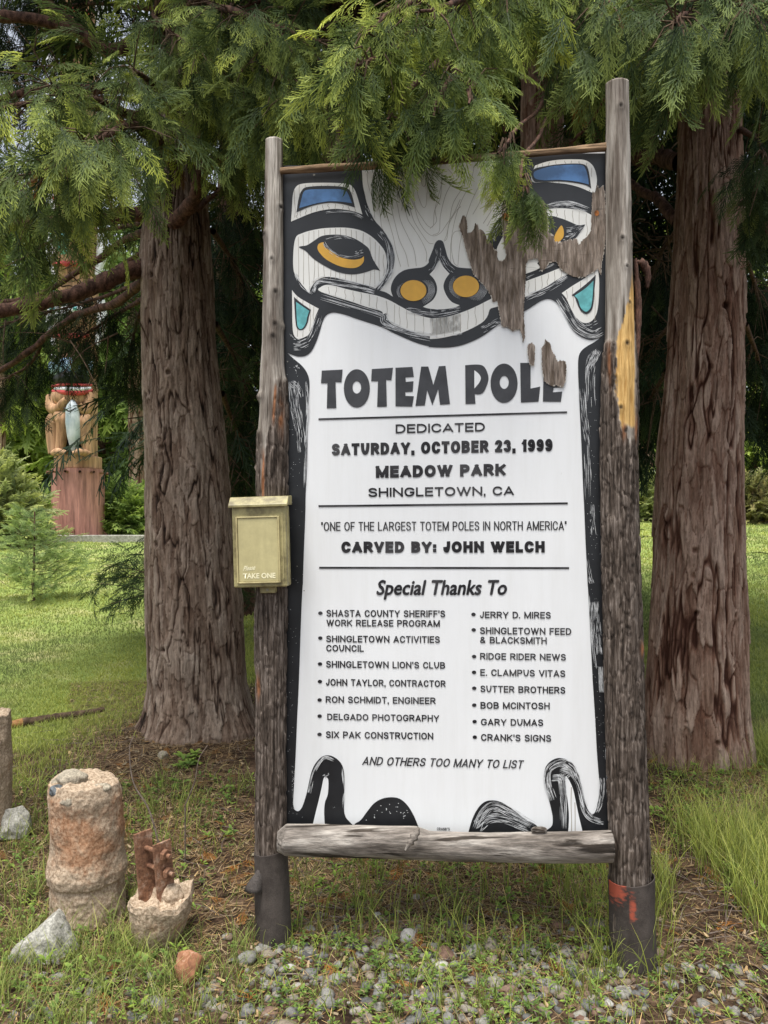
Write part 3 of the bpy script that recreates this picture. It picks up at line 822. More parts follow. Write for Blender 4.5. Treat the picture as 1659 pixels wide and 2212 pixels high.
B(leaf3, wood3, ((740, 120, 5.6), (800, 200, 5.8), (860, 280, 6.0)), .02, 60, .35, .27, HI, R3, fall=1.0, tipscale=.4, rbias=-.3)
for pix, r0 in ((((735, 90, 5.5), (650, 50, 5.7), (560, -20, 5.9)), .05), (((730, 200, 5.5), (690, 130, 5.2), (650, 70, 5.0)), .03)):
    C = bez([at(*p) for p in pix], 20); V, Q = tube(C, np.linspace(r0, r0 * .6, 20), 10); wood3.limb(V, Q)
# boughs of the right hand slim cedar reach forward over the sign
B(leaf4, wood4, ((1150, 40, 5.1), (1000, -20, 3.7), (860, 10, 3.0), (750, 70, 2.75)), .03, 80, .2, .22, HI, R4, fall=.7, tipscale=1.15)
B(leaf4, wood4, ((1150, 60, 5.1), (980, 30, 3.6), (850, 120, 2.9), (780, 170, 2.7)), .03, 80, .17, .2, HI, R4, fall=.8, tipscale=1.1)
B(leaf4, wood4, ((1150, 90, 5.1), (1030, 80, 3.7), (920, 150, 2.95), (850, 220, 2.72)), .03, 80, .15, .2, HI, R4, fall=.9, tipscale=.85)
B(leaf4, wood4, ((1150, 110, 5.1), (1050, 120, 3.7), (980, 160, 2.95), (945, 225, 2.72)), .028, 75, .14, .19, HI, R4, fall=.9, tipscale=.8)
B(leaf4, wood4, ((1150, 120, 5.1), (1060, 160, 3.7), (1030, 190, 2.95), (1040, 235, 2.7)), .02, 45, .12, .19, HI, R4, fall=.8, tipscale=.8)
B(leaf4, wood4, ((1150, 10, 5.1), (1080, -40, 3.7), (980, 0, 3.0), (900, 20, 2.8)), .03, 80, .22, .23, HI, R4, fall=.7)
B(leaf4, wood4, ((1170, 0, 5.1), (1160, -60, 4.0), (1110, -10, 3.4), (1060, 30, 3.2)), .03, 100, .26, .24, HI, R4, fall=.8)
B(leaf4, wood4, ((1190, 150, 5.0), (1170, 230, 3.8), (1130, 280, 2.9), (1130, 320, 2.66)), .012, 30, .08, .15, HI, R4, fall=1.9, tipscale=.9, t0=.75)
B(leaf4, wood4, ((1190, 170, 5.0), (1180, 260, 3.6), (1140, 330, 2.75), (1150, 380, 2.62)), .010, 36, .06, .14, HI, R4, fall=1.9, tipscale=1.0, t0=.8)
B(leaf4, wood4, ((1190, 0, 5.1), (1250, 0, 4.6), (1290, 50, 4.3), (1290, 110, 4.2)), .03, 80, .24, .25, HI, R4, fall=1.0, tipscale=.6)
for pix, r0 in ((((1165, 80, 5.1), (1120, 120, 4.7), (1095, 170, 4.4), (1060, 210, 4.2), (1015, 242, 4.0)), .03), (((1095, 170, 4.4), (1085, 230, 4.4), (1100, 300, 4.5)), .012), (((1190, 300, 5.2), (1250, 310, 5.5), (1320, 350, 5.9)), .03), (((1230, 310, 3.9), (1290, 240, 3.8), (1320, 180, 3.7)), .008)):
    C = bez([at(*p) for p in pix], 24) + np.cumsum(R4.normal(0, .003, (24, 3)), 0); V, Q = tube(C, np.linspace(r0, r0 * .7, 24), 10); wood4.limb(V, Q)
for acc_, r_ in ((leaf3, R3), (leaf4, R4)):
    for k in range(90):
        u, v = r_.uniform(600, 1460), r_.uniform(80, 360)
        p = at(u, v, r_.uniform(5.2, 7.0)); d = norm(r_.normal(0, 1, 3)) * r_.uniform(.15, .6)
        C = bez([p, p + d * .5 + r_.normal(0, .05, 3), p + d], 7)
        V, Q = tube(C, np.linspace(.007, .0015, 7), 4); acc_.add(V, Q, 1, tip=0, rnd=.5)
leaf3.build('crown', [M['leaf'], M['twig']], t3); wood3.limbs('branch', M['bark_limb'], t3)
leaf4.build('crown', [M['leaf_c'], M['twig']], t4); wood4.limbs('branch', M['bark_limb'], t4)

# upper trunks and crowns of the four near cedars, above the picture
def upper(root, b, leafmat_, x, y, z0, r_tr, rad, top, n, seed):
    rng = np.random.default_rng(seed)
    zz = np.linspace(z0 - .4, top, 30)
    V, Q = tube(np.stack([zz * 0 + x, zz * 0 + y, zz], 1), r_tr * (1 - .9 * (zz - zz[0]) / (top - zz[0])) + .01, 20)
    npmesh('upper_trunk', V, Q, M['bark_limb'], root, None, True)
    t = rng.random(n) ** 1.2
    a = rng.uniform(0, 2 * math.pi, n); R = rad * (1 - t) ** .7 * (.25 + .75 * rng.random(n) ** .6)
    d = np.stack([np.cos(a), np.sin(a), a * 0 - .25], 1)
    P = np.stack([x + d[:, 0] * R, y + d[:, 1] * R, z0 + (top - z0) * t + rng.normal(0, .15, n)], 1)
    acc = Acc()
    sprays(acc, LO, P, norm(d + rng.normal(0, .4, (n, 3))), .7 * rng.uniform(.6, 1.3, n), rng, tipscale=.6)
    acc.build('upper_crown', leafmat_, root)
upper(left_tree, bl, M['leaf'], float(at(393, 0, YL)[0]), YL, 5.5, .19, 2.3, 15.5, 1100, 501)
upper(right_tree, br, M['leaf_r'], float(at(1533, 0, YR)[0]), YR, 5.4, .19, 2.2, 15.0, 1100, 502)
upper(t3, b3, M['leaf'], float(at(737, 0, 5.6)[0]), 5.6, 5.5, .13, 1.9, 12.5, 800, 503)
upper(t4, b4, M['leaf_c'], float(at(1172, 0, 5.2)[0]), 5.2, 5.3, .13, 1.9, 12.0, 800, 504)

# ------------------------------------------------------------------ conifers further back
def conifer(label, u, Y, height, rad, z0, n, temps, size, mat, seed, group, trunk_r=0.2, cat='tree', name='conifer_tree', lean=0.0, base_v=None, fall=.5, bark='bark_limb', tips=.8, pw=.8, rb=0.0, dens=1.0):
    rng = np.random.default_rng(seed)
    x = (u - CX) / F * Y
    b = np.array((x, Y, float(gz(x, Y)) - 0.05))
    root = empty(name, b, label, cat, group)
    zz = np.linspace(0, height, 24)
    C = np.stack([b[0] + lean * zz + 0.02 * np.sin(zz), b[1] + zz * 0, b[2] + zz], 1)
    V, Q = tube(C, np.maximum(.01, trunk_r * (1 - .85 * zz / height)) * (1 + .35 * np.exp(-zz / .3)), 14)
    V = V + 0.06 * trunk_r * rng.normal(0, 1, V.shape) * np.array((1, 1, 0))
    npmesh('trunk', V, Q, M[bark], root, None, True)
    leaf, wood = Acc(), Acc()
    nb = max(8, n // 14)
    P, D = [], []
    for k in range(nb):
        t = rng.random() ** 1.15
        z = z0 + (height * .98 - z0) * t
        L = rad * (1 - t) ** pw * rng.uniform(.6, 1.15) + 0.08 * rad
        a = rng.uniform(0, 2 * math.pi)
        d = np.array((math.cos(a), math.sin(a), rng.uniform(-.05, .35)))
        c0 = np.array((b[0] + lean * z, b[1], b[2] + z))
        e = c0 + d * L + np.array((0, 0, -fall * .35 * L * rng.uniform(.5, 1.3)))
        mid = c0 + d * L * .55
        c = bez([c0, mid, e], 9)
        v, q = tube(c, np.linspace(trunk_r * .16, .004, 9), 5); leaf.add(v, q, 1, tip=0, rnd=.5)
        m = max(4, int(14 * (0.4 + L / rad)))
        tt = 0.25 + .8 * rng.random(m)
        base = c0 + (e - c0) * tt[:, None] + np.array((0, 0, .12 * L))[None] * np.sin(np.clip(tt, 0, 1) * math.pi)[:, None]
        base = base + rng.normal(0, .13 * L + .05 * rad, (m, 3)) * np.array((1, 1, .55))
        P.append(base)
        D.append(norm(d[None] + rng.normal(0, .55, (m, 3)) + np.array((0, 0, -fall))))
    P = np.concatenate(P); D = np.concatenate(D)
    sprays(leaf, temps, P, D, size * rng.uniform(.6, 1.3, len(P)), rng, None, tips, rbias=rb)
    leaf.build('crown', [M[mat], M['twig']], root)
    return root

gb = 'dark cedars behind the sign'
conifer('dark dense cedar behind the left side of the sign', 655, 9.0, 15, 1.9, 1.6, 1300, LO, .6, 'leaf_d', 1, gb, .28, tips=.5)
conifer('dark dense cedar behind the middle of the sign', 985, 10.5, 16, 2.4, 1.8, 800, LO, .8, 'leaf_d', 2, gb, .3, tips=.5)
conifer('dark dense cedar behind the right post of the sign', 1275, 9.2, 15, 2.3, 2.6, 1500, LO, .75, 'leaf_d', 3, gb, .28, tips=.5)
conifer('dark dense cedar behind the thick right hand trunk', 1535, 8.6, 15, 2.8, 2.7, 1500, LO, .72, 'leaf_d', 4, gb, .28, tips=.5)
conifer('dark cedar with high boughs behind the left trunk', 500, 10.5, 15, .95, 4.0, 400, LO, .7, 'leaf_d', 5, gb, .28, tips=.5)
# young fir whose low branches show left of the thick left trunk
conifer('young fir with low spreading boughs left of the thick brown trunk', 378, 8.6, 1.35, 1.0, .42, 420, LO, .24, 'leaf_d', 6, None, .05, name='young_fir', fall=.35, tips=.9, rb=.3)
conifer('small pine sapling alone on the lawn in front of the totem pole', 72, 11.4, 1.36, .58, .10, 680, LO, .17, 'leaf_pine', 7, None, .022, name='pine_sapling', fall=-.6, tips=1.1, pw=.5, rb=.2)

gf = 'trees beyond the lawn'
far = [(10, 34, 15, 3.6, 'leaf_far2', 'yellow green tree at the far left beyond the lawn'),
       (95, 40, 17, 4.0, 'leaf_far', 'tall green conifer right behind the totem pole'),
       (60, 33, 9.5, 3.0, 'leaf_far2', 'pale green conifer close behind the left of the totem pole'),
       (218, 33, 10.5, 2.4, 'leaf_far', 'dense green conifer just right of the totem pole'),
       (262, 42, 12, 3.2, 'leaf_far2', 'pale yellow green tree between the totem pole and the left trunk'),
       (330, 38, 13, 3.2, 'leaf_far2', 'pale green tree far behind the thick brown trunk'),
       (520, 36, 14, 3.2, 'leaf_far', 'green tree far behind between the left trunk and the sign post'),
       (1385, 40, 16, 3.4, 'leaf_far2', 'pale green tree far behind the right sign post'),
       (1440, 44, 18, 3.6, 'leaf_far', 'tall green tree far behind the right trunk'),
       (1625, 42, 17, 3.6, 'leaf_far', 'green tree at the far right edge beyond the lawn'),
       (1700, 38, 16, 3.6, 'leaf_far2', 'yellow green tree beyond the right edge of the lawn'),
       (-60, 42, 20, 4.5, 'leaf_far', 'big green tree beyond the left edge of the lawn')]
for k, (u, Y, h, r, m, lab) in enumerate(far):
    conifer(lab, u, Y, h, r, .6, 760, FARL, 1.1, m, 60 + k, gf, .25, tips=1.1, rb=.2)
for k, u in enumerate((-1150, -900, -720, -560, -420, -300, -180, 1800, 1900, 2030, 2180, 2350, 2550)):
    conifer('green tree of the forest edge outside the picture on the %s' % ('left' if u < 0 else 'right'), u, 34 + 9 * ((k * 37) % 10) / 10, 13 + (k * 29) % 7, 3.6, .6, 420, FARL, 1.3, ('leaf_far', 'leaf_far2')[k % 2], 160 + k, 'forest edge outside the picture', .25, tips=1.0, rb=.1)
# bare far trunks
def far_trunk(label, u, Y, half, v_top, seed):
    x = (u - CX) / F * Y
    b = np.array((x, Y, float(gz(x, Y)) - .1))
    root = empty('pine_tree', b, label, 'tree', 'bare trunks beyond the lawn')
    top = (HZ - v_top) / F * Y + CAM_H - b[2]
    trunk('trunk', b, [(0, 0, 0, half / F * Y * 1.35), (1.0, 0, 0, half / F * Y * 1.1), (top, -.15, 0, half / F * Y * .85)], M['bark_right'], root, 60, 160, (), .12, .7, .04, seed)
    rng = np.random.default_rng(seed); leaf = Acc()
    P = b + np.stack([rng.normal(0, 1.4, 260), rng.normal(0, 1.4, 260), rng.uniform(top * .72, top * 1.15, 260)], 1)
    sprays(leaf, FARL, P, norm(rng.normal(0, 1, (260, 3)) + np.array((0, 0, -.3))), 1.1, rng)
    leaf.build('crown', M['leaf_far'], root)
far_trunk('straight bare pine trunk between the totem pole and the thick left trunk', 296, 27, 15, 600, 71)
far_trunk('bare pine trunk cut by the left edge of the picture', 2, 30, 11, 500, 72)
far_trunk('bare pine trunk in the gap between right sign post and right trunk', 1397, 30, 15, 700, 73)

def bush(label, u, Y, v_top, wpx, mat, seed, n=420, size=.6, temps=FARL, group=None, name='bush'):
    rng = np.random.default_rng(seed)
    x = (u - CX) / F * Y; b = np.array((x, Y, float(gz(x, Y))))
    root = empty(name, b, label, 'bush', group)
    top = CAM_H + (HZ - v_top) / F * Y - b[2]; r = wpx / F * Y
    d = norm(rng.normal(0, 1, (n, 3))); d[:, 2] = np.abs(d[:, 2])
    rr = rng.random(n) ** .45
    lump = 1 + .3 * fbm(d[:, 0] * 2.2 + seed, d[:, 1] * 2.2, d[:, 2] * 2.2, seed=seed)
    P = b + d * (rr * lump)[:, None] * np.array((r, r * .8, top))
    leaf, wood = Acc(), Acc()
    sprays(leaf, temps, P, norm(d + rng.normal(0, .5, (n, 3)) + np.array((0, 0, .5))), size * rng.uniform(.6, 1.3, n), rng, tipscale=1.1, rbias=.2)
    for k in range(26):
        p = P[rng.integers(0, n)]
        v, q = tube(bez([b + rng.normal(0, .1 * r, 3) * np.array((1, 1, 0)), (b + p) / 2 + rng.normal(0, .08 * r, 3), p], 7), np.linspace(.03, .006, 7), 5); leaf.add(v, q, 1, tip=0, rnd=.5)
    leaf.build('foliage', [M[mat], M['twig_grey']], root)
bush('large grey green bush left of the totem pole pedestal', -8, 19, 985, 90, 'leaf_bush', 81, 1100, .42)
bush('low green bush behind the totem pole at the left', 95, 24, 1085, 45, 'leaf_far', 82, 300, .5)
bush('olive green bush right of the totem pole pedestal', 262, 23, 1060, 62, 'leaf_far', 83, 650, .5)
bush('brownish green brush at the right beyond the lawn', 1640, 27, 1045, 70, 'leaf_dry', 84, 700, .55, group='brush beyond the lawn')
bush('olive brush in the gap left of the right trunk', 1395, 28, 1035, 45, 'leaf_bush', 85, 500, .55, group='brush beyond the lawn')
bush('grey green brush behind the right trunk', 1500, 28, 1040, 70, 'leaf_bush', 86, 400, .6, group='brush beyond the lawn')

# ------------------------------------------------------------------ totem pole far left
def totem():
    Y = 22.0; s = Y / F
    x = (169 - CX) * s
    zb = float(gz(x, Y))
    def Z(v): return CAM_H + Y * (HZ - v) / F
    base = (x, Y, zb)
    root = empty('totem_pole', base, 'tall carved and painted totem pole on a rusty red steel drum at the far left', 'totem pole')
    bm = bmesh.new()
    r = bmesh.ops.create_cone(bm, cap_ends=True, segments=48, radius1=1.5, radius2=1.45, depth=.35)
    bmesh.ops.transform(bm, matrix=Matrix.Translation((x, Y, Z(1160) - .165)), verts=r['verts'])
    bmobj('concrete_base', bm, M['concrete'], root)
    R = 54 * s
    bm = bmesh.new()
    r = bmesh.ops.create_cone(bm, cap_ends=True, segments=64, radius1=R, radius2=R, depth=Z(1014) - Z(1160))
    bmesh.ops.transform(bm, matrix=Matrix.Translation((x, Y, (Z(1014) + Z(1160)) / 2)), verts=r['verts'])
    drum = bmobj('pedestal', bm, M['steel_red'], root)
    for k in range(14):
        t = 2 * math.pi * k / 14 + .2
        p = np.array((x + math.cos(t) * R * .97, Y + math.sin(t) * R * .97, Z(1022)))
        d = np.array((math.cos(t), math.sin(t), 0)) * .17
        v, q = tube(np.array([p, p + d]), .035, 8); npmesh('bolt', v, q, M['rust'], drum, None, True)
    for k in range(12):
        t = 2 * math.pi * k / 12 + .12
        c, sn = math.cos(t), math.sin(t)
        for w_ in (0,):
            tx, ty = -sn * w_, c * w_
            npmesh('gusset', np.array([(x + c * R * .99 + tx, Y + sn * R * .99 + ty, Z(1160)), (x + c * (R + .16) + tx, Y + sn * (R + .16) + ty, Z(1160)), (x + c * R * .99 + tx, Y + sn * R * .99 + ty, Z(1147))]), np.array([[0, 1, 2]]), M['steel_red'], drum)
    bm = bmesh.new()
    box_bm(bm, (x - .08, Y - R - .01, Z(1153)), (.16, .08, .26))
    box_bm(bm, (x + .13, Y - R - .01, Z(1153)), (.1, .08, .26))
    bmobj('hatch', bm, M['rust'], drum)
    # octagonal timber collar
    Rp = 46 * s
    bm = bmesh.new()
    r = bmesh.ops.create_cone(bm, cap_ends=True, segments=10, radius1=48 * s * 1.02, radius2=48 * s * 1.02, depth=Z(987) - Z(1014))
    bmesh.ops.transform(bm, matrix=Matrix.Translation((x, Y, (Z(987) + Z(1014)) / 2)), verts=r['verts'])
    bmobj('timber_collar', bm, M['tan'], root, .03)
    # pole core
    zz = np.linspace(Z(990), 17.6, 90)
    core_r = np.interp(zz, [Z(990), Z(900), 8, 17.6], [Rp * .86, Rp * .86, Rp * .9, Rp * .72])
    V, Q = tube(np.stack([zz * 0 + x, zz * 0 + Y, zz], 1), core_r, 40)
    npmesh('pole', V, Q, M['tan'], root, None, True)
    def blob(name, pts, rad, mat, ns=16, n=28, par=root):
        C = bez([(x + px * s, Y - py, Z(v)) for (px, v, py) in pts], n)
        r_ = np.interp(np.linspace(0, 1, n), np.linspace(0, 1, len(rad)), rad) * s
        v_, q_ = tube(C, np.maximum(r_, .004), ns)
        return npmesh(name, v_, q_, M[mat], par, None, True)
    # seated figure: black shade block, legs, feet, arms, fish, head
    bm = bmesh.new(); box_bm(bm, (x + 8 * s, Y - Rp * .88, (Z(985) + Z(880)) / 2), (38 * s, .12, Z(880) - Z(985)))
    bmobj('hollow_shade_block', bm, M['t_black'], root, .05)  # solid black block stands for the shade between the legs
    blob('leg', [(-36, 984, .55), (-38, 950, .5), (-36, 915, .5), (-26, 902, .6)], [10, 14, 17, 12], 'tan')
    blob('leg', [(-18, 984, .72), (-12, 945, .72), (-9, 915, .72), (-22, 900, .66)], [9, 12, 17, 13], 'tan')
    blob('leg', [(40, 984, .62), (34, 945, .66), (32, 918, .68), (40, 904, .6)], [10, 13, 15, 10], 'tan')
    blob('foot', [(-28, 984, .8), (-14, 982, .95), (6, 985, 1.0)], [6, 8, 5], 'tan')
    blob('foot', [(18, 986, 1.0), (32, 982, .9), (42, 984, .7)], [4, 8, 6], 'tan')
    blob('arm', [(-42, 862, .4), (-40, 885, .5), (-22, 892, .7), (-4, 878, .85), (4, 872, .9)], [14, 13, 11, 8, 6], 'tan')
    blob('arm', [(40, 858, .5), (40, 880, .6), (34, 896, .7), (26, 882, .85)], [12, 11, 9, 6], 'tan')
    fish = blob('fish', [(12, 872, .8), (13, 890, .84), (15, 920, .86), (16, 950, .84), (16, 975, .8), (16, 984, .75)], [3, 13, 15, 13, 7, 1.5], 't_grey')
    blob('gill', [(2, 892, 1.06), (15, 900, 1.12), (28, 892, 1.06)], [1, 1.6, 1], 't_black', 8, 14, fish)
    blob('chest', [(-30, 862, .35), (0, 866, .6), (34, 862, .35)], [20, 24, 18], 'tan')
    blob('lip', [(-36, 852, .52), (0, 858, .88), (28, 857, .78), (43, 850, .5)], [5, 6.5, 6.5, 5], 't_red')
    blob('teeth', [(-30, 848, .62), (4, 852, .93), (30, 851, .80), (42, 846, .55)], [3.5, 4.5, 4.5, 3.5], 't_white')
    blob('lip', [(-38, 842, .55), (0, 842, .9), (28, 842, .80), (43, 838, .52)], [3, 3, 3, 3], 't_red')
    blob('muzzle', [(-26, 826, .5), (8, 828, .92), (36, 828, .55)], [12, 13, 10], 't_black')
    blob('face_band', [(-40, 800, .35), (0, 800, .62), (40, 800, .35)], [16, 18, 16], 't_blue')
    for sg in (-1, 1):
        e = blob('eye', [(sg * 14, 790, .86), (sg * 26, 786, .86), (sg * 36, 790, .68)], [2, 8, 2], 't_white')
        blob('pupil', [(sg * 22, 787, 1.02), (sg * 28, 787, 1.0)], [3.5, 3.5], 't_black', 12, 6, e)
    # further carved heads up the pole
    for k, v0 in enumerate((690, 540, 400, 260, 130, 10)):
        blob('brow', [(-42, v0 - 30, .4), (0, v0 - 22, .78), (42, v0 - 30, .4)], [8, 9, 8], 't_black')
        for sg in (-1, 1):
            e = blob('eye', [(sg * 10, v0, .88), (sg * 23, v0 - 4, .84), (sg * 38, v0, .6)], [2, 11, 2], 't_white')
            blob('pupil', [(sg * 20, v0 - 3, 1.04), (sg * 27, v0 - 3, 1.0)], [4.5, 4.5], 't_teal', 12, 6, e)
        blob('beak', [(0, v0 - 8, .8), (0, v0 + 16, 1.15), (0, v0 + 34, 1.0)], [8, 13, 6], ('t_white', 't_teal', 'tan')[k % 3])
        blob('lip', [(-36, v0 + 44, .5), (0, v0 + 52, .9), (36, v0 + 44, .5)], [5, 6, 5], 't_red')
        blob('wing', [(-52, v0 - 40, .1), (-54, v0 + 10, .1), (-46, v0 + 60, .2)], [8, 12, 5], 't_white')
        blob('wing', [(52, v0 - 40, .1), (54, v0 + 10, .1), (46, v0 + 60, .2)], [8, 12, 5], 't_white')
    # kerb / pad edge
    bm = bmesh.new()
    box_bm(bm, (x + .3, Y - 1.7, zb - .12), (9.0, .35, .36))
    k = bmobj('concrete_kerb', bm, M['concrete'], None, .02)
    tag(k, 'low pale concrete kerb on the lawn in front of the totem pole', 'kerb')
totem()

# ------------------------------------------------------------------ the sign
K = 1659.0 / 2500.0
def fr(x0, y0, sc_):
    return lambda x, y: ((x0 + x / sc_) * K, (y0 + y / sc_) * K)
FA, FB = fr(850, 500, 2.5523), fr(1400, 500, 2.37)
FC, FC2 = fr(1000, 1150, 1.8433), fr(1000, 1600, 1.8433)
FD, FE = fr(1000, 1950, 3.318), fr(1500, 1950, 3.318)
FL1, FR1 = fr(900, 1050, 2.6), fr(1800, 1050, 2.6)
FL2, FR2 = fr(900, 1900, 2.6024), fr(1750, 1900, 2.6024)
FF = fr(900, 2350, 1.3825)
PL, PR = at(615, 1120, 2.965), at(1305, 1120, 2.835)       # the board's plane, through these two plumb lines
BU = norm(PR - PL); BN = norm(np.cross(BU, np.array((0, 0, 1.0))))
if BN[1] > 0: BN = -BN
CAMP = np.array((0, 0, CAM_H))
def onboard(u, v, off=0.0):
    d = np.array(((u - CX) / F, 1.0, (HZ - v) / F))
    t = np.dot(PL - CAMP, BN) / np.dot(d, BN)
    return CAMP + d * t + BN * off
LAYER = 0.0006

sign_base = np.array((0.22, 2.9, 0.0))
sign = empty('information_sign', sign_base, 'tall black and white painted sign board about the totem pole hung between two log posts', 'sign')
MATS = [M['black'], M['white2'], M['blue'], M['yellow'], M['teal'], M['streak'], M['grain'], M['white']]
BK, WH, BL, YE, TE, ST, GR, W2 = range(8)

def smooth_closed(pts, sub=4):
    """Catmull-Rom; a point given twice in a row is a corner"""
    n = len(pts); out = []
    for i in range(n):
        p0, p1, p2, p3 = pts[i - 1], pts[i], pts[(i + 1) % n], pts[(i + 2) % n]
        if p1 == p2: continue
        if p0 == p1: p0 = p1
        if p3 == p2: p3 = p2
        p0, p1, p2, p3 = [np.array(p, float) for p in (p0, p1, p2, p3)]
        for k in range(sub):
            f = k / sub
            out.append(0.5 * (2 * p1 + (p2 - p0) * f + (2 * p0 - 5 * p1 + 4 * p2 - p3) * f * f + (3 * p1 - p0 - 3 * p2 + p3) * f ** 3))
    return out

class Paint:
    def __init__(s): s.bm = bmesh.new()
    def poly(s, frame, pts, m, layer, smooth=True):
        q = smooth_closed(pts) if smooth else pts
        vs = [s.bm.verts.new(onboard(*frame(*p), off=LAYER * layer)) for p in q]
        f = s.bm.faces.new(vs); f.material_index = m
        if f.normal.dot(Vector(BN)) < 0: f.normal_flip()
    def ring(s, frame, c, r1, r2, m, layer, n=40):
        o, i_ = [], []
        for k in range(n):
            t = 2 * math.pi * k / n
            o.append(s.bm.verts.new(onboard(*frame(c[0] + r1[0] * math.cos(t), c[1] + r1[1] * math.sin(t)), off=LAYER * layer)))
            i_.append(s.bm.verts.new(onboard(*frame(c[2] + r2[0] * math.cos(t), c[3] + r2[1] * math.sin(t)), off=LAYER * layer)))
        for k in range(n):
            f = s.bm.faces.new((o[k], o[(k + 1) % n], i_[(k + 1) % n], i_[k])); f.material_index = m
    def ell(s, frame, cx, cy, rx, ry, m, layer, rot=0.0, n=28):
        c, sn = math.cos(rot), math.sin(rot)
        s.poly(frame, [(cx + rx * math.cos(t) * c - ry * math.sin(t) * sn, cy + rx * math.cos(t) * sn + ry * math.sin(t) * c) for t in np.linspace(0, 2 * math.pi, n, endpoint=False)], m, layer, False)
    def line(s, frame, pts, wd, m, layer, taper=False):
        P = np.array([frame(*p) for p in pts], float)
        T = norm(np.gradient(P, axis=0)); N_ = np.stack([-T[:, 1], T[:, 0]], 1)
        n = len(P)
        W = np.full(n, wd / 2.0)
        if taper: W = W * np.sin(np.linspace(.15, math.pi - .15, n))
        a = [s.bm.verts.new(onboard(*p, off=LAYER * layer)) for p in P + N_ * W[:, None]]
        b = [s.bm.verts.new(onboard(*p, off=LAYER * layer)) for p in P - N_ * W[:, None]]
        for k in range(n - 1):
            f = s.bm.faces.new((a[k], a[k + 1], b[k + 1], b[k])); f.material_index = m
    def streaks(s, frame, pts, width, n, layer, seed, wmin=.35, wmax=1.1, lo=0, hi=1, m=ST, side=0, lmin=.06, lmax=.5):
        r = random.Random(seed)
        C = bez(pts, 60)
        T = norm(np.gradient(C, axis=0)); N_ = np.stack([-T[:, 1], T[:, 0]], 1)
        for k in range(n):
            o = r.uniform(-1, 1) if side == 0 else side * r.uniform(.1, 1) ** .6
            o *= width / 2
            a = r.uniform(lo, hi); L = r.uniform(lmin, lmax) * (hi - lo)
            i0, i1 = int(max(0, a - L / 2) * 59), int(min(1, a + L / 2) * 59)
            if i1 - i0 < 2: continue
            seg = C[i0:i1 + 1] + N_[i0:i1 + 1] * (o + r.uniform(-.03, .03) * width)
            if len(seg) > 12: seg = seg[::2]
            s.line(frame, [tuple(p) for p in seg], r.uniform(wmin, wmax), m, layer, True)
    def specks(s, frame, pts, width, n, layer, seed, m=ST):
        r = random.Random(seed); C = bez(pts, 60)
        for k in range(n):
            p = C[r.randrange(60)] + np.array((r.uniform(-1, 1), r.uniform(-1, 1))) * width / 2
            q = [(p[0] + r.uniform(1, 3.4) * math.cos(t), p[1] + r.uniform(1, 3.4) * math.sin(t)) for t in (0, 1.3, 2.5, 3.8, 5)]
            s.poly(frame, q, m, layer, False)

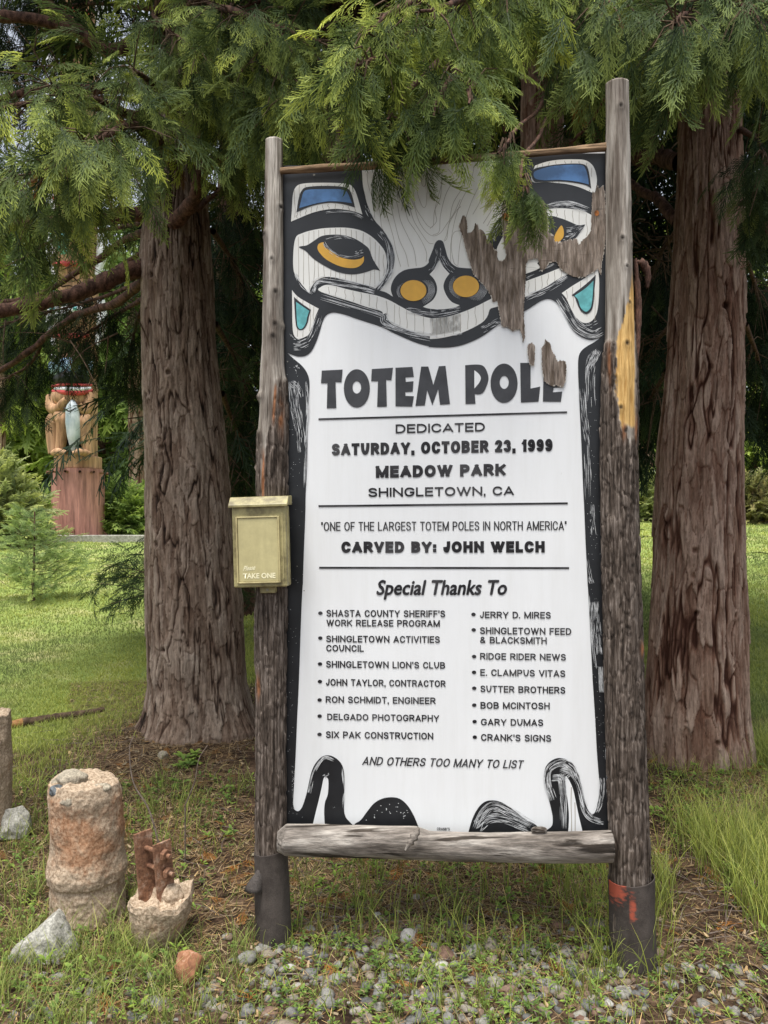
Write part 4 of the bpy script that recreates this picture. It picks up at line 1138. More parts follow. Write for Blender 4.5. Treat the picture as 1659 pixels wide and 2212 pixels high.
def build_board():
    # panel, 18 mm ply
    c = [onboard(600, 374), onboard(1322, 318), onboard(1322, 1822), onboard(600, 1815)]
    bm = bmesh.new()
    fv = [bm.verts.new(p) for p in c]; bv = [bm.verts.new(p - BN * .018) for p in c]
    bm.faces.new(fv[::-1]); bm.faces.new(bv)
    for k in range(4): bm.faces.new((fv[k], fv[(k + 1) % 4], bv[(k + 1) % 4], bv[k]))
    bmesh.ops.recalc_face_normals(bm, faces=bm.faces)
    board = bmobj('board', bm, [M['white']], sign)
    p = Paint()
    # ---- layer 1: upper face field, white dimmed for the shade at the top, under the black line work
    p.poly(FA, [(830, 150), (830, 150), (1659, 90), (1659, 90), (1659, 1560), (1659, 1560), (1450, 1560), (1200, 1500), (980, 1400), (600, 1250), (600, 1250)], WH, 1)
    p.poly(FB, [(0, 60), (0, 60), (700, 20), (700, 20), (700, 700), (560, 1150), (300, 1400), (0, 1440), (0, 1440)], WH, 1.3)
    # ---- grain lines on the face
    grain = [([(880, 165), (890, 260), (925, 380), (940, 480), (945, 540)]), ([(935, 160), (950, 330), (985, 480), (1000, 600), (1015, 640)]), ([(975, 158), (985, 300), (1030, 450), (1060, 560), (1100, 700), (1120, 800), (1160, 940)]),
             ([(1015, 155), (1030, 300), (1080, 450), (1110, 570), (1150, 720), (1200, 830), (1225, 940)]), ([(1065, 150), (1085, 300), (1130, 420), (1160, 560), (1220, 690), (1270, 800), (1290, 935)]),
             ([(1115, 148), (1130, 320), (1190, 440), (1220, 550), (1280, 640), (1340, 740), (1375, 830), (1370, 900)]), ([(1165, 145), (1180, 330), (1230, 440), (1270, 560), (1330, 660), (1390, 740), (1430, 750)]),
             ([(1210, 142), (1230, 330), (1270, 430), (1310, 560), (1370, 650), (1430, 685), (1490, 660), (1540, 590), (1600, 500), (1655, 380)]), ([(1265, 230), (1275, 420), (1340, 540), (1390, 605), (1430, 600), (1440, 480), (1490, 360), (1500, 200), (1510, 130)]),
             ([(1290, 210), (1300, 330), (1340, 440), (1370, 430), (1380, 320), (1420, 240), (1430, 150)]), ([(1325, 160), (1335, 250), (1355, 275), (1375, 220), (1395, 140)]), ([(1520, 730), (1545, 700), (1560, 590), (1620, 480), (1659, 440)]),
             ([(1659, 640), (1600, 660), (1580, 760), (1600, 900), (1640, 940)]), ([(1480, 920), (1490, 1000), (1460, 1090), (1500, 1150), (1440, 1230), (1450, 1290)]), ([(1500, 940), (1530, 1020), (1510, 1120), (1530, 1200), (1500, 1290)])]
    for g in grain: p.line(FA, bez(g, 40), .95, GR, 2)
    for g in ([(60, 130), (95, 200), (40, 420), (50, 520), (0, 580)], [(140, 120), (180, 190), (120, 320), (80, 480), (70, 600), (20, 630)], [(240, 110), (270, 220), (180, 380), (150, 520), (130, 620), (110, 670)], [(340, 105), (310, 230), (240, 370), (190, 520), (160, 700), (160, 860)],
              [(420, 100), (380, 240), (320, 370), (270, 520), (230, 700), (215, 860)], [(470, 100), (430, 230), (390, 360), (330, 470)], [(560, 90), (530, 250), (530, 350), (480, 430), (410, 540)], [(600, 90), (575, 200), (560, 330), (520, 420), (440, 560)]):
        p.line(FB, bez(g, 30), .95, GR, 2)
    for rx, ry in ((55, 85), (44, 66), (30, 48)):
        p.line(FB, [(475 + rx * math.cos(t) + ry * .18 * math.sin(t), 320 + ry * math.sin(t)) for t in np.linspace(0, 2 * math.pi, 26)], .95, GR, 2)
    # ---- layer 3: black masses
    p.poly(FA, [(140, 100), (140, 100), (835, 100), (835, 100), (845, 260), (862, 340), (885, 430), (940, 550), (1000, 620), (1050, 690), (1090, 770), (1110, 860), (1100, 950), (1075, 1020), (1040, 1070), (990, 1140), (990, 1140),
                (1040, 1155), (1095, 1190), (1095, 1190), (1078, 1130), (1090, 1070), (1130, 1010), (1190, 970), (1260, 955), (1340, 945), (1390, 910), (1425, 850), (1440, 780), (1455, 735), (1485, 720), (1512, 735), (1530, 790), (1550, 860), (1585, 915), (1640, 950), (1659, 952), (1659, 952),
                (1659, 1590), (1659, 1590), (1600, 1602), (1480, 1612), (1400, 1602), (1300, 1576), (1200, 1536), (1100, 1491), (1000, 1441), (800, 1375), (700, 1340), (620, 1322), (570, 1327), (535, 1352), (510, 1400), (490, 1470), (460, 1560), (420, 1640), (370, 1680), (310, 1686), (260, 1672), (228, 1660), (228, 1660), (140, 1640), (140, 1640)], BK, 3)
    p.poly(FB, [(1420, 0), (1420, 0), (645, 0), (645, 0), (640, 200), (650, 300), (620, 400), (560, 470), (500, 540), (465, 600), (443, 660), (440, 760), (455, 840), (440, 890), (400, 890), (240, 882), (180, 862), (140, 812), (115, 742), (100, 692), (70, 668), (40, 690), (22, 740), (-10, 820), (-10, 820),
                (-10, 1492), (-10, 1492), (120, 1497), (250, 1477), (400, 1412), (540, 1315), (720, 1222), (800, 1172), (860, 1135), (920, 1122), (975, 1150), (1010, 1190), (1040, 1250), (1080, 1330), (1130, 1390), (1200, 1430), (1260, 1436), (1330, 1408), (1330, 1408), (1420, 1380), (1420, 1380)], BK, 3.4)
    # right and left borders and the legs at the foot
    p.poly(FL1, [(60, 220), (60, 220), (100, 265), (100, 265), (150, 310), (210, 360), (250, 410), (275, 470), (280, 540), (275, 640), (266, 760), (262, 900), (262, 1100), (255, 1300), (248, 1450), (245, 1600), (240, 1750), (232, 1950), (224, 2220), (224, 2220), (20, 2220), (20, 2220)], BK, 3.8)
    p.poly(FL2, [(20, -8), (20, -8), (224, -8), (224, -8), (215, 150), (205, 400), (195, 700), (185, 950), (175, 1150), (165, 1400), (155, 1600), (147, 1750), (142, 1850), (152, 1905), (180, 1926), (207, 1908), (230, 1860), (260, 1760), (290, 1620), (320, 1540), (370, 1477), (420, 1453), (480, 1463), (540, 1510), (570, 1580), (576, 1700), (572, 1900), (585, 1970), (610, 2005), (650, 2045), (650, 2045), (650, 2150), (650, 2150), (20, 2150), (20, 2150)], BK, 3.4)
    p.poly(FR1, [(470, 90), (470, 90), (415, 115), (415, 115), (350, 165), (290, 200), (240, 240), (215, 300), (212, 420), (218, 560), (225, 720), (235, 920), (245, 1150), (255, 1400), (265, 1600), (275, 1850), (285, 2050), (293, 2216), (293, 2216), (500, 2216), (500, 2216)], BK, 3.8)
    p.poly(FR2, [(423, -6), (423, -6), (430, 100), (440, 300), (450, 500), (465, 800), (478, 1000), (490, 1200), (500, 1400), (512, 1560), (522, 1680), (520, 1760), (505, 1870), (490, 1925), (465, 1950), (430, 1920), (405, 1860), (385, 1780), (365, 1690), (340, 1600), (300, 1530), (250, 1490), (190, 1475), (140, 1485), (95, 1515), (65, 1560), (55, 1620), (65, 1680), (90, 1800), (120, 1930), (128, 1990), (120, 2050), (70, 2090), (70, 2090), (70, 2150), (70, 2150), (640, 2150), (640, 2150), (640, -6), (640, -6)], BK, 3.4)
    p.poly(FF, [(345, 500), (345, 500), (350, 462), (380, 440), (410, 400), (440, 365), (475, 345), (515, 338), (555, 345), (590, 375), (620, 425), (650, 500), (650, 500)], BK, 3.6)
    p.poly(FF, [(860, 510), (860, 510), (880, 440), (905, 390), (935, 360), (970, 352), (1010, 360), (1060, 390), (1110, 430), (1170, 465), (1200, 510), (1200, 510)], BK, 3.6)
    # ---- layer 5: white shapes
    p.poly(FA, [(250, 568), (250, 568), (258, 450), (265, 350), (290, 280), (350, 252), (500, 245), (650, 248), (730, 258), (770, 290), (800, 360), (842, 508), (842, 508), (760, 480), (640, 462), (560, 466), (470, 482), (380, 512)], WH, 5)
    p.poly(FA, [(295, 690), (340, 665), (400, 645), (500, 625), (600, 618), (700, 618), (790, 630), (860, 655), (930, 700), (990, 760), (1030, 820), (1045, 900), (1040, 990), (1010, 1060), (952, 1122), (952, 1122), (850, 1088), (700, 1052), (600, 1030), (520, 1030), (460, 1060), (420, 1110), (400, 1162), (400, 1162), (340, 1090), (300, 1040), (280, 1000), (270, 960), (267, 880), (275, 760)], WH, 5)
    p.poly(FA, [(480, 1140), (500, 1108), (550, 1092), (620, 1102), (700, 1125), (820, 1152), (950, 1178), (1060, 1217), (1170, 1277), (1280, 1332), (1380, 1363), (1450, 1371), (1550, 1357), (1660, 1330), (1660, 1330), (1660, 1470), (1660, 1470), (1560, 1495), (1450, 1512), (1380, 1515), (1280, 1490), (1180, 1452), (1090, 1420), (1050, 1370), (1040, 1330), (1012, 1335), (1000, 1312), (880, 1277), (750, 1232), (600, 1187)], WH, 5)
    p.poly(FB, [(-1, 1273), (-1, 1273), (100, 1266), (200, 1242), (330, 1192), (470, 1122), (560, 1075), (730, 990), (850, 945), (970, 897), (1060, 860), (1060, 860), (1070, 930), (1070, 930), (1000, 962), (900, 1027), (800, 1077), (720, 1112), (560, 1170), (490, 1190), (460, 1205), (440, 1260), (390, 1312), (250, 1382), (100, 1422), (-1, 1432), (-1, 1432)], WH, 5)
    # nose centre
    p.poly(FA, [(1480, 888), (1480, 888), (1440, 960), (1400, 1005), (1400, 1005), (1440, 1050), (1462, 1110), (1455, 1170), (1420, 1225), (1345, 1275), (1345, 1275), (1400, 1290), (1500, 1296), (1600, 1282), (1650, 1262), (1650, 1262), (1585, 1235), (1540, 1180), (1515, 1110), (1530, 1050), (1565, 1000), (1565, 1000), (1520, 950)], WH, 5.5)
    p.poly(FA, [(258, 1135), (258, 1135), (300, 1185), (370, 1230), (480, 1290), (480, 1290), (455, 1350), (430, 1430), (400, 1500), (350, 1532), (305, 1540), (272, 1505), (262, 1420), (260, 1300)], WH, 5)
    p.poly(FB, [(810, 95), (810, 95), (900, 65), (1000, 50), (1120, 47), (1200, 55), (1250, 90), (1275, 140), (1286, 200), (1282, 250), (1270, 305), (1270, 305), (1240, 300), (1150, 262), (1050, 237), (980, 230), (900, 222), (800, 225), (780, 180)], WH, 5)
    p.poly(FB, [(900, 432), (1000, 424), (1100, 430), (1180, 445), (1262, 485), (1262, 485), (1270, 600), (1230, 720), (1100, 800), (960, 828), (830, 842), (845, 885), (730, 932), (730, 932), (640, 920), (540, 840), (512, 760), (540, 680), (620, 560), (760, 465)], WH, 5)
    p.poly(FB, [(1015, 1078), (1015, 1078), (1100, 1020), (1200, 958), (1292, 880), (1292, 880), (1304, 1000), (1292, 1200), (1252, 1288), (1185, 1308), (1122, 1262), (1082, 1190), (1050, 1120)], WH, 5)
    p.poly(FL2, [(400, 1650), (415, 1638), (440, 1660), (436, 1780), (412, 1850), (405, 1950), (418, 2140), (418, 2140), (285, 2140), (285, 2140), (330, 1950), (360, 1830), (385, 1720)], W2, 5)
    p.poly(FR2, [(235, 1632), (265, 1660), (300, 1740), (320, 1830), (345, 1950), (390, 2140), (390, 2140), (255, 2140), (255, 2140), (265, 1980), (255, 1850), (240, 1740)], W2, 5)
    # vertical grain on white pieces
    rg = random.Random(5)
    def bars(frame, xs, ytop, ybot, layer=5.9, wd=.95):
        for k, xx in enumerate(xs):
            a, b = ytop(xx), ybot(xx)
            if b - a < 8: continue
            p.line(frame, bez([(xx, a), (xx + rg.uniform(-6, 6), a + (b - a) * .35), (xx + rg.uniform(-9, 9), a + (b - a) * .7), (xx + rg.uniform(-4, 4), b)], 10), wd, GR, layer)
    itp = lambda xs, ys: (lambda x: float(np.interp(x, xs, ys)))
    bars(FA, [310, 350, 400, 440, 480, 530, 575, 620, 660, 705, 750, 790, 850, 905, 950, 985, 1020], itp([300, 400, 600, 700, 860, 990, 1045], [700, 650, 622, 622, 662, 770, 900]), itp([300, 345, 400, 430, 520, 700, 950, 1040], [1035, 1085, 1130, 1080, 1035, 1055, 1110, 990]))
    bars(FA, [280, 320, 372, 430, 500, 560, 610, 650, 690, 720, 760], itp([270, 300, 700, 790], [330, 262, 262, 350]), itp([270, 300, 330, 740, 800], [540, 520, 300, 275, 480]))
    bars(FA, [300, 330, 372, 420, 470, 510, 560, 620, 680, 730, 780], itp([290, 400, 600, 780], [500, 450, 415, 452]), itp([290, 380, 560, 700, 800], [540, 508, 466, 470, 490]))
    bars(FA, [560, 625, 700, 765, 830, 900, 965, 1040, 1110, 1150, 1210, 1275, 1350, 1425, 1490, 1560, 1620], itp([500, 620, 950, 1170, 1380, 1450, 1660], [1110, 1108, 1185, 1282, 1368, 1376, 1338]), itp([500, 750, 1000, 1060, 1180, 1380, 1660], [1160, 1225, 1305, 1380, 1445, 1508, 1465]))
    bars(FB, [50, 110, 180, 230, 290, 350, 410, 760, 810, 860, 910, 960, 1010], itp([0, 200, 470, 730, 970, 1060], [1278, 1248, 1128, 996, 904, 870]), itp([0, 100, 250, 390, 450, 720, 900, 1060], [1426, 1416, 1376, 1306, 1250, 1108, 1022, 935]))
    bars(FB, [830, 870, 920, 970, 1040, 1090, 1150, 1210, 1245], itp([800, 1000, 1200, 1280], [92, 55, 62, 150]), itp([800, 1050, 1190, 1220, 1280], [120, 86, 90, 140, 240]))
    bars(FB, [900, 940, 990, 1040, 1090, 1140, 1190, 1230], itp([820, 1000, 1240], [222, 218, 285]), itp([820, 900, 1050, 1150, 1240], [222, 224, 238, 262, 298]))
    bars(FB, [930, 975, 1040, 1100, 1150, 1205], itp([900, 1000, 1180, 1250], [440, 430, 452, 490]), itp([900, 1000, 1080, 1140, 1250], [485, 498, 528, 552, 700]))
    bars(FB, [1050, 1100, 1160, 1210, 1270], itp([1020, 1200, 1290], [1082, 962, 890]), itp([1020, 1090, 1270, 1300], [1090, 1190, 1290, 1000]))
    bars(FA, [300, 350, 405, 440], itp([260, 300, 480], [1145, 1190, 1292]), itp([260, 290, 340, 400, 460], [1300, 1520, 1530, 1490, 1340]))
    bars(FR2, [285, 315], lambda x: 1720 if x < 300 else 1850, lambda x: 2130, 5.9, 1.6)
    # ---- layer 7: inner black
    p.poly(FA, [(295, 492), (295, 492), (315, 370), (340, 310), (380, 282), (500, 272), (640, 275), (710, 290), (750, 330), (782, 452), (782, 452), (700, 427), (600, 412), (500, 420), (400, 446)], BK, 7)
    p.poly(FA, [(315, 779), (380, 765), (430, 735), (500, 690), (580, 677), (680, 680), (780, 710), (860, 760), (900, 800), (930, 880), (990, 977), (990, 977), (940, 965), (880, 985), (800, 1003), (720, 1003), (620, 980), (520, 930), (430, 870), (370, 810)], BK, 7)
    p.poly(FA, [(275, 1193), (275, 1193), (330, 1240), (416, 1300), (416, 1300), (400, 1350), (390, 1400), (365, 1450), (330, 1468), (297, 1446), (286, 1380), (280, 1290)], BK, 7)
    p.poly(FB, [(790, 130), (920, 95), (1050, 82), (1160, 82), (1205, 100), (1225, 150), (1242, 272), (1242, 272), (1200, 247), (1100, 227), (980, 217), (860, 222), (800, 215)], BK, 7)
    p.poly(FB, [(905, 487), (1000, 500), (1080, 530), (1140, 555), (1197, 549), (1197, 549), (1160, 605), (1130, 645), (1100, 675), (1000, 740), (900, 745), (760, 690), (640, 640), (640, 640), (740, 560)], BK, 7)
    p.poly(FB, [(1277, 938), (1277, 938), (1200, 1010), (1090, 1095), (1090, 1095), (1115, 1108), (1130, 1150), (1160, 1212), (1200, 1240), (1240, 1217), (1259, 1160), (1267, 1050)], BK, 7)
    # ---- layer 8: colours
    p.poly(FA, [(320, 456), (320, 456), (340, 370), (355, 325), (390, 305), (500, 300), (640, 300), (700, 312), (725, 340), (756, 416), (756, 416), (650, 402), (550, 402), (430, 425)], BL, 8)
    p.poly(FB, [(800, 150), (850, 125), (950, 100), (1080, 90), (1165, 92), (1195, 115), (1215, 180), (1223, 242), (1223, 242), (1130, 220), (1000, 207), (880, 210), (810, 195)], BL, 8)
    p.poly(FA, [(520, 740), (480, 755), (470, 790), (490, 830), (540, 880), (620, 925), (700, 950), (780, 953), (830, 930), (855, 895), (855, 855), (855, 855), (830, 875), (780, 885), (720, 880), (650, 860), (590, 820), (545, 790), (522, 765)], YE, 8)
    p.poly(FB, [(1013, 558), (1030, 600), (1025, 650), (985, 690), (965, 690), (958, 645), (985, 590)], YE, 8)
    p.ell(FA, 1266, 1141, 108, 87, YE, 8)
    p.ell(FB, 277, 1027, 101, 83, YE, 8)
    p.poly(FA, [(292, 1235), (292, 1235), (350, 1275), (402, 1310), (402, 1310), (385, 1360), (375, 1410), (350, 1450), (325, 1460), (305, 1435), (298, 1370)], TE, 8)
    p.poly(FB, [(1259, 983), (1259, 983), (1200, 1040), (1113, 1100), (1113, 1100), (1140, 1130), (1160, 1190), (1200, 1222), (1235, 1195), (1248, 1140), (1256, 1050)], TE, 8)
    # ---- layer 9: dry brush
    p.streaks(FA, [(990, 650), (1050, 730), (1075, 860), (1060, 990), (980, 1130)], 62, 34, 9, 1)
    p.streaks(FA, [(960, 1130), (1030, 1040), (1065, 950)], 70, 26, 9, 2, wmax=1.5)
    p.streaks(FA, [(870, 430), (900, 500), (940, 560)], 40, 10, 9, 3)
    p.streaks(FA, [(540, 500), (650, 490), (780, 505), (850, 540)], 30, 16, 9, 4)
    p.streaks(FA, [(420, 1150), (450, 1080), (530, 1055), (700, 1078), (850, 1110), (950, 1140)], 62, 60, 9, 5, wmax=1.3, lmax=.35)
    p.streaks(FA, [(500, 1185), (700, 1245), (1000, 1340), (1030, 1400), (1200, 1480), (1420, 1530)], 70, 60, 9, 6, wmax=1.0, lmax=.35)
    p.streaks(FA, [(1010, 1420), (1180, 1475), (1400, 1530)], 40, 30, 9, 7)
    p.streaks(FA, [(1200, 1300), (1380, 1330), (1480, 1335), (1659, 1295)], 46, 34, 9, 8, wmax=1.0, lmax=.4)
    p.streaks(FA, [(270, 1600), (350, 1590), (420, 1530), (500, 1320)], 70, 34, 9, 9, wmax=1.2, lmax=.35)
    p.streaks(FA, [(240, 1470), (270, 1530), (330, 1560)], 20, 8, 9, 10)
    p.streaks(FA, [(280, 1000), (330, 1100), (420, 1180)], 34, 14, 9, 11)
    p.streaks(FA, [(520, 740), (560, 800), (640, 850), (740, 870), (850, 850)], 26, 20, 9, 12, wmax=.9)
    p.streaks(FA, [(780, 830), (850, 815)], 34, 14, 9, 13)
    p.streaks(FA, [(540, 720), (660, 695), (780, 730)], 30, 14, 9, 14, wmax=.7)
    p.streaks(FA, [(1395, 1000), (1450, 940), (1480, 850), (1470, 790)], 50, 16, 9, 15, wmax=.9)
    p.streaks(FA, [(1490, 850), (1540, 930), (1600, 990)], 50, 16, 9, 16, wmax=.9)
    for cc, fx in ((1266, FA),):
        for k in range(8):
            p.line(fx, [(1275 + (118 + 7 * k) * math.cos(t), 1135 + (92 + 6 * k) * math.sin(t)) for t in np.linspace(-1.0 + .05 * k, 1.1, 16)], .55, ST, 9, True)
        for k in range(4):
            p.line(fx, [(1262 + (116 + 6 * k) * math.cos(t), 1141 + (92 + 5 * k) * math.sin(t)) for t in np.linspace(2.2 + .1 * k, 3.9 - .2 * k, 12)], .5, ST, 9, True)
    for k in range(8):
        p.line(FB, [(277 + (112 + 8 * k) * math.cos(t), 1025 + (90 + 7 * k) * math.sin(t)) for t in np.linspace(-.2, 1.5 - .08 * k, 14)], .55, ST, 9, True)
    for k in range(4):
        p.line(FB, [(277 - (108 + 7 * k) * math.cos(t), 1025 + (88 + 6 * k) * math.sin(t)) for t in np.linspace(-.8, 1.2, 14)], .5, ST, 9, True)
    p.streaks(FB, [(470, 680), (480, 620), (540, 520)], 60, 18, 9, 17)
    p.streaks(FB, [(900, 410), (1000, 392), (1100, 400), (1220, 440)], 50, 50, 9, 18, wmax=1.0)
    p.streaks(FB, [(1050, 600), (1120, 590), (1180, 560)], 60, 22, 9, 19, wmax=1.0)
    p.streaks(FB, [(1020, 660), (1080, 640), (1130, 600)], 30, 10, 9, 191, wmax=1.0)
    p.streaks(FB, [(740, 1120), (900, 1050), (1060, 955)], 50, 40, 9, 20, wmax=1.2, lmax=.4)
    p.streaks(FB, [(990, 1120), (1060, 1230), (1130, 1340), (1250, 1400), (1330, 1370)], 70, 46, 9, 21, wmax=1.2, lmax=.4)
    p.streaks(FB, [(1130, 1290), (1200, 1335), (1290, 1300)], 40, 14, 9, 22)
    p.streaks(FB, [(400, 1360), (540, 1290)], 60, 20, 9, 23)
    p.streaks(FB, [(0, 1412), (150, 1405), (250, 1390)], 14, 10, 9, 24)
    p.streaks(FB, [(740, 960), (860, 905), (960, 860)], 30, 14, 9, 25)
    p.streaks(FB, [(0, 1215), (60, 1215), (120, 1205)], 30, 12, 9, 26)
    # borders
    p.streaks(FL1, [(150, 500), (160, 700), (200, 900), (220, 1100)], 90, 70, 9, 27, wmax=1.0, lmax=.3)
    p.streaks(FL1, [(130, 500), (180, 560), (200, 640)], 70, 34, 9, 271, wmax=1.0, lmax=.5)
    p.streaks(FL1, [(250, 500), (268, 700), (250, 1000), (245, 1400)], 26, 36, 9, 28, wmax=1.3, lmax=.3)
    p.streaks(FL1, [(160, 370), (190, 410)], 40, 14, 9, 281)
    p.specks(FL1, [(120, 300), (160, 900), (170, 1400), (190, 2200)], 110, 40, 9, 29)
    p.streaks(FR1, [(370, 230), (330, 330), (310, 480), (320, 720)], 90, 60, 9, 30, wmax=1.0, lmax=.3)
    p.streaks(FR1, [(300, 400), (350, 300), (370, 240)], 60, 30, 9, 301, wmax=1.0, lmax=.5)
    p.streaks(FR1, [(240, 560), (265, 850), (290, 1060), (300, 1500)], 60, 50, 9, 31, wmax=1.1, lmax=.2)
    p.streaks(FR1, [(330, 1540), (335, 1700), (345, 1800)], 40, 20, 9, 32, wmax=1.2)
    p.streaks(FR1, [(290, 2000), (310, 2140), (330, 2212)], 40, 26, 9, 33, wmax=1.0)
    p.specks(FR1, [(300, 500), (340, 1300), (350, 2000)], 120, 50, 9, 34)
    p.streaks(FR2, [(480, 150), (490, 350), (510, 600)], 80, 80, 9, 35, wmax=1.0, lmax=.3)
    p.streaks(FR2, [(540, 700), (542, 800), (545, 920)], 52, 120, 9, 36, wmax=1.0, lmax=.6, lmin=.2)
    p.streaks(FR2, [(440, 100), (452, 400), (490, 720)], 20, 20, 9, 37)
    p.specks(FR2, [(500, 100), (520, 900), (540, 1500)], 110, 60, 9, 38)
    p.streaks(FR2, [(545, 1640), (545, 1760), (520, 1870), (490, 1930)], 50, 44, 9, 39, wmax=1.3, lmax=.5)
    p.streaks(FR2, [(585, 1350), (580, 1600), (595, 1800)], 18, 14, 9, 40)
    p.streaks(FR2, [(220, 2070), (215, 1850), (200, 1660), (120, 1640)], 60, 70, 9, 41, wmax=1.0, lmax=.5)
    p.streaks(FR2, [(130, 1830), (85, 1680), (100, 1560), (200, 1510), (290, 1560), (340, 1650)], 66, 90, 9, 42, wmax=1.4, lmax=.3)
    p.streaks(FR2, [(190, 1560), (280, 1600), (340, 1680), (380, 1850), (430, 1960), (500, 2000), (560, 2010)], 60, 80, 9, 43, wmax=1.3, lmax=.25)
    p.streaks(FR2, [(170, 1620), (200, 1640), (260, 1600)], 60, 40, 9, 431, wmax=1.0)
    p.streaks(FF, [(900, 480), (930, 410), (980, 375), (1060, 410), (1160, 465)], 40, 60, 9, 44, wmax=1.2, lmax=.4)
    p.streaks(FF, [(900, 470), (960, 425), (1040, 430), (1140, 470)], 60, 80, 9, 45, wmax=1.3, lmax=.35)
    p.specks(FF, [(420, 420), (520, 380), (600, 440)], 50, 26, 9, 46)
    p.streaks(FL2, [(280, 1770), (320, 1600), (400, 1475), (490, 1490)], 26, 40, 9, 47, wmax=1.3, lmax=.4)
    p.streaks(FL2, [(560, 1560), (570, 1750), (560, 1900)], 14, 14, 9, 48)
    p.streaks(FL2, [(405, 1640), (450, 1600)], 40, 14, 9, 49)
    p.specks(FL2, [(130, 100), (140, 700), (110, 1200), (110, 1900), (500, 1900)], 70, 40, 9, 50)
    p.specks(FL2, [(150, 1550), (150, 1760), (160, 1900)], 30, 70, 9, 51, W2)
    art = bmobj('painted_face', p.bm, MATS, board)
    return board
board = build_board()

def text_mesh(bm, s, frame, box, off, layer, shear=0.0):
    """a slanted mixed-case line from the built-in face, struck several times for weight"""
    cu = bpy.data.curves.new('txt', 'FONT')
    cu.body = s; cu.size = 1.0; cu.shear = shear; cu.resolution_u = 3
    o = bpy.data.objects.new('txt', cu); sc.collection.objects.link(o)
    dg = bpy.context.evaluated_depsgraph_get(); dg.update()
    me = bpy.data.meshes.new_from_object(o.evaluated_get(dg))
    n = len(me.vertices)
    co = np.empty(n * 3); me.vertices.foreach_get('co', co); co = co.reshape(-1, 3)
    x0, x1 = co[:, 0].min(), co[:, 0].max()
    bx0, c0, b0, bx1, c1, b1 = box
    for k, (ox, oy) in enumerate(((0, 0), (off, 0), (-off, 0), (0, off), (0, -off), (off * .7, off * .7), (-off * .7, -off * .7))):
        fx = (co[:, 0] - x0) / (x1 - x0); fy = co[:, 1] / .729 + oy
        X = bx0 + (bx1 - bx0) * fx + ox * (b0 - c0)
        base = b0 + (b1 - b0) * fx; capy = c0 + (c1 - c0) * fx
        Yp = base + (capy - base) * fy
        vs = [bm.verts.new(onboard(*frame(p, q), off=LAYER * (layer + .12 * k))) for p, q in zip(X, Yp)]
        for poly in me.polygons:
            try:
                f = bm.faces.new([vs[i] for i in poly.vertices]); f.normal_update()
                if f.normal.dot(Vector(BN)) < 0: f.normal_flip()
            except ValueError: pass
    bpy.data.objects.remove(o); bpy.data.curves.remove(cu); bpy.data.meshes.remove(me)

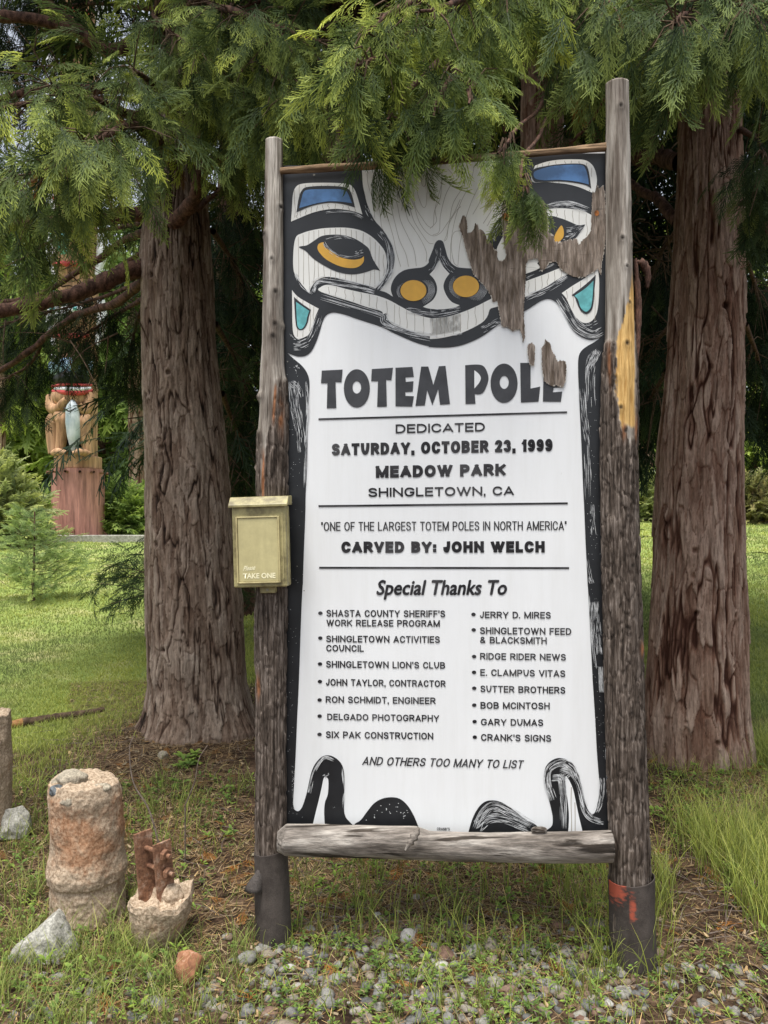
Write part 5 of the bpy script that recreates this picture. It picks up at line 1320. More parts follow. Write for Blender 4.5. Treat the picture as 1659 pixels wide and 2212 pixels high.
# block capitals as pen strokes: (x, y) is a sharp point, (x, y, 1) a rounded corner
S_ = [(0, 0), (0, 1)]
GLYPH = {
 'A': (.72, [[(0, 0), (.5, 1)], [(.5, 1), (1, 0)], [(.2, .27), (.8, .27)]]),
 'B': (.66, [S_, [(0, 1), (.5, 1), (.93, 1, 1), (.93, .53, 1), (.5, .53), (0, .53)], [(0, .53), (.5, .53), (1, .53, 1), (1, 0, 1), (.5, 0), (0, 0)]]),
 'C': (.68, [[(1, .66), (1, 1, 1), (0, 1, 1), (0, 0, 1), (1, 0, 1), (1, .34)]]),
 'D': (.68, [S_, [(0, 1), (.4, 1), (1, 1, 1), (1, 0, 1), (.4, 0), (0, 0)]]),
 'E': (.58, [S_, [(0, 1), (1, 1)], [(0, .52), (.92, .52)], [(0, 0), (1, 0)]]),
 'F': (.55, [S_, [(0, 1), (1, 1)], [(0, .5), (.88, .5)]]),
 'G': (.72, [[(1, .70), (1, 1, 1), (0, 1, 1), (0, 0, 1), (1, 0, 1), (1, .45), (.55, .45)]]),
 'H': (.68, [S_, [(1, 0), (1, 1)], [(0, .52), (1, .52)]]),
 'I': (0, [S_]),
 'J': (.5, [[(1, 1), (1, 0, 1), (0, 0, 1), (0, .3)]]),
 'K': (.68, [S_, [(1, 1), (0, .36)], [(.34, .58), (1, 0)]]),
 'L': (.54, [S_, [(0, 0), (1, 0)]]),
 'M': (.84, [S_, [(1, 0), (1, 1)], [(0, 1), (.5, 0)], [(.5, 0), (1, 1)]]),
 'N': (.70, [S_, [(1, 0), (1, 1)], [(0, 1), (1, 0)]]),
 'O': (.74, [[(.5, 1), (1, 1, 1), (1, 0, 1), (0, 0, 1), (0, 1, 1), (.5, 1)]]),
 'P': (.64, [S_, [(0, 1), (.5, 1), (1, 1, 1), (1, .44, 1), (.5, .44), (0, .44)]]),
 'R': (.67, [S_, [(0, 1), (.5, 1), (.97, 1, 1), (.97, .48, 1), (.5, .48), (0, .48)], [(.5, .48), (1, 0)]]),
 'S': (.63, [[(.96, .72), (.96, 1, 1), (.03, 1, 1), (.03, .56, 1), (1, .48, 1), (1, 0, 1), (0, 0, 1), (0, .28)]]),
 'T': (.62, [[(0, 1), (1, 1)], [(.5, 0), (.5, 1)]]),
 'U': (.68, [[(0, 1), (0, 0, 1), (1, 0, 1), (1, 1)]]),
 'V': (.70, [[(0, 1), (.5, 0)], [(.5, 0), (1, 1)]]),
 'W': (1.0, [[(0, 1), (.27, 0)], [(.27, 0), (.5, 1)], [(.5, 1), (.73, 0)], [(.73, 0), (1, 1)]]),
 'X': (.68, [[(0, 0), (1, 1)], [(0, 1), (1, 0)]]),
 'Y': (.70, [[(0, 1), (.5, .42)], [(1, 1), (.5, .42)], [(.5, .42), (.5, 0)]]),
 '1': (.36, [[(0, .78), (.9, 1)], [(1, 0), (1, 1)]]),
 '2': (.58, [[(0, .68), (0, 1, 1), (1, 1, 1), (1, .55, 1), (.05, 0)], [(0, 0), (1, 0)]]),
 '3': (.58, [[(0, .72), (0, 1, 1), (.94, 1, 1), (.94, .53, 1), (.4, .53)], [(.4, .53), (1, .53, 1), (1, 0, 1), (0, 0, 1), (0, .28)]]),
 '9': (.58, [[(0, .25), (0, 0, 1), (1, 0, 1), (1, .5), (1, 1, 1), (0, 1, 1), (0, .42, 1), (1, .42)]]),
 '&': (.70, [[(1, 0), (.12, .74), (.12, 1, 1), (.72, 1, 1), (.72, .66, 1), (0, .46, 1), (0, 0, 1), (.75, 0, 1), (.95, .42)]]),
 '.': (0, [[(0, 0), (0, .02)]]), ',': (0, [[(0, .03), (0, -.02), (-.5, -.14)]]), ':': (0, [[(0, .05), (0, .08)], [(0, .60), (0, .63)]]),
 "'": (0, [[(0, .76), (0, 1)]]), '"': (.24, [[(0, .76), (0, 1)], [(1, .76), (1, 1)]]),
}
def pen_path(pts, W, w):
    """rounded corners filled in; units of the cap height"""
    wx = max(W - w, 1e-4)
    q = [(w / 2 + p[0] * wx, w / 2 + p[1] * (1 - w), len(p) > 2) for p in pts]
    out = []
    for i, (x, y, c) in enumerate(q):
        P = np.array((x, y))
        if not c: out.append(P); continue
        A, B_ = np.array(q[i - 1][:2]), np.array(q[i + 1][:2])
        a = P + (A - P) * (.5 if q[i - 1][2] else 1.0); b = P + (B_ - P) * (.5 if q[i + 1][2] else 1.0)
        k = .58
        for t in np.linspace(0, 1, 8):
            out.append((1 - t) ** 3 * a + 3 * (1 - t) ** 2 * t * (a + (P - a) * k) + 3 * (1 - t) * t * t * (b + (P - b) * k) + t ** 3 * b)
    r = [out[0]]
    for p in out[1:]:
        if np.linalg.norm(p - r[-1]) > 1e-4: r.append(p)
    return np.array(r)
def write(bm, s, frame, box, w, layer, shear=0.0, gap=.10):
    """a line of block capitals between the traced ends of the line"""
    bx0, c0, b0, bx1, c1, b1 = box
    total = math.hypot(bx1 - bx0, b1 - b0) / ((b0 - c0 + b1 - c1) / 2) - abs(shear)
    wid = lambda ch, k: .30 * k if ch == ' ' else max(w, GLYPH[ch][0] * k) if GLYPH[ch][0] else w
    lo, hi = .3, 3.0
    for _ in range(40):
        k = (lo + hi) / 2
        t = sum(wid(c, k) for c in s) + gap * k * (len(s) - 1)
        lo, hi = (k, hi) if t < total else (lo, k)
    x = 0.0; lay = 0
    for ch in s:
        W = wid(ch, k)
        if ch != ' ':
            for st in GLYPH[ch][1]:
                C = pen_path(st, W, w); lay += 1
                d0 = norm(C[1] - C[0]); d1 = norm(C[-1] - C[-2])
                closed = np.linalg.norm(C[0] - C[-1]) < 1e-6
                if not closed and not (ch in 'CGS239&' and len(st) > 3):
                    C[0] = C[0] - d0 * w / 2; C[-1] = C[-1] + d1 * w / 2
                L, R = [], []
                n = len(C)
                for i in range(n):
                    a = C[i] - C[i - 1] if i else (C[-1] - C[-2] if closed else C[1] - C[0]); b = C[i + 1] - C[i] if i < n - 1 else (C[1] - C[0] if closed else a)
                    a, b = norm(a), norm(b)
                    m = norm(np.array((-a[1] - b[1], a[0] + b[0])))
                    ln = min(1.6, 1 / max(.4, abs(np.dot(m, (-a[1], a[0])))))
                    L.append(C[i] + m * w / 2 * ln); R.append(C[i] - m * w / 2 * ln)
                V = []
                for p in L + R:
                    py = p[1] if ch in ",&" else min(1.0, max(0.0, p[1]))
                    fx = (x + p[0] + shear * py) / (total + abs(shear))
                    base = b0 + (b1 - b0) * fx; cap = c0 + (c1 - c0) * fx
                    V.append(bm.verts.new(onboard(*frame(bx0 + (bx1 - bx0) * fx, base + (cap - base) * py), off=LAYER * (layer + .14 * (lay % 5)))))
                for i in range(n - 1):
                    f = bm.faces.new((V[i], V[i + 1], V[n + i + 1], V[n + i])); f.normal_update()
                    if f.normal.dot(Vector(BN)) < 0: f.normal_flip()
        x += W + gap * k

def lettering():
    # heading, traced letter by letter
    p = Paint()
    for pts in ([(88, 104), (213, 98), (206, 175), (170, 172), (175, 329), (118, 330), (122, 180), (83, 180)], [(388, 95), (515, 87), (505, 163), (474, 160), (478, 320), (420, 322), (425, 168), (384, 168)],
                [(530, 87), (632, 82), (640, 142), (590, 145), (592, 172), (638, 168), (633, 230), (588, 234), (590, 256), (640, 258), (630, 320), (530, 318)],
                [(684, 80), (727, 80), (757, 190), (790, 78), (830, 76), (857, 305), (797, 309), (786, 215), (751, 312), (720, 222), (706, 313), (650, 316)],
                [(1278, 58), (1340, 58), (1340, 212), (1398, 200), (1388, 290), (1282, 296)], [(1418, 100), (1530, 95), (1528, 205), (1478, 208), (1474, 234), (1530, 230), (1522, 291), (1414, 290)]):
        p.poly(FC, pts, 0, 3, False)
    p.ring(FC, (298, 211, 298, 205), (78, 115), (26, 37), 0, 3)
    p.ring(FC, (1181, 180, 1182, 175), (81, 118), (27, 39), 0, 3)
    p.poly(FC, [(948, 72), (948, 72), (1025, 68), (1065, 85), (1088, 150), (1066, 220), (1040, 245), (1005, 245), (1005, 245), (1010, 303), (1010, 303), (950, 305), (950, 305)], 0, 3)
    p.poly(FC, [(1003, 102), (1003, 102), (1030, 125), (1042, 150), (1030, 180), (1003, 212), (1003, 212)], 1, 3.6)
    o = bmobj('lettering', p.bm, [M['grey_letter'], M['white']], board); tag(o, 'large heading TOTEM POLE in faded black')
    # rules
    for fr_, a, b in ((FC, (68, 396), (1559, 354)), (FC, (68, 917), (1563, 900)), (FC2, (72, 457), (1571, 459))):
        p = Paint(); p.line(fr_, [a, ((a[0] + b[0]) / 2, (a[1] + b[1]) / 2), b], 4.2, 0, 3); bmobj('rule_line', p.bm, M['ink'], board)
    def one(s_, frame, box, w, shear=0.0, label=None):
        bm = bmesh.new()
        write(bm, s_, frame, box, w, 3, shear)
        o = bmobj('lettering', bm, M['ink'], board)
        if label: tag(o, label)
    one('DEDICATED', FC, (531, 427, 481, 1066, 415, 469), .19)
    one('SATURDAY, OCTOBER 23, 1999', FC, (148, 543, 614, 1472, 513, 588), .27)
    one('MEADOW PARK', FC, (412, 676, 748, 1190, 662, 735), .29)
    one('SHINGLETOWN, CA', FC, (367, 808, 863, 1240, 797, 852), .20)
    one('"ONE OF THE LARGEST TOTEM POLES IN NORTH AMERICA"', FC2, (84, 183, 236, 1556, 177, 232), .125, 0, 'thin narrow capitals in quotation marks')
    one('CARVED BY: JOHN WELCH', FC2, (205, 300, 368, 1425, 297, 366), .30)
    bm = bmesh.new(); text_mesh(bm, 'Special Thanks To', FC2, (418, 528, 618, 1196, 527, 617), .035, 3, .22)
    tag(bmobj('lettering', bm, M['ink'], board), 'slanted Special Thanks To heading')
    L = [("SHASTA COUNTY SHERIFF'S", 208, 115, 190, 1490, 122, 197), ('WORK RELEASE PROGRAM', 208, 220, 293, 1433, 227, 300), ('SHINGLETOWN ACTIVITIES', 206, 393, 465, 1433, 400, 475), ('COUNCIL', 206, 493, 565, 612, 497, 569), ("SHINGLETOWN LION'S CLUB", 205, 666, 740, 1490, 680, 752),
         ('JOHN TAYLOR, CONTRACTOR', 204, 860, 935, 1495, 878, 950), ('RON SCHMIDT, ENGINEER', 200, 1047, 1120, 1387, 1062, 1135), ('DELGADO PHOTOGRAPHY', 217, 1235, 1305, 1425, 1252, 1325), ('SIX PAK CONSTRUCTION', 203, 1425, 1500, 1362, 1443, 1517)]
    Rr = [('JERRY D. MIRES', 207, 133, 206, 972, 138, 211), ('SHINGLETOWN FEED', 207, 303, 378, 1193, 313, 387), ('& BLACKSMITH', 208, 405, 477, 928, 413, 487), ('RIDGE RIDER NEWS', 208, 580, 653, 1135, 592, 665), ('E. CLAMPUS VITAS', 210, 755, 828, 1128, 768, 842),
          ('SUTTER BROTHERS', 212, 932, 1005, 1128, 948, 1022), ('BOB MCINTOSH', 212, 1110, 1183, 960, 1117, 1191), ('GARY DUMAS', 217, 1290, 1363, 890, 1298, 1372), ("CRANK'S SIGNS", 218, 1455, 1530, 975, 1467, 1541)]
    for frame, rows in ((FD, L), (FE, Rr)):
        for t in rows: one(t[0], frame, t[1:], .185)
    for frame, dots in ((FD, ((143, 152), (142, 421), (139, 700), (138, 890), (135, 1089), (135, 1263), (134, 1460))), (FE, ((137, 165), (139, 332), (143, 620), (143, 790), (145, 962), (145, 1144), (149, 1322), (151, 1490)))):
        for a, b in dots:
            p = Paint(); p.ell(frame, a, b, 24, 19, 0, 3, n=20); bmobj('bullet', p.bm, M['ink'], board)
    one('AND OTHERS TOO MANY TO LIST', FF, (385, 155, 193, 1115, 172, 210), .155, .25, 'closing line in slanted capitals')
    one("CRANK'S", FF, (722, 474, 487, 780, 475, 488), .17)
lettering()

M['torn'] = plain('torn_paper_edge', (.50, .46, .40), .8, .2, .25, 40)
def bare_patches():
    r = random.Random(3)
    def jag(pts, step=9, amp=7):
        out = []
        for i in range(len(pts)):
            a, b = np.array(pts[i], float), np.array(pts[(i + 1) % len(pts)], float)
            L = np.linalg.norm(b - a); n = max(1, int(L / step))
            for k in range(n):
                q = a + (b - a) * k / n
                steep = abs(b[1] - a[1]) / (L + 1e-6)
                out.append((q[0] + r.uniform(-1, 1) * (amp * .55), q[1] + r.uniform(-1, 1) * amp * (1.6 - steep)))
        return out
    A = [(255, 478), (275, 490), (285, 530), (287, 620), (320, 610), (335, 590), (350, 540), (370, 560), (375, 595), (410, 600), (430, 640), (445, 680), (480, 710), (490, 740), (515, 750), (520, 830), (560, 830), (580, 810), (588, 780), (575, 740), (560, 600), (550, 500), (555, 400), (575, 335), (615, 340), (640, 370), (760, 370), (880, 380), (900, 440), (910, 560), (915, 625), (950, 635), (960, 690), (1000, 690), (1060, 670), (1130, 665), (1145, 710), (1170, 680), (1220, 630), (1240, 600), (1245, 430), (1250, 300), (1275, 295), (1285, 245), (1300, 275), (1335, 255), (1345, 300), (1350, 450), (1358, 560), (1350, 680), (1335, 780), (1320, 850), (1315, 940), (1290, 890), (1250, 920), (1200, 950), (1160, 960), (1110, 950), (1060, 930), (1000, 890), (970, 830), (920, 840), (880, 905), (850, 905), (840, 840), (825, 810), (760, 815), (740, 850), (735, 960), (728, 1100), (720, 1200), (725, 1300), (730, 1420), (715, 1465), (710, 1410), (690, 1350), (640, 1375), (600, 1340), (550, 1335), (545, 1290), (530, 1200), (520, 1130), (485, 1150), (470, 1100), (440, 1050), (400, 1000), (360, 960), (330, 920), (310, 850), (290, 790), (270, 720), (255, 650), (235, 600), (222, 560), (240, 520)]
    I1 = [(750, 1480), (780, 1460), (805, 1480), (808, 1560), (800, 1640), (770, 1635), (755, 1560)]
    I2 = [(890, 1435), (925, 1470), (935, 1520), (965, 1570), (975, 1600), (1040, 1605), (1050, 1650), (1045, 1740), (1030, 1795), (940, 1790), (880, 1760), (862, 1640), (862, 1500), (885, 1475)]
    for k, pts in enumerate((A, I1, I2)):
        p = Paint()
        ctr = np.mean(np.array(pts, float), 0)
        p.poly(FB, jag([tuple(np.array(q) + norm(np.array(q) - ctr) * 2.2) for q in pts], 7, 8), 3, 10.2, False)
        p.poly(FB, jag(pts), 0, 11, False)
        if k == 0:
            p.ell(FB, 592, 492, 36, 32, 1, 12); p.ell(FB, 590, 506, 13, 10, 2, 13)
            p.ell(FB, 1283, 465, 18, 22, 1, 12)
            rr = random.Random(9)
            for j in range(46):
                x, y = rr.uniform(560, 1330), rr.uniform(400, 900)
                if 890 < x < 1245 and y < 690: continue
                x2 = x + rr.uniform(40, 160)
                p.line(FB, [(x, y), ((x + x2) / 2, y + rr.uniform(-4, 4)), (x2, y + rr.uniform(-5, 5))], rr.uniform(.3, .7), 2, 12, True)
        bmobj('bare_patch', p.bm, [M['bare'], M['knot'], M['hole'], M['torn']], board)
    p = Paint()
    p.poly(FB, [(470, 345), (485, 335), (508, 345), (500, 362), (480, 370)], 0, 11, False)
    bmobj('bare_patch', p.bm, [M['knot']], board)
    for (fx, x, y) in ((FA, 443, 183), (FA, 1116, 137), (FL1, 97, 333), (FL1, 178, 2062), (FL2, 237, 58)):
        p = Paint(); p.ell(fx, x, y, 9 if fx is FA else 5, 8 if fx is FA else 5, 0, 12, n=14); p.ell(fx, x, y, 4 if fx is FA else 2, 3.5 if fx is FA else 2, 1, 13, n=10)
        bmobj('screw', p.bm, [M['screw'], M['hole']], board)
bare_patches()

# ---- posts
def log(name, rows, Y, parent, seed, NA, NZ, masks, knots, bumps=(), depth_shift=0.0):
    """upright log traced as rows (v, left, right) at distance Y; masks(u, v, n) -> bark, yellow, orange"""
    rw = np.array(rows, float)
    v = np.linspace(rw[0, 0], rw[-1, 0], NZ)
    l = np.interp(v, rw[:, 0], rw[:, 1]); r_ = np.interp(v, rw[:, 0], rw[:, 2])
    cx = ((l + r_) / 2 - CX) / F * Y; R = (r_ - l) / 2 / F * Y
    z = CAM_H + Y * (HZ - v) / F
    th = np.linspace(0, 2 * math.pi, NA, endpoint=False) + math.pi / 2
    TH, Z = np.meshgrid(th, z)
    RRm = np.repeat(R[:, None], NA, 1)
    U = CX + (cx[:, None] + np.cos(TH) * RRm) / Y * F
    Vv = np.repeat(v[:, None], NA, 1)
    n = fbm(U * .06, Vv * .02, seed=seed)
    bark, yel, org = masks(U, Vv, n)
    s = (TH - math.pi / 2) * R.mean()
    e, cid, oyc = cells(s / .018 + .5 * n, Z / .09 + n, seed)
    fib = fbm(s * 160, Z * 7, seed=seed + 3, oct=3); lump = fbm(np.cos(TH) * 1.6, np.sin(TH) * 1.6, Z * 2.4, seed=seed + 4)
    crack = np.maximum(0, 1 - np.abs(fbm(s * 30, Z * 1.6, seed=seed + 6, oct=2)) * 14)
    rough = 0.0020 * fib - 0.0034 * crack * (1 - bark) + .0035 * fbm(s * 12, Z * 1.5, seed=seed + 12, oct=2)
    rough = rough + bark * (0.0035 + 0.006 * (sstep(0, .3, e) * (.5 + .5 * cid) - .4) + .003 * fbm(s * 60, Z * 20, seed=seed + 8))
    kn = np.zeros_like(Z)
    for (ku, kv, ks) in knots:
        d2 = ((U - ku) / ks) ** 2 + ((Vv - kv) / (ks * 1.1)) ** 2
        front = (np.sin(TH) < 0)
        kn = np.maximum(kn, np.exp(-d2 * 1.2) * front)
        rough = rough + (0.004 * np.exp(-d2 * .35) - .006 * np.exp(-d2 * 2.5)) * front
    for (bu, bv, bs, ba) in bumps:
        d2 = ((U - bu) / bs) ** 2 + ((Vv - bv) / bs) ** 2
        rough = rough + ba * np.exp(-d2)
    Rt = RRm + rough + 0.004 * lump
    V = np.stack([cx[:, None] + np.cos(TH) * Rt, Y + depth_shift + np.sin(TH) * Rt, Z], -1).reshape(-1, 3)
    i = np.arange(NZ - 1)[:, None] * NA; j = np.arange(NA)[None, :]
    Q = np.stack([i + j, i + NA + j, i + NA + (j + 1) % NA, i + (j + 1) % NA], -1).reshape(-1, 4)
    # caps
    n0 = len(V)
    V = np.vstack([V, [[cx[0], Y + depth_shift, z[0] + .004]], [[cx[-1], Y + depth_shift, z[-1]]]])
    jj = np.arange(NA)
    T1 = np.stack([np.full(NA, n0), jj, (jj + 1) % NA], 1); b0 = (NZ - 1) * NA
    T2 = np.stack([np.full(NA, n0 + 1), b0 + (jj + 1) % NA, b0 + jj], 1)
    pad = lambda a: np.concatenate([np.clip(a, 0, 1).ravel(), [0, 0]])
    return npmesh(name, V, [Q, np.vstack([T1, T2])], M['post'], parent, {'bark': pad(bark), 'yellow': pad(yel), 'orange': pad(org), 'knot': pad(kn)}, True)

def mask_left(U, V, n):
    right = sstep(-3, 3, U - (597 - .12 * np.maximum(0, V - 830) + 10 * n))
    bark = sstep(-10, 10, V - 830 + 24 * n + 30 * fbm(U * .3, V * .02, seed=8)) * right
    low = sstep(-40, 40, V - 1090 + 30 * n)
    bark = np.maximum(bark, low * .95)
    lstrip = sstep(2, -2, U - (571 + 4 * n)) * sstep(-8, 8, V - 932)
    bark = np.maximum(bark, lstrip)
    org = np.exp(-((U - 609) / 5.0) ** 2 - ((V - 905) / 28.0) ** 2) * 1.3 * sstep(-.2, .25, n) + np.exp(-((U - 598 - (V - 850) * -.05) / 2.2) ** 2) * sstep(830, 850, V) * sstep(930, 900, V)
    org = org + np.exp(-((U - 574) / 2.6) ** 2) * sstep(960, 1000, V) * sstep(1090, 1060, V) * 1.1
    org = org + np.exp(-((U - 562) / 3.5) ** 2 - ((V - 1480) / 22) ** 2)
    return bark, np.zeros_like(U), np.clip(org, 0, 1)
def mask_right(U, V, n):
    ye_l = np.interp(V, [560, 640, 700, 740, 800, 900, 940], [1362, 1352, 1338, 1326, 1322, 1328, 1334]) + 9 * n + 4 * fbm(U * .5, V * .12, seed=3)
    ye_r = np.interp(V, [560, 700, 760, 860, 940], [1372, 1366, 1362, 1360, 1362]) + 2 * n
    yel = sstep(-1.5, 1.5, U - ye_l) * sstep(1.5, -1.5, U - ye_r) * sstep(580, 640, V + 12 * n) * sstep(6, -6, V - 932 - 22 * n)
    bark = sstep(-10, 10, V - 936 + 30 * n + 22 * fbm(U * .3, V * .03, seed=5))
    bark = np.maximum(bark, sstep(-8, 8, V - 745 + 20 * n) * sstep(2, -2, U - ye_l + 2))
    bark = np.maximum(bark, sstep(-8, 8, V - 700 + 10 * n) * sstep(-2, 2, U - ye_r - 1))
    org = np.exp(-((U - 1336) / 3.5) ** 2 - ((V - 935) / 16) ** 2) + np.exp(-((U - 1363) / 2.5) ** 2 - ((V - 930) / 22) ** 2)
    for (a, b, c) in ((1394, 1192, 9), (1420 - 34, 1398, 12)):
        org = org + np.exp(-((U - a + 10) / 4) ** 2 - ((V - b) / c) ** 2)
    org = org + np.exp(-((U - 1312) / 2.5) ** 2 - ((V - 790) / 40) ** 2) * .8
    return bark * (1 - yel), yel, np.clip(org, 0, 1)
YPL, YPR = 2.955, 2.80
log('post', [(304, 574, 611), (450, 571, 612), (600, 568, 613), (740, 567, 614), (790, 564, 615), (826, 562, 620), (900, 560, 621), (940, 556, 621), (1080, 557, 620), (1300, 555, 618), (1600, 554, 617), (1840, 554, 616), (2050, 556, 622)], YPL, sign, 51, 120, 520, mask_left,
    [(608, 452, 5), (572, 510, 6), (598, 636, 6), (597, 705, 6), (593, 732, 7), (590, 565, 4)], [(562, 858, 9, .012), (566, 510, 8, .006), (616, 706, 8, .005), (600, 900, 4, -.004)])
log('post', [(181, 1308, 1356), (300, 1308, 1359), (440, 1310, 1362), (600, 1309, 1366), (740, 1308, 1370), (800, 1304, 1374), (900, 1301, 1375), (1000, 1300, 1373), (1200, 1303, 1378), (1500, 1310, 1388), (1880, 1320, 1402), (2075, 1324, 1410)], YPR, sign, 61, 120, 560, mask_right,
    [(1336, 524, 5), (1360, 532, 3), (1345, 584, 4), (1352, 660, 4), (1345, 748, 6), (1334, 240, 5), (1330, 885, 5), (1340, 935, 6), (1320, 820, 5), (1348, 1010, 4), (1345, 1115, 5), (1355, 1220, 5), (1343, 1350, 5), (1375, 1050, 4), (1352, 1530, 4)], [(1366, 440, 7, .004)])

# peeling bark on the posts
def bark_slab(pix, width, thick, Y, parent, seed, mat='bark_limb', curl=0.0):
    rng = np.random.default_rng(seed)
    C = bez([at(u, v, Y + dy) for (u, v, dy) in pix], 20)
    n = len(C); wd = width * np.sin(np.linspace(.5, math.pi - .35, n)) / F * Y
    a = Acc(); T = norm(np.gradient(C, axis=0)); S_ = norm(np.cross(T, np.array((0, 1.0, 0))))
    ring = []
    for k in range(n):
        c = C[k]; s_ = S_[k] * wd[k] * (1 + .2 * rng.normal()); d = np.array((0, -thick, 0))
        ring.append([c - s_, c - s_ * .3 + d * 1.2, c + s_ * .4 + d, c + s_ + d * .2, c + s_ * .8 - d * .3, c - s_ * .7 - d * .3])
    V = np.array(ring).reshape(-1, 3)
    i = np.arange(n - 1)[:, None] * 6; j = np.arange(6)[None, :]
    Q = np.stack([i + j, i + (j + 1) % 6, i + 6 + (j + 1) % 6, i + 6 + j], -1).reshape(-1, 4)
    return npmesh('loose_bark', V, Q, M[mat], parent, None, True)
bark_slab([(1372, 560, 0), (1378, 640, 0), (1378, 720, 0), (1374, 800, 0)], 7, .012, YPR, sign, 1)
bark_slab([(1375, 566, 0), (1390, 570, .01), (1399, 592, .02), (1398, 622, .03)], 9, .006, YPR, sign, 2)
bark_slab([(558, 930, 0), (558, 985, 0), (560, 1040, 0), (562, 1075, 0)], 6, .01, YPL, sign, 3, 'twig_grey')
bark_slab([(553, 1300, 0), (552, 1370, 0), (555, 1450, 0), (558, 1500, 0)], 4.5, .008, YPL, sign, 4, 'twig_grey')

# rails
def rail(name, rows, parent, seed, mat, depth, NA=40, NX=260):
    """rows: (u, top v, bottom v, Y)"""
    rw = np.array(rows, float)
    u = np.linspace(rw[0, 0], rw[-1, 0], NX)
    tp, bt, Yy = [np.interp(u, rw[:, 0], rw[:, k]) for k in (1, 2, 3)]
    X = (u - CX) / F * Yy; zc = CAM_H + Yy * (HZ - (tp + bt) / 2) / F; R = (bt - tp) / 2 / F * Yy
    th = np.linspace(0, 2 * math.pi, NA, endpoint=False)
    TH, Xg = np.meshgrid(th, X)
    s = TH * R.mean()
    d = .0024 * fbm(s * 130, Xg * 8, seed=seed, oct=3) + .004 * fbm(np.cos(TH) * 1.5, np.sin(TH) * 1.5, Xg * 4, seed=seed + 2) - .003 * np.maximum(0, 1 - np.abs(fbm(s * 35, Xg * 1.8, seed=seed + 4, oct=2)) * 12)
    Rt = R[:, None] + d
    V = np.stack([Xg, Yy[:, None] - np.sin(TH + math.pi / 2) * Rt * depth * 0 - np.cos(TH) * Rt * depth, zc[:, None] + np.sin(TH) * Rt], -1).reshape(-1, 3)
    i = np.arange(NX - 1)[:, None] * NA; j = np.arange(NA)[None, :]
    Q = np.stack([i + j, i + (j + 1) % NA, i + NA + (j + 1) % NA, i + NA + j], -1).reshape(-1, 4)
    n0 = len(V)
    V = np.vstack([V, [[X[0] - .004, Yy[0], zc[0]]], [[X[-1] + .004, Yy[-1], zc[-1]]]])
    jj = np.arange(NA); b0 = (NX - 1) * NA
    T = np.vstack([np.stack([np.full(NA, n0), (jj + 1) % NA, jj], 1), np.stack([np.full(NA, n0 + 1), b0 + jj, b0 + (jj + 1) % NA], 1)])
    return npmesh(name, V, [Q, T], M[mat], parent, None, True)
rail('rail', [(600, 1795, 1838, 2.88), (618, 1780, 1848, 2.87), (900, 1786, 1856, 2.815), (930, 1796, 1857, 2.81), (1100, 1800, 1862, 2.78), (1250, 1797, 1863, 2.755), (1321, 1795, 1862, 2.745)], sign, 71, 'rail', .8)
rail('rail', [(606, 364, 377, 2.925), (700, 355, 371, 2.91), (800, 350, 366, 2.89), (960, 338, 354, 2.865), (1100, 328, 343, 2.84), (1210, 319, 334, 2.82), (1309, 309, 328, 2.805)], sign, 73, 'rail_top', .9)
# splinter lifted from the lower rail
bark_slab([(905, 1788, -.03), (898, 1802, -.05), (888, 1818, -.06), (876, 1836, -.06)], 8, .006, 2.79, sign, 5, 'rail')
# flake of stone resting on the lower rail
def rock_obj(name, c, size, mat, seed, label, cat, parent=None, group=None, sub=4, rough=.28, facets=0):
    rng = np.random.default_rng(seed)
    bm = bmesh.new(); bmesh.ops.create_icosphere(bm, subdivisions=sub, radius=1)
    co = np.array([v.co[:] for v in bm.verts])
    if facets:
        for k in range(facets):
            n = norm(rng.normal(0, 1, 3)); lim = rng.uniform(.55, .85)
            d = co @ n; over = np.maximum(0, d - lim); co = co - over[:, None] * n[None] * .92
    d = 1 + rough * fbm(co[:, 0] * 1.6 + seed, co[:, 1] * 1.6, co[:, 2] * 1.6, seed=seed) + .06 * fbm(co[:, 0] * 7, co[:, 1] * 7, co[:, 2] * 7, seed=seed + 1)
    co = co * d[:, None] * np.array(size)[None] + np.array(c)[None]
    for v, p in zip(bm.verts, co): v.co = p
    o = bmobj(name, bm, M[mat] if isinstance(mat, str) else mat, parent, 0, True)
    if label: tag(o, label, cat, group)
    return o
rock_obj('bark_chip', at(1166, 1793, 2.765) + np.array((0, 0, -.002)), (.032, .015, .014), 'rail', 5, 'small pale chip lying on top of the lower log rail', 'wood chip', facets=5)

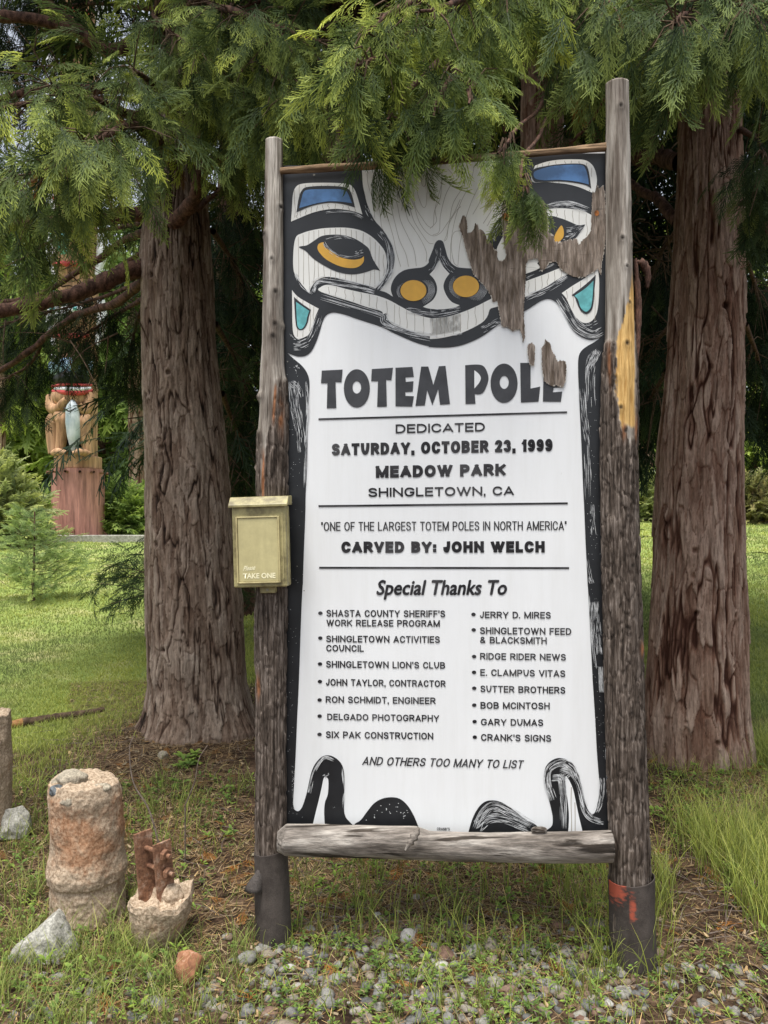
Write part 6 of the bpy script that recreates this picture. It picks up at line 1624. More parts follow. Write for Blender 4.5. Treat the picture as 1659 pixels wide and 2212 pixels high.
# asphalt sleeves round the feet of the posts
def sleeve(rows, Y, seed, seam_u, red):
    rw = np.array(rows, float); NZ, NA = 160, 96
    v = np.linspace(rw[0, 0], rw[-1, 0], NZ)
    l = np.interp(v, rw[:, 0], rw[:, 1]); r_ = np.interp(v, rw[:, 0], rw[:, 2])
    cx = ((l + r_) / 2 - CX) / F * Y; R = (r_ - l) / 2 / F * Y; z = CAM_H + Y * (HZ - v) / F
    th = np.linspace(0, 2 * math.pi, NA, endpoint=False) + math.pi / 2
    TH, Z = np.meshgrid(th, z)
    U = CX + (cx[:, None] + np.cos(TH) * R[:, None]) / Y * F; Vv = np.repeat(v[:, None], NA, 1)
    front = np.sin(TH) < 0
    step = .0045 * sstep(-1.2, 1.2, U - seam_u - 1.5 * np.sin(Vv * .04)) * front
    wr = .004 * fbm(np.cos(TH) * 2, np.sin(TH) * 2, Z * 5, seed=seed) + .0012 * fbm(np.cos(TH) * 9, np.sin(TH) * 9, Z * 30, seed=seed + 1)
    Rt = R[:, None] + step + wr
    tilt = .010 * np.cos(TH) * sstep(rw[0, 0] + 60, rw[0, 0], Vv)
    V = np.stack([cx[:, None] + np.cos(TH) * Rt, Y + np.sin(TH) * Rt, Z + tilt], -1).reshape(-1, 3)
    i = np.arange(NZ - 1)[:, None] * NA; j = np.arange(NA)[None, :]
    Q = np.stack([i + j, i + NA + j, i + NA + (j + 1) % NA, i + (j + 1) % NA], -1).reshape(-1, 4)
    nz = fbm(U * .25, Vv * .25, seed=seed + 4)
    rd = np.zeros_like(U)
    if red:
        rd = (np.exp(-((U - 1322) / 22) ** 2 - ((Vv - 1905) / 38) ** 2) + .9 * np.exp(-((U - 1353) / 9) ** 2 - ((Vv - 1942) / 30) ** 2) * (U > seam_u)) * front
        rd = sstep(.35, .85, rd + .5 * nz * (rd > .05))
    o = npmesh('post_sleeve', V, Q, M['sleeve_paint'], sign, {'red': np.clip(rd, 0, 1).ravel()}, True)
    md = o.modifiers.new('thick', 'SOLIDIFY'); md.thickness = .003; md.offset = 1
    return o
def sleeve_mat():
    m, nt, p = newmat('sleeve_with_paint')
    n = noise_out(nt, 9, (1, 1, 1), 8, .65); n2 = noise_out(nt, 260, (1, 1, 1), 6, .7)
    c = ramp(nt, n, [(.3, (.045, .037, .032)), (.7, (.085, .071, .062))])
    c = mixc(nt, .6, c, ramp(nt, n2, [(.3, (.7, .7, .7)), (.7, (1.3, 1.3, 1.3))]), 'MULTIPLY')
    c = mixc(nt, attr_out(nt, 'red'), c, (.36, .085, .05))
    nt.links.new(c, p.inputs['Base Color']); p.inputs['Roughness'].default_value = .85; p.inputs['Specular IOR Level'].default_value = .2
    add_bump(nt, p, n2, .3, .002)
    return m
M['sleeve_paint'] = sleeve_mat()
sleeve([(1833, 551, 617), (1900, 552, 620), (2000, 554, 624), (2055, 555, 627)], YPL, 5, 568, False)
sleeve([(1893, 1317, 1407), (1960, 1318, 1409), (2075, 1321, 1412)], YPR, 6, 1347, True)
# torn flap of the left sleeve
def flap():
    bm = bmesh.new()
    grid = []
    for k in range(8):
        t = k / 7
        row = []
        for j in range(7):
            w_ = j / 6
            u = (560 - 30 * sstep(0, 1, t) * (1 - w_) + 12 * w_ - 4 * t * w_)
            v = 1868 + 58 * t + 4 * math.sin(w_ * 3) * t
            row.append(bm.verts.new(at(u, v, 2.905 - .035 * math.sin(w_ * math.pi) * t + .01 * (1 - w_))))
        grid.append(row)
    for a in range(7):
        for b in range(6): bm.faces.new((grid[a][b], grid[a][b + 1], grid[a + 1][b + 1], grid[a + 1][b]))
    bm.normal_update()
    r = bmesh.ops.solidify(bm, geom=list(bm.faces), thickness=.004)
    return bmobj('sleeve_flap', bm, M['sleeve'], sign, 0, True)
flap()

# ------------------------------------------------------------------ brochure box on the left post
def brochure_box():
    c = at(566, 1180, 2.86)
    W, H, D_ = .200, .300, .075
    root = empty('brochure_box', (c[0], c[1] + .02, c[2] - H / 2), 'yellowed clear plastic leaflet box lettered TAKE ONE on the left post', 'leaflet box')
    root.rotation_euler = (math.radians(0), math.radians(-1.6), math.radians(-4))
    Mx = Matrix.Translation(root.location) @ root.rotation_euler.to_matrix().to_4x4()
    def bx(name, cc, ss, mat, bev=.002, par=root):
        bm = bmesh.new(); box_bm(bm, cc, ss, Mx); return bmobj(name, bm, M[mat], par, bev)
    body = bx('body', (0, 0, H / 2), (W, D_, H), 'plastic', .005)
    # front frame around the pane
    fz = -D_ / 2
    pane_w, pane_h = .148, .232
    pc = (-.004, H / 2 - .012)
    bx('pane', (pc[0], fz - .002, pc[1]), (pane_w, .006, pane_h), 'plastic_pane', .001)
    for (cx_, cz_, sx, sz) in ((pc[0] - pane_w / 2 - .004, pc[1], .006, pane_h + .012), (pc[0] + pane_w / 2 + .004, pc[1], .006, pane_h + .012)):
        bx('frame', (cx_, fz - .004, cz_), (sx, .010, sz), 'plastic_edge', .0015)
    for cz_ in (pc[1] - pane_h / 2 - .004, pc[1] + pane_h / 2 + .004):
        bx('frame', (pc[0], fz - .0035, cz_), (pane_w + .002, .009, .006), 'plastic_edge', .0015)
    bx('seam', (W / 2 - .012, fz - .002, H / 2), (.0022, .006, H * .80), 'plastic_edge', .0005)
    bx('seam', (W / 2 + .0005, -.008, H / 2), (.004, .003, H * .92), 'plastic_edge', .0008)
    # lid: sloping roof with overhang
    bm = bmesh.new()
    prof = [(-D_ / 2 - .014, H - .006), (-D_ / 2 - .014, H + .004), (-D_ / 2 + .018, H + .034), (D_ / 2 + .006, H + .036), (D_ / 2 + .008, H + .024), (D_ / 2 + .004, H + .001), (-D_ / 2 - .004, H + .0005)]
    a = [bm.verts.new(Mx @ Vector((-W / 2 - .010, y, z))) for y, z in prof]; b = [bm.verts.new(Mx @ Vector((W / 2 + .010, y, z))) for y, z in prof]
    bm.faces.new(a); bm.faces.new(b[::-1])
    n = len(prof)
    for k in range(n): bm.faces.new((a[k], b[k], b[(k + 1) % n], a[(k + 1) % n]))
    bmesh.ops.recalc_face_normals(bm, faces=bm.faces)
    bmobj('lid', bm, M['plastic'], root, .0025)
    br_ = bx('bracket', (.018, .012, -.012), (.058, .03, .026), 'plastic', .002)
    bx('screw', (.018, -.004, -.013), (.008, .004, .008), 'screw', .0015, br_)
    def txt(s, x0, x1, z0, z1, shear, off):
        cu = bpy.data.curves.new('t', 'FONT'); cu.body = s; cu.size = 1; cu.offset = off; cu.shear = shear; cu.resolution_u = 4
        o = bpy.data.objects.new('t', cu); sc.collection.objects.link(o)
        dg = bpy.context.evaluated_depsgraph_get(); dg.update()
        me = bpy.data.meshes.new_from_object(o.evaluated_get(dg)); bpy.data.objects.remove(o); bpy.data.curves.remove(cu)
        co = np.empty(len(me.vertices) * 3); me.vertices.foreach_get('co', co); co = co.reshape(-1, 3)
        fx = (co[:, 0] - co[:, 0].min()) / np.ptp(co[:, 0]); fy = co[:, 1] / .729
        for vtx, a_, b_ in zip(me.vertices, fx, fy): vtx.co = Mx @ Vector((x0 + (x1 - x0) * a_, fz - .0058, z0 + (z1 - z0) * b_ + .004 * (shear > .3) * a_))
        me.name = 'lettering'
        link('lettering', me, M['cream'], root)
    txt('TAKE ONE', -.063, .058, .034, .053, 0, .03)
    txt('Please', -.062, -.016, .062, .080, .45, .018)
brochure_box()

# ------------------------------------------------------------------ concrete stubs, slabs, rocks
def stub(name, label, c, prof, seed, lean, par_mat='stub', rusty=None, NA=140, NZ=150, top_rough=.03, dome=.0, rim=.035):
    """rough round concrete lump, prof: (height fraction, radius)"""
    rng = np.random.default_rng(seed)
    pr = np.array(prof, float); H = pr[-1, 0]
    zz = np.linspace(-.06, H, NZ); R = np.interp(zz, pr[:, 0], pr[:, 1])
    ncap = 16
    th = np.linspace(0, 2 * math.pi, NA, endpoint=False)
    rows, ru = [], []
    for z, r in zip(zz, R):
        X = np.cos(th) * r; Yy = np.sin(th) * r
        d = .085 * fbm(np.cos(th) * 1.7 + seed, np.sin(th) * 1.7, np.full(NA, z * 5), seed=seed) + .04 * fbm(np.cos(th) * 5, np.sin(th) * 5, np.full(NA, z * 16), seed=seed + 1) + .022 * fbm(np.cos(th) * 16, np.sin(th) * 16, np.full(NA, z * 60), seed=seed + 2)
        k = 1 + d * .9 * (.13 / r) ** .3 * 1.6
        zt = z + (rim * (max(z, 0) / H) ** 4) * fbm(np.cos(th) * 1.6 + 3, np.sin(th) * 1.6, seed=seed + 3)
        rows.append(np.stack([X * k + lean * z, Yy * k, zt], 1)); ru.append(rusty(th, np.full(NA, z / H)) if rusty else np.zeros(NA))
    last = rows[-1].copy(); cen = last.mean(0)
    for k in range(1, ncap + 1):
        f = 1 - k / ncap
        p = cen + (last - cen) * max(f, .02)
        p[:, 2] = cen[2] + (last[:, 2] - cen[2]) * f ** .7 + top_rough * fbm(p[:, 0] * 22, p[:, 1] * 22, seed=seed + 5) * (1 - f) ** .4 + top_rough * .25 * fbm(p[:, 0] * 60, p[:, 1] * 60, seed=seed + 6) + dome * (1 - f * f)
        rows.append(p); ru.append(np.full(NA, -.25))
    V = np.concatenate(rows) + np.array(c)[None]
    n = len(rows)
    i = np.arange(n - 1)[:, None] * NA; j = np.arange(NA)[None, :]
    Q = np.stack([i + j, i + (j + 1) % NA, i + NA + (j + 1) % NA, i + NA + j], -1).reshape(-1, 4)
    root = empty(name, c, label, 'concrete')
    npmesh('concrete', V, Q, M[par_mat], root, {'rusty': np.concatenate(ru)}, True)
    return root, cen + np.array(c)

M['dark_stone'] = plain('dark_stone', (.10, .11, .115), .8, .3, .5, 50); M['stub_stone'] = noisy('buff_stone', [(.3, (.24, .21, .16)), (.7, (.46, .40, .30))], 30, (1, 1, 1), .9, .5, .004, fine=(150, (1, 1, 1)))
c1 = at(193, 1975, 3.16); c1[2] = float(gz(c1[0], c1[1]))
def r1(th, z): return .17 * np.exp(-((z - .68) / .22) ** 2) + .05 * (z > .35) * (z < .8) - .06 * (z < .2) + .10 * np.sin(th * 3 + z * 9)
root1, top1 = stub('concrete_column', 'tall rust stained stub of broken round concrete column beside the left post', c1, [(-.06, .150), (.0, .148), (.08, .143), (.155, .139), (.165, .150), (.20, .156), (.27, .143), (.34, .142), (.43, .139), (.50, .143), (.55, .132)], 7, -.035, rusty=r1)
for (dx, dy, dz, s_, m_, sd) in ((-.045, -.02, .012, (.062, .05, .038), 'stub_stone', 1), (-.075, -.088, -.012, (.032, .03, .024), 'dark_stone', 2), (-.015, -.11, -.045, (.042, .035, .035), 'stub_stone', 3), (-.10, -.02, -.005, (.03, .03, .028), 'stub_stone', 4), (.09, -.06, -.01, (.035, .03, .02), 'stub_stone', 5)):
    if m_ not in M:
        pass
    rock_obj('embedded_stone', top1 + np.array((dx, dy, dz)), s_, m_, 40 + sd, None, None, root1, facets=4)
c2 = at(340, 2038, 2.96); c2[2] = float(gz(c2[0], c2[1]))
def r2(th, z): return .16 * np.exp(-((z - .45) / .3) ** 2) * (np.sin(th) < .3) - .1
root2, top2 = stub('concrete_footing', 'broken concrete footing holding a rusty bolted steel bracket', c2, [(-.06, .070), (.0, .082), (.05, .100), (.10, .113), (.15, .121), (.18, .116)], 17, .10, rusty=r2, top_rough=.035, dome=-.01, rim=.075)
Mb = Matrix.Translation(Vector(top2 + np.array((0, 0, .0)))) @ Matrix.Rotation(math.radians(-5), 4, 'Y') @ Matrix.Rotation(math.radians(46), 4, 'Z')
def bkt(name, cc, ss, mat, bev=.002, par=root2):
    bm = bmesh.new(); box_bm(bm, cc, ss, Mb); return bmobj(name, bm, M[mat], par, bev)
pl_ = bkt('bracket_plate', (-.035, .045, .10), (.074, .009, .28), 'rust')
pl2 = bkt('bracket_plate', (-.008, -.045, .085), (.074, .009, .25), 'rust2' if 'rust2' in M else 'rust')
blob_ = rock_obj('concrete_lump', top2 + np.array((.040, -.03, .005)), (.045, .035, .045), 'stub', 60, None, None, root2)
for (a, bz) in ((0, .155), (1, .085)):
    x0_ = -.045 + .005 * a
    p0 = Mb @ Vector((-.03 + .006 * a, .05, bz + .022)); p1 = Mb @ Vector((-.008 + .006 * a, -.062, bz + .01))
    V, Q = tube(np.array([p0, p1]), .009, 12); npmesh('bolt', V, Q, M['rust'], root2, None, True)
    dirv = (p1 - p0).normalized()
    bm = bmesh.new(); r = bmesh.ops.create_cone(bm, cap_ends=True, segments=6, radius1=.024, radius2=.023, depth=.018)
    bmesh.ops.transform(bm, matrix=Matrix.Translation(p1 + dirv * .004) @ dirv.to_track_quat('Z', 'Y').to_matrix().to_4x4(), verts=r['verts'])
    bmobj('nut', bm, M['rust'], root2, .002)
    bm = bmesh.new(); r = bmesh.ops.create_cone(bm, cap_ends=True, segments=10, radius1=.010, radius2=.009, depth=.03)
    bmesh.ops.transform(bm, matrix=Matrix.Translation(p1 + dirv * .014) @ dirv.to_track_quat('Z', 'Y').to_matrix().to_4x4(), verts=r['verts'])
    bmobj('bolt_tip', bm, M['rust'], root2, .001)
# column cut by the left edge
c3 = at(-45, 1800, 3.95); c3[2] = float(gz(c3[0], c3[1]))
stub('concrete_column', 'rough concrete column cut off by the left edge of the picture', c3, [(-.06, .16), (0, .155), (.3, .15), (.5, .15), (.62, .14)], 27, .0, NA=100, NZ=90)

def chunk(name, label, c, pts, mat, seed):
    """broken lump with flat faces: hull of given corners (metres from c), roughened"""
    bm = bmesh.new()
    for p in pts: bm.verts.new(p)
    bmesh.ops.convex_hull(bm, input=list(bm.verts))
    bmesh.ops.bevel(bm, geom=list(bm.edges), offset=.006, segments=2, affect='EDGES', profile=.5)
    bmesh.ops.triangulate(bm, faces=list(bm.faces))
    for _ in range(4): 
        long = [e for e in bm.edges if e.calc_length() > .010]
        if long: bmesh.ops.subdivide_edges(bm, edges=long, cuts=1); bmesh.ops.triangulate(bm, faces=[f for f in bm.faces if len(f.verts) > 3])
    co = np.array([v.co[:] for v in bm.verts])
    for k, (fq, am) in enumerate(((14, .010), (45, .005), (120, .0022))):
        co = co + am * np.stack([fbm(co[:, 0] * fq, co[:, 1] * fq, co[:, 2] * fq, seed=seed + k * 5 + j) for j in range(3)], 1)
    co = co + np.array(c)[None]
    for v, p in zip(bm.verts, co): v.co = p
    bmesh.ops.recalc_face_normals(bm, faces=bm.faces)
    return tag(bmobj(name, bm, M[mat], None, 0, True), label, 'concrete')
c4 = at(92, 2072, 2.84); c4[2] = float(gz(c4[0], c4[1])) - .01
chunk('concrete_slab', 'pale broken piece of concrete slab lying in the grass at the lower left', c4, [(-.135, -.02, 0), (-.13, .05, .03), (-.10, -.03, .045), (-.02, -.01, .115), (.035, .03, .165), (.02, .10, .15), (.055, -.03, .10), (.075, -.04, .0), (.12, .05, .03), (.10, .10, 0), (-.10, .12, 0), (.07, .04, .12)], 'concrete', 3)
c5 = at(34, 1792, 3.92); c5[2] = float(gz(c5[0], c5[1])) - .01
chunk('concrete_block', 'pale concrete block leaning on the column at the left edge', c5, [(-.11, 0, 0), (-.10, 0, .15), (.03, .02, .18), (.075, .01, .14), (.06, -.03, .02), (-.09, -.05, .02), (-.08, .08, .12), (.05, .08, .03), (.0, -.05, .09)], 'concrete', 8)
c6 = at(410, 2098, 2.72); c6[2] = float(gz(c6[0], c6[1])) + .045
rock_obj('red_rock', c6, (.052, .05, .062), 'rock', 11, 'rounded reddish brown rock on the gravel at the lower left', 'rock', facets=6)
c7 = at(352, 1640, 5.0); c7[2] = float(gz(c7[0], c7[1])) + .01
rock_obj('tan_rock', c7, (.035, .03, .04), 'stub_stone', 12, 'small tan rock on the bare soil in front of the left trunk', 'rock', facets=5)

# fallen branch
def fallen():
    pts = []
    for (u, v) in ((-40, 1574), (20, 1566), (70, 1558), (130, 1548), (180, 1541), (225, 1532)):
        Yy = CAM_H * F / (v - HZ)
        for _ in range(5):
            x = (u - CX) / F * Yy; Yy = (CAM_H - float(gz(x, Yy)) - .03) * F / (v - HZ)
        x = (u - CX) / F * Yy; pts.append((x, Yy, float(gz(x, Yy)) + .03))
    C = bez(pts, 40)
    root = empty('fallen_branch', pts[2], 'long fallen branch with a split orange end lying on the lawn edge at the left', 'branch')
    V, Q = tube(C[12:], np.linspace(.036, .022, 28) * (1 + .08 * RNG.normal(0, 1, 28)), 12); npmesh('bark', V, Q, M['twig'], root, None, True)
    V, Q = tube(C[:14], np.linspace(.012, .038, 14), 10); npmesh('split_end', V, Q, M['dry_wood'], root, None, True)
M['dry_wood'] = noisy('split_orange_wood', [(.3, (.30, .14, .05)), (.7, (.50, .29, .12))], 20, (.2, 1, 1), .8, .4, .004)
fallen()

# ------------------------------------------------------------------ ground cover
def ground_pts(n, umin, umax, vmin, vmax, rng):
    """random spots on the ground that fall in this part of the view, evenly spread on the ground"""
    out = np.zeros((0, 2))
    y0, y1 = CAM_H * F / (vmax - HZ), CAM_H * F / (max(vmin, HZ + 20) - HZ)
    while len(out) < n:
        y = rng.uniform(y0, y1, n * 4); x = rng.uniform((umin - CX) / F * y1, (umax - CX) / F * y1, n * 4)
        x0, x1 = (umin - CX) / F * y, (umax - CX) / F * y
        k = (x > x0) & (x < x1)
        out = np.vstack([out, np.stack([x[k], y[k]], 1)])
    return out[:n]

def blades(acc, P, h, wd, lean, rng, segs=3, rb=0.0, tips=1.0, patch=.35):
    n = len(P)
    h = h * rng.uniform(.5, 1.3, n); a = rng.uniform(0, 2 * math.pi, n); ln = lean * rng.uniform(.2, 1.3, n)
    d = np.stack([np.cos(a), np.sin(a), a * 0], 1)
    a2 = rng.uniform(0, 2 * math.pi, n)
    s = np.stack([np.cos(a2), np.sin(a2) * .4, a2 * 0], 1)
    base = np.stack([P[:, 0], P[:, 1], gz(P[:, 0], P[:, 1]) - .008], 1)
    rows, T = [], []
    for k in range(segs + 1):
        t = k / segs
        c = base + np.array((0, 0, 1.0))[None] * (h * (t - .32 * t * t * ln))[:, None] + d * (h * ln * t * t)[:, None]
        w_ = wd * (1 - t) ** .6 if k < segs else wd * .06
        rows.append(np.stack([c - s * w_, c + s * w_], 1)); T.append(np.full((n, 2), t * tips))
    V = np.stack(rows, 1)                       # n, segs+1, 2, 3
    m = (segs + 1) * 2
    q = np.array([[2 * k, 2 * k + 1, 2 * k + 3, 2 * k + 2] for k in range(segs)])
    Q = (q[None] + (np.arange(n) * m)[:, None, None]).reshape(-1, 4)
    acc.add(V.reshape(-1, 3), Q, 0, tip=np.clip(np.stack(T, 1).reshape(-1), 0, 1), rnd=np.repeat(np.clip(rng.normal(.5 + rb, .2, n) + patch * fbm(P[:, 0] * .8, P[:, 1] * .5, seed=33, oct=4), 0, 1), m))

G = np.random.default_rng(77)
# lawn, thinning with distance
lawn = Acc()
for (u0, u1, v0, v1, n, h, wd) in ((-40, 340, 1200, 1560, 52000, .045, .004), (520, 565, 1230, 1520, 9000, .05, .004), (1370, 1700, 1180, 1640, 46000, .06, .004)):
    k = 0
    P = ground_pts(n, u0, u1, v0, v1, G)
    # ground rises behind, so push spots out to the lawn
    for (Ya, Yb, share) in ((5.2, 9, .45), (9, 16, .33), (16, 30, .22)):
        m = int(n * share)
        y = Ya + (Yb - Ya) * G.random(m); f = G.random(m)
        x = ((u0 + (u1 - u0) * f) - CX) / F * y
        keep = G.random(m) < np.clip(lawnmask(x, y) + .04, 0, 1)
        x, y = x[keep], y[keep]
        blades(lawn, np.stack([x, y], 1), h * (1 + (Ya - 5) * .03), wd * (1 + (Ya - 5) * .25), .6, G, 2, .0, .95, 1.1)
o = lawn.build('lawn_grass', M['lawn']); tag(o, 'short bright green grass of the lawn behind the trees', 'grass', kind='stuff')

grass = Acc()
def tuft(n, u0, u1, v0, v1, h, wd, lean, per=1, spread=.03, rb=0., segs=3):
    P = ground_pts(n, u0, u1, v0, v1, G)
    if per > 1:
        P = np.repeat(P, per, 0) + G.normal(0, spread, (n * per, 2))
    blades(grass, P, h, wd, lean, G, segs, rb)
tuft(110, 1590, 1720, 1640, 1800, .26, .0024, .5, 6, .05, .15)
tuft(300, 1440, 1700, 1790, 2250, .26, .0024, .5, 5, .05, .15)
tuft(200, 1400, 1700, 1560, 1900, .17, .0024, .6, 3, .08, .15)
tuft(1100, 1330, 1700, 1640, 2260, .13, .0020, .7, 1, .0, .2)
tuft(420, -40, 1400, 1850, 2260, .09, .0019, .8, 1, .0, .2)
tuft(90, 1180, 1450, 1880, 2150, .24, .0024, .6, 6, .03, .1)
tuft(60, 620, 1320, 1850, 2060, .15, .0022, .6, 5, .03)
tuft(34, 640, 1330, 1900, 2150, .24, .0030, .45, 4, .02, .15)
tuft(190, -30, 560, 1700, 2100, .17, .0024, .6, 7, .03)
tuft(250, -30, 560, 2030, 2250, .12, .0022, .8, 7, .03)
tuft(130, 500, 1700, 2050, 2260, .10, .002, .9, 5, .03, .1)
tuft(240, -40, 320, 1560, 1800, .10, .0026, .7, 6, .05)
tuft(40, 640, 1300, 2020, 2200, .16, .0024, .5, 5, .02, .15)
tuft(4200, -40, 1700, 1720, 2260, .035, .0018, .9, 1, .03, 0, 2)
tuft(1500, -40, 340, 1500, 1720, .05, .0025, .8, 4, .04, 0, 2)
tuft(260, -700, -30, 1600, 2500, .14, .0026, .7, 7, .04)
tuft(260, 1700, 2300, 1600, 2500, .18, .0026, .6, 7, .04)
tuft(2500, -700, 2300, 1800, 2600, .06, .002, .8, 1, .0)
o = grass.build('grass', M['grass']); tag(o, 'loose tufts of tall green grass round the sign posts and stubs', 'grass', kind='stuff')

# broad leaved weeds
weed = Acc()
def leafquads(P, rad, nl, rng, flat=.35):
    for (x, y) in P:
        z = float(gz(x, y)); k = rng.integers(max(3, nl - 2), nl + 3); sc_ = rng.uniform(.6, 1.3)
        rv = np.clip(rng.normal(.5, .25), 0, 1); hgt = rng.uniform(.005, .05) * sc_
        for j in range(k):
            a = rng.uniform(0, 2 * math.pi); L = rad * sc_ * rng.uniform(.6, 1.2); w_ = L * rng.uniform(.25, .42)
            d = np.array((math.cos(a), math.sin(a), rng.uniform(.0, .8))); s = np.array((-math.sin(a), math.cos(a), rng.uniform(-.3, .3)))
            b = np.array((x, y, z + hgt * rng.uniform(.2, 1.2))) + d * L * .15
            V = np.array([b, b + d * L * .35 + s * w_ * .5, b + d * L * .75 + s * w_ * .42 - np.array((0, 0, .1 * L)), b + d * L - np.array((0, 0, .25 * L)), b + d * L * .75 - s * w_ * .42 - np.array((0, 0, .1 * L)), b + d * L * .35 - s * w_ * .5])
            weed.add(V, np.array([[0, 1, 2, 5], [5, 2, 3, 4]]), 0, tip=np.array((.2, .5, .7, 1, .7, .5)), rnd=rv)
leafquads(ground_pts(420, -30, 560, 1700, 2240, G), .028, 7, G)
leafquads(ground_pts(330, 600, 1330, 1850, 2060, G), .026, 6, G)
leafquads(ground_pts(200, 600, 1330, 2040, 2240, G), .02, 8, G)
leafquads(ground_pts(260, 1330, 1700, 1680, 2240, G), .03, 7, G)
leafquads(ground_pts(500, -30, 1700, 2050, 2250, G), .016, 9, G)
leafquads(ground_pts(12, 390, 430, 1660, 1720, G), .07, 8, G)
o = weed.build('weeds', M['weed']); tag(o, 'low broad leaved weeds growing between gravel and grass', 'weeds', kind='stuff')

# needles, dead fronds, twigs
lit = Acc()
def needles(n, u0, u1, v0, v1, L, wd, rb=0.):
    P = ground_pts(n, u0, u1, v0, v1, G)
    a = G.uniform(0, math.pi, n); Ln = L * G.uniform(.4, 1.4, n)
    d = np.stack([np.cos(a), np.sin(a)], 1) * (Ln / 2)[:, None]; s = np.stack([-np.sin(a), np.cos(a)], 1) * wd
    A, Bq = P - d, P + d
    def up(q, e): return np.column_stack([q, gz(q[:, 0], q[:, 1]) + e])
    e1, e2 = G.uniform(.002, .02, n), G.uniform(.002, .02, n)
    V = np.stack([up(A - s, e1), up(A + s, e1), up(Bq + s * .5, e2), up(Bq - s * .5, e2)], 1)
    lit.add(V.reshape(-1, 3), np.arange(4 * n).reshape(-1, 4), 0, tip=np.repeat(G.random(n), 4), rnd=np.repeat(np.clip(G.normal(.5 + rb, .25, n), 0, 1), 4))
needles(2600, -40, 1700, 1680, 2200, .03, .006, -.2)
needles(900, 150, 620, 1500, 1860, .045, .010, -.25)
needles(9000, -40, 1700, 1700, 2260, .055, .0014)
needles(3000, -40, 600, 1750, 2260, .055, .0014)
needles(11000, 150, 620, 1500, 1860, .07, .0018, -.1)
needles(7000, 1330, 1700, 1560, 1860, .08, .0018)
needles(6500, 600, 1330, 1850, 2040, .07, .0018, -.1)
needles(3000, -700, -40, 1560, 2500, .06, .0018)
needles(3000, 1700, 2300, 1560, 2500, .06, .0018)
needles(2500, -300, 2000, 2250, 2700, .06, .0014)
o = lit.build('needle_litter', M['litter']); tag(o, 'brown fallen needles and straw strewn over the soil', 'needles', kind='stuff')
dead = Acc()
P = np.vstack([ground_pts(90, -30, 1700, 1800, 2240, G), ground_pts(40, 200, 620, 1560, 1850, G), ground_pts(30, 600, 1320, 1850, 2100, G), ground_pts(25, 1330, 1700, 1640, 1900, G)])
a = G.uniform(0, 2 * math.pi, len(P))
sprays(dead, MID, np.column_stack([P, gz(P[:, 0], P[:, 1]) + .022]), np.stack([np.cos(a), np.sin(a), a * 0 + .02], 1), G.uniform(.07, .16, len(P)), G, np.array((0, 0, 1.0)) + G.normal(0, .12, (len(P), 3)), .8)
o = dead.build('fallen_fronds', M['dry']); tag(o, 'orange dead cedar fronds scattered over the ground', 'dead fronds', kind='stuff')
tw = Acc()
for (n, u0, u1, v0, v1) in ((150, -30, 620, 1560, 2000), (170, 600, 1700, 1850, 2060), (90, 1330, 1700, 1640, 1960), (40, -30, 1700, 2080, 2240)):
    for (x, y) in ground_pts(n, u0, u1, v0, v1, G):
        a = G.uniform(0, 2 * math.pi); L = G.uniform(.06, .3)
        q = np.array([(x + math.cos(a) * L * t + G.normal(0, .006), y + math.sin(a) * L * t + G.normal(0, .006)) for t in (0, .33, .66, 1)])
        c = bez(np.column_stack([q, gz(q[:, 0], q[:, 1]) + G.uniform(.005, .03, 4)]), 8)
        V, Q = tube(c, np.linspace(G.uniform(.0012, .003), .0008, 8), 5); tw.add(V, Q)
o = tw.build('twigs', M['twig_grey']); tag(o, 'grey brown fallen twigs lying over the soil', 'twigs', kind='stuff')
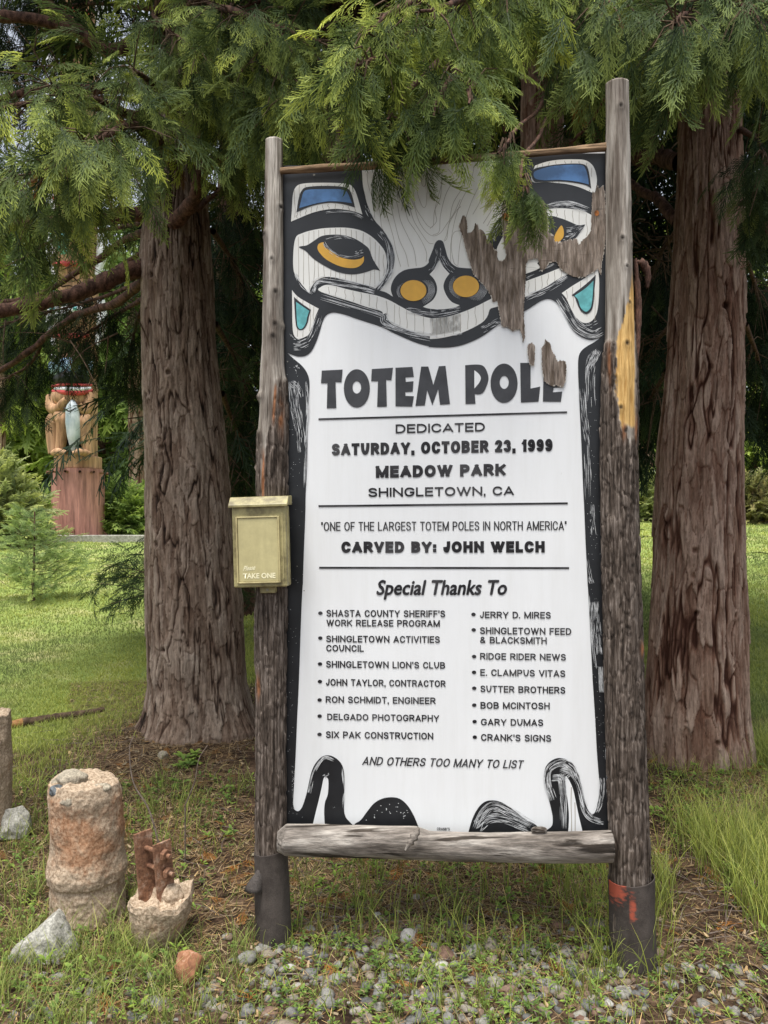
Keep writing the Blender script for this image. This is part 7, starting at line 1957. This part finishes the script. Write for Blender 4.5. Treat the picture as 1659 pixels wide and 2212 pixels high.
# bent bare wire like twigs beside the stubs
for k, (pix, lab) in enumerate(((((345, 1830), (322, 1750), (288, 1690), (280, 1620), (288, 1590)), 'thin bare grey twig arching up behind the bracket'), (((400, 1740), (420, 1690), (430, 1640), (448, 1610)), 'thin bare twig standing in front of the left trunk'))):
    C = bez([at(u, v, 3.05 if k == 0 else 3.6) for u, v in pix], 24)
    C[:, 2] = np.maximum(C[:, 2], gz(C[:, 0], C[:, 1]))
    if k == 0: C = np.vstack([[c2[0] + .03, c2[1] + .14, float(gz(c2[0], c2[1] + .14))], C])
    else: C = np.vstack([[C[0, 0], C[0, 1], float(gz(C[0, 0], C[0, 1]))], C])
    V, Q = tube(C, np.linspace(.0035, .002, len(C)), 6)
    o = npmesh('bare_twig', V, Q, M['twig_grey'], None, None, True); tag(o, lab, 'twig')

# gravel
def gravel():
    bm = bmesh.new(); bmesh.ops.create_icosphere(bm, subdivisions=2, radius=1)
    V0 = np.array([v.co[:] for v in bm.verts]); Q0 = np.array([[v.index for v in f.verts] for f in bm.faces]); bm.free()
    acc = Acc()
    P = np.vstack([ground_pts(620, 560, 1400, 2050, 2260, G), ground_pts(150, 640, 1380, 1990, 2080, G), ground_pts(200, 420, 1450, 2030, 2260, G), ground_pts(150, -40, 560, 2110, 2260, G), ground_pts(90, 1380, 1700, 2080, 2260, G), ground_pts(90, 560, 1330, 1930, 2030, G)])
    n = len(P)
    for k in range(n):
        s = .0142 * (.45 + .95 * G.random() ** 1.5) * (1 + .6 * (G.random() < .06))
        size = np.array((s * G.uniform(.9, 1.5), s * G.uniform(.8, 1.2), s * G.uniform(.5, .8)))
        d = 1 + .6 * fbm(V0[:, 0] * 1.5 + k * 1.7, V0[:, 1] * 1.1, V0[:, 2] * 1.1, seed=9, oct=2)
        a = G.uniform(0, 2 * math.pi); c_, s_ = math.cos(a), math.sin(a)
        v = V0 * d[:, None] * size
        v = np.stack([v[:, 0] * c_ - v[:, 1] * s_, v[:, 0] * s_ + v[:, 1] * c_, v[:, 2]], 1)
        x, y = P[k]
        acc.add(v + np.array((x, y, float(gz(x, y)) + size[2] * G.uniform(-.05, .6))), Q0, 0, rnd=G.random())
    o = acc.build('gravel', M['pebble'], None, True); tag(o, 'grey river gravel between the feet of the posts', 'gravel', kind='stuff')
gravel()
print('done')
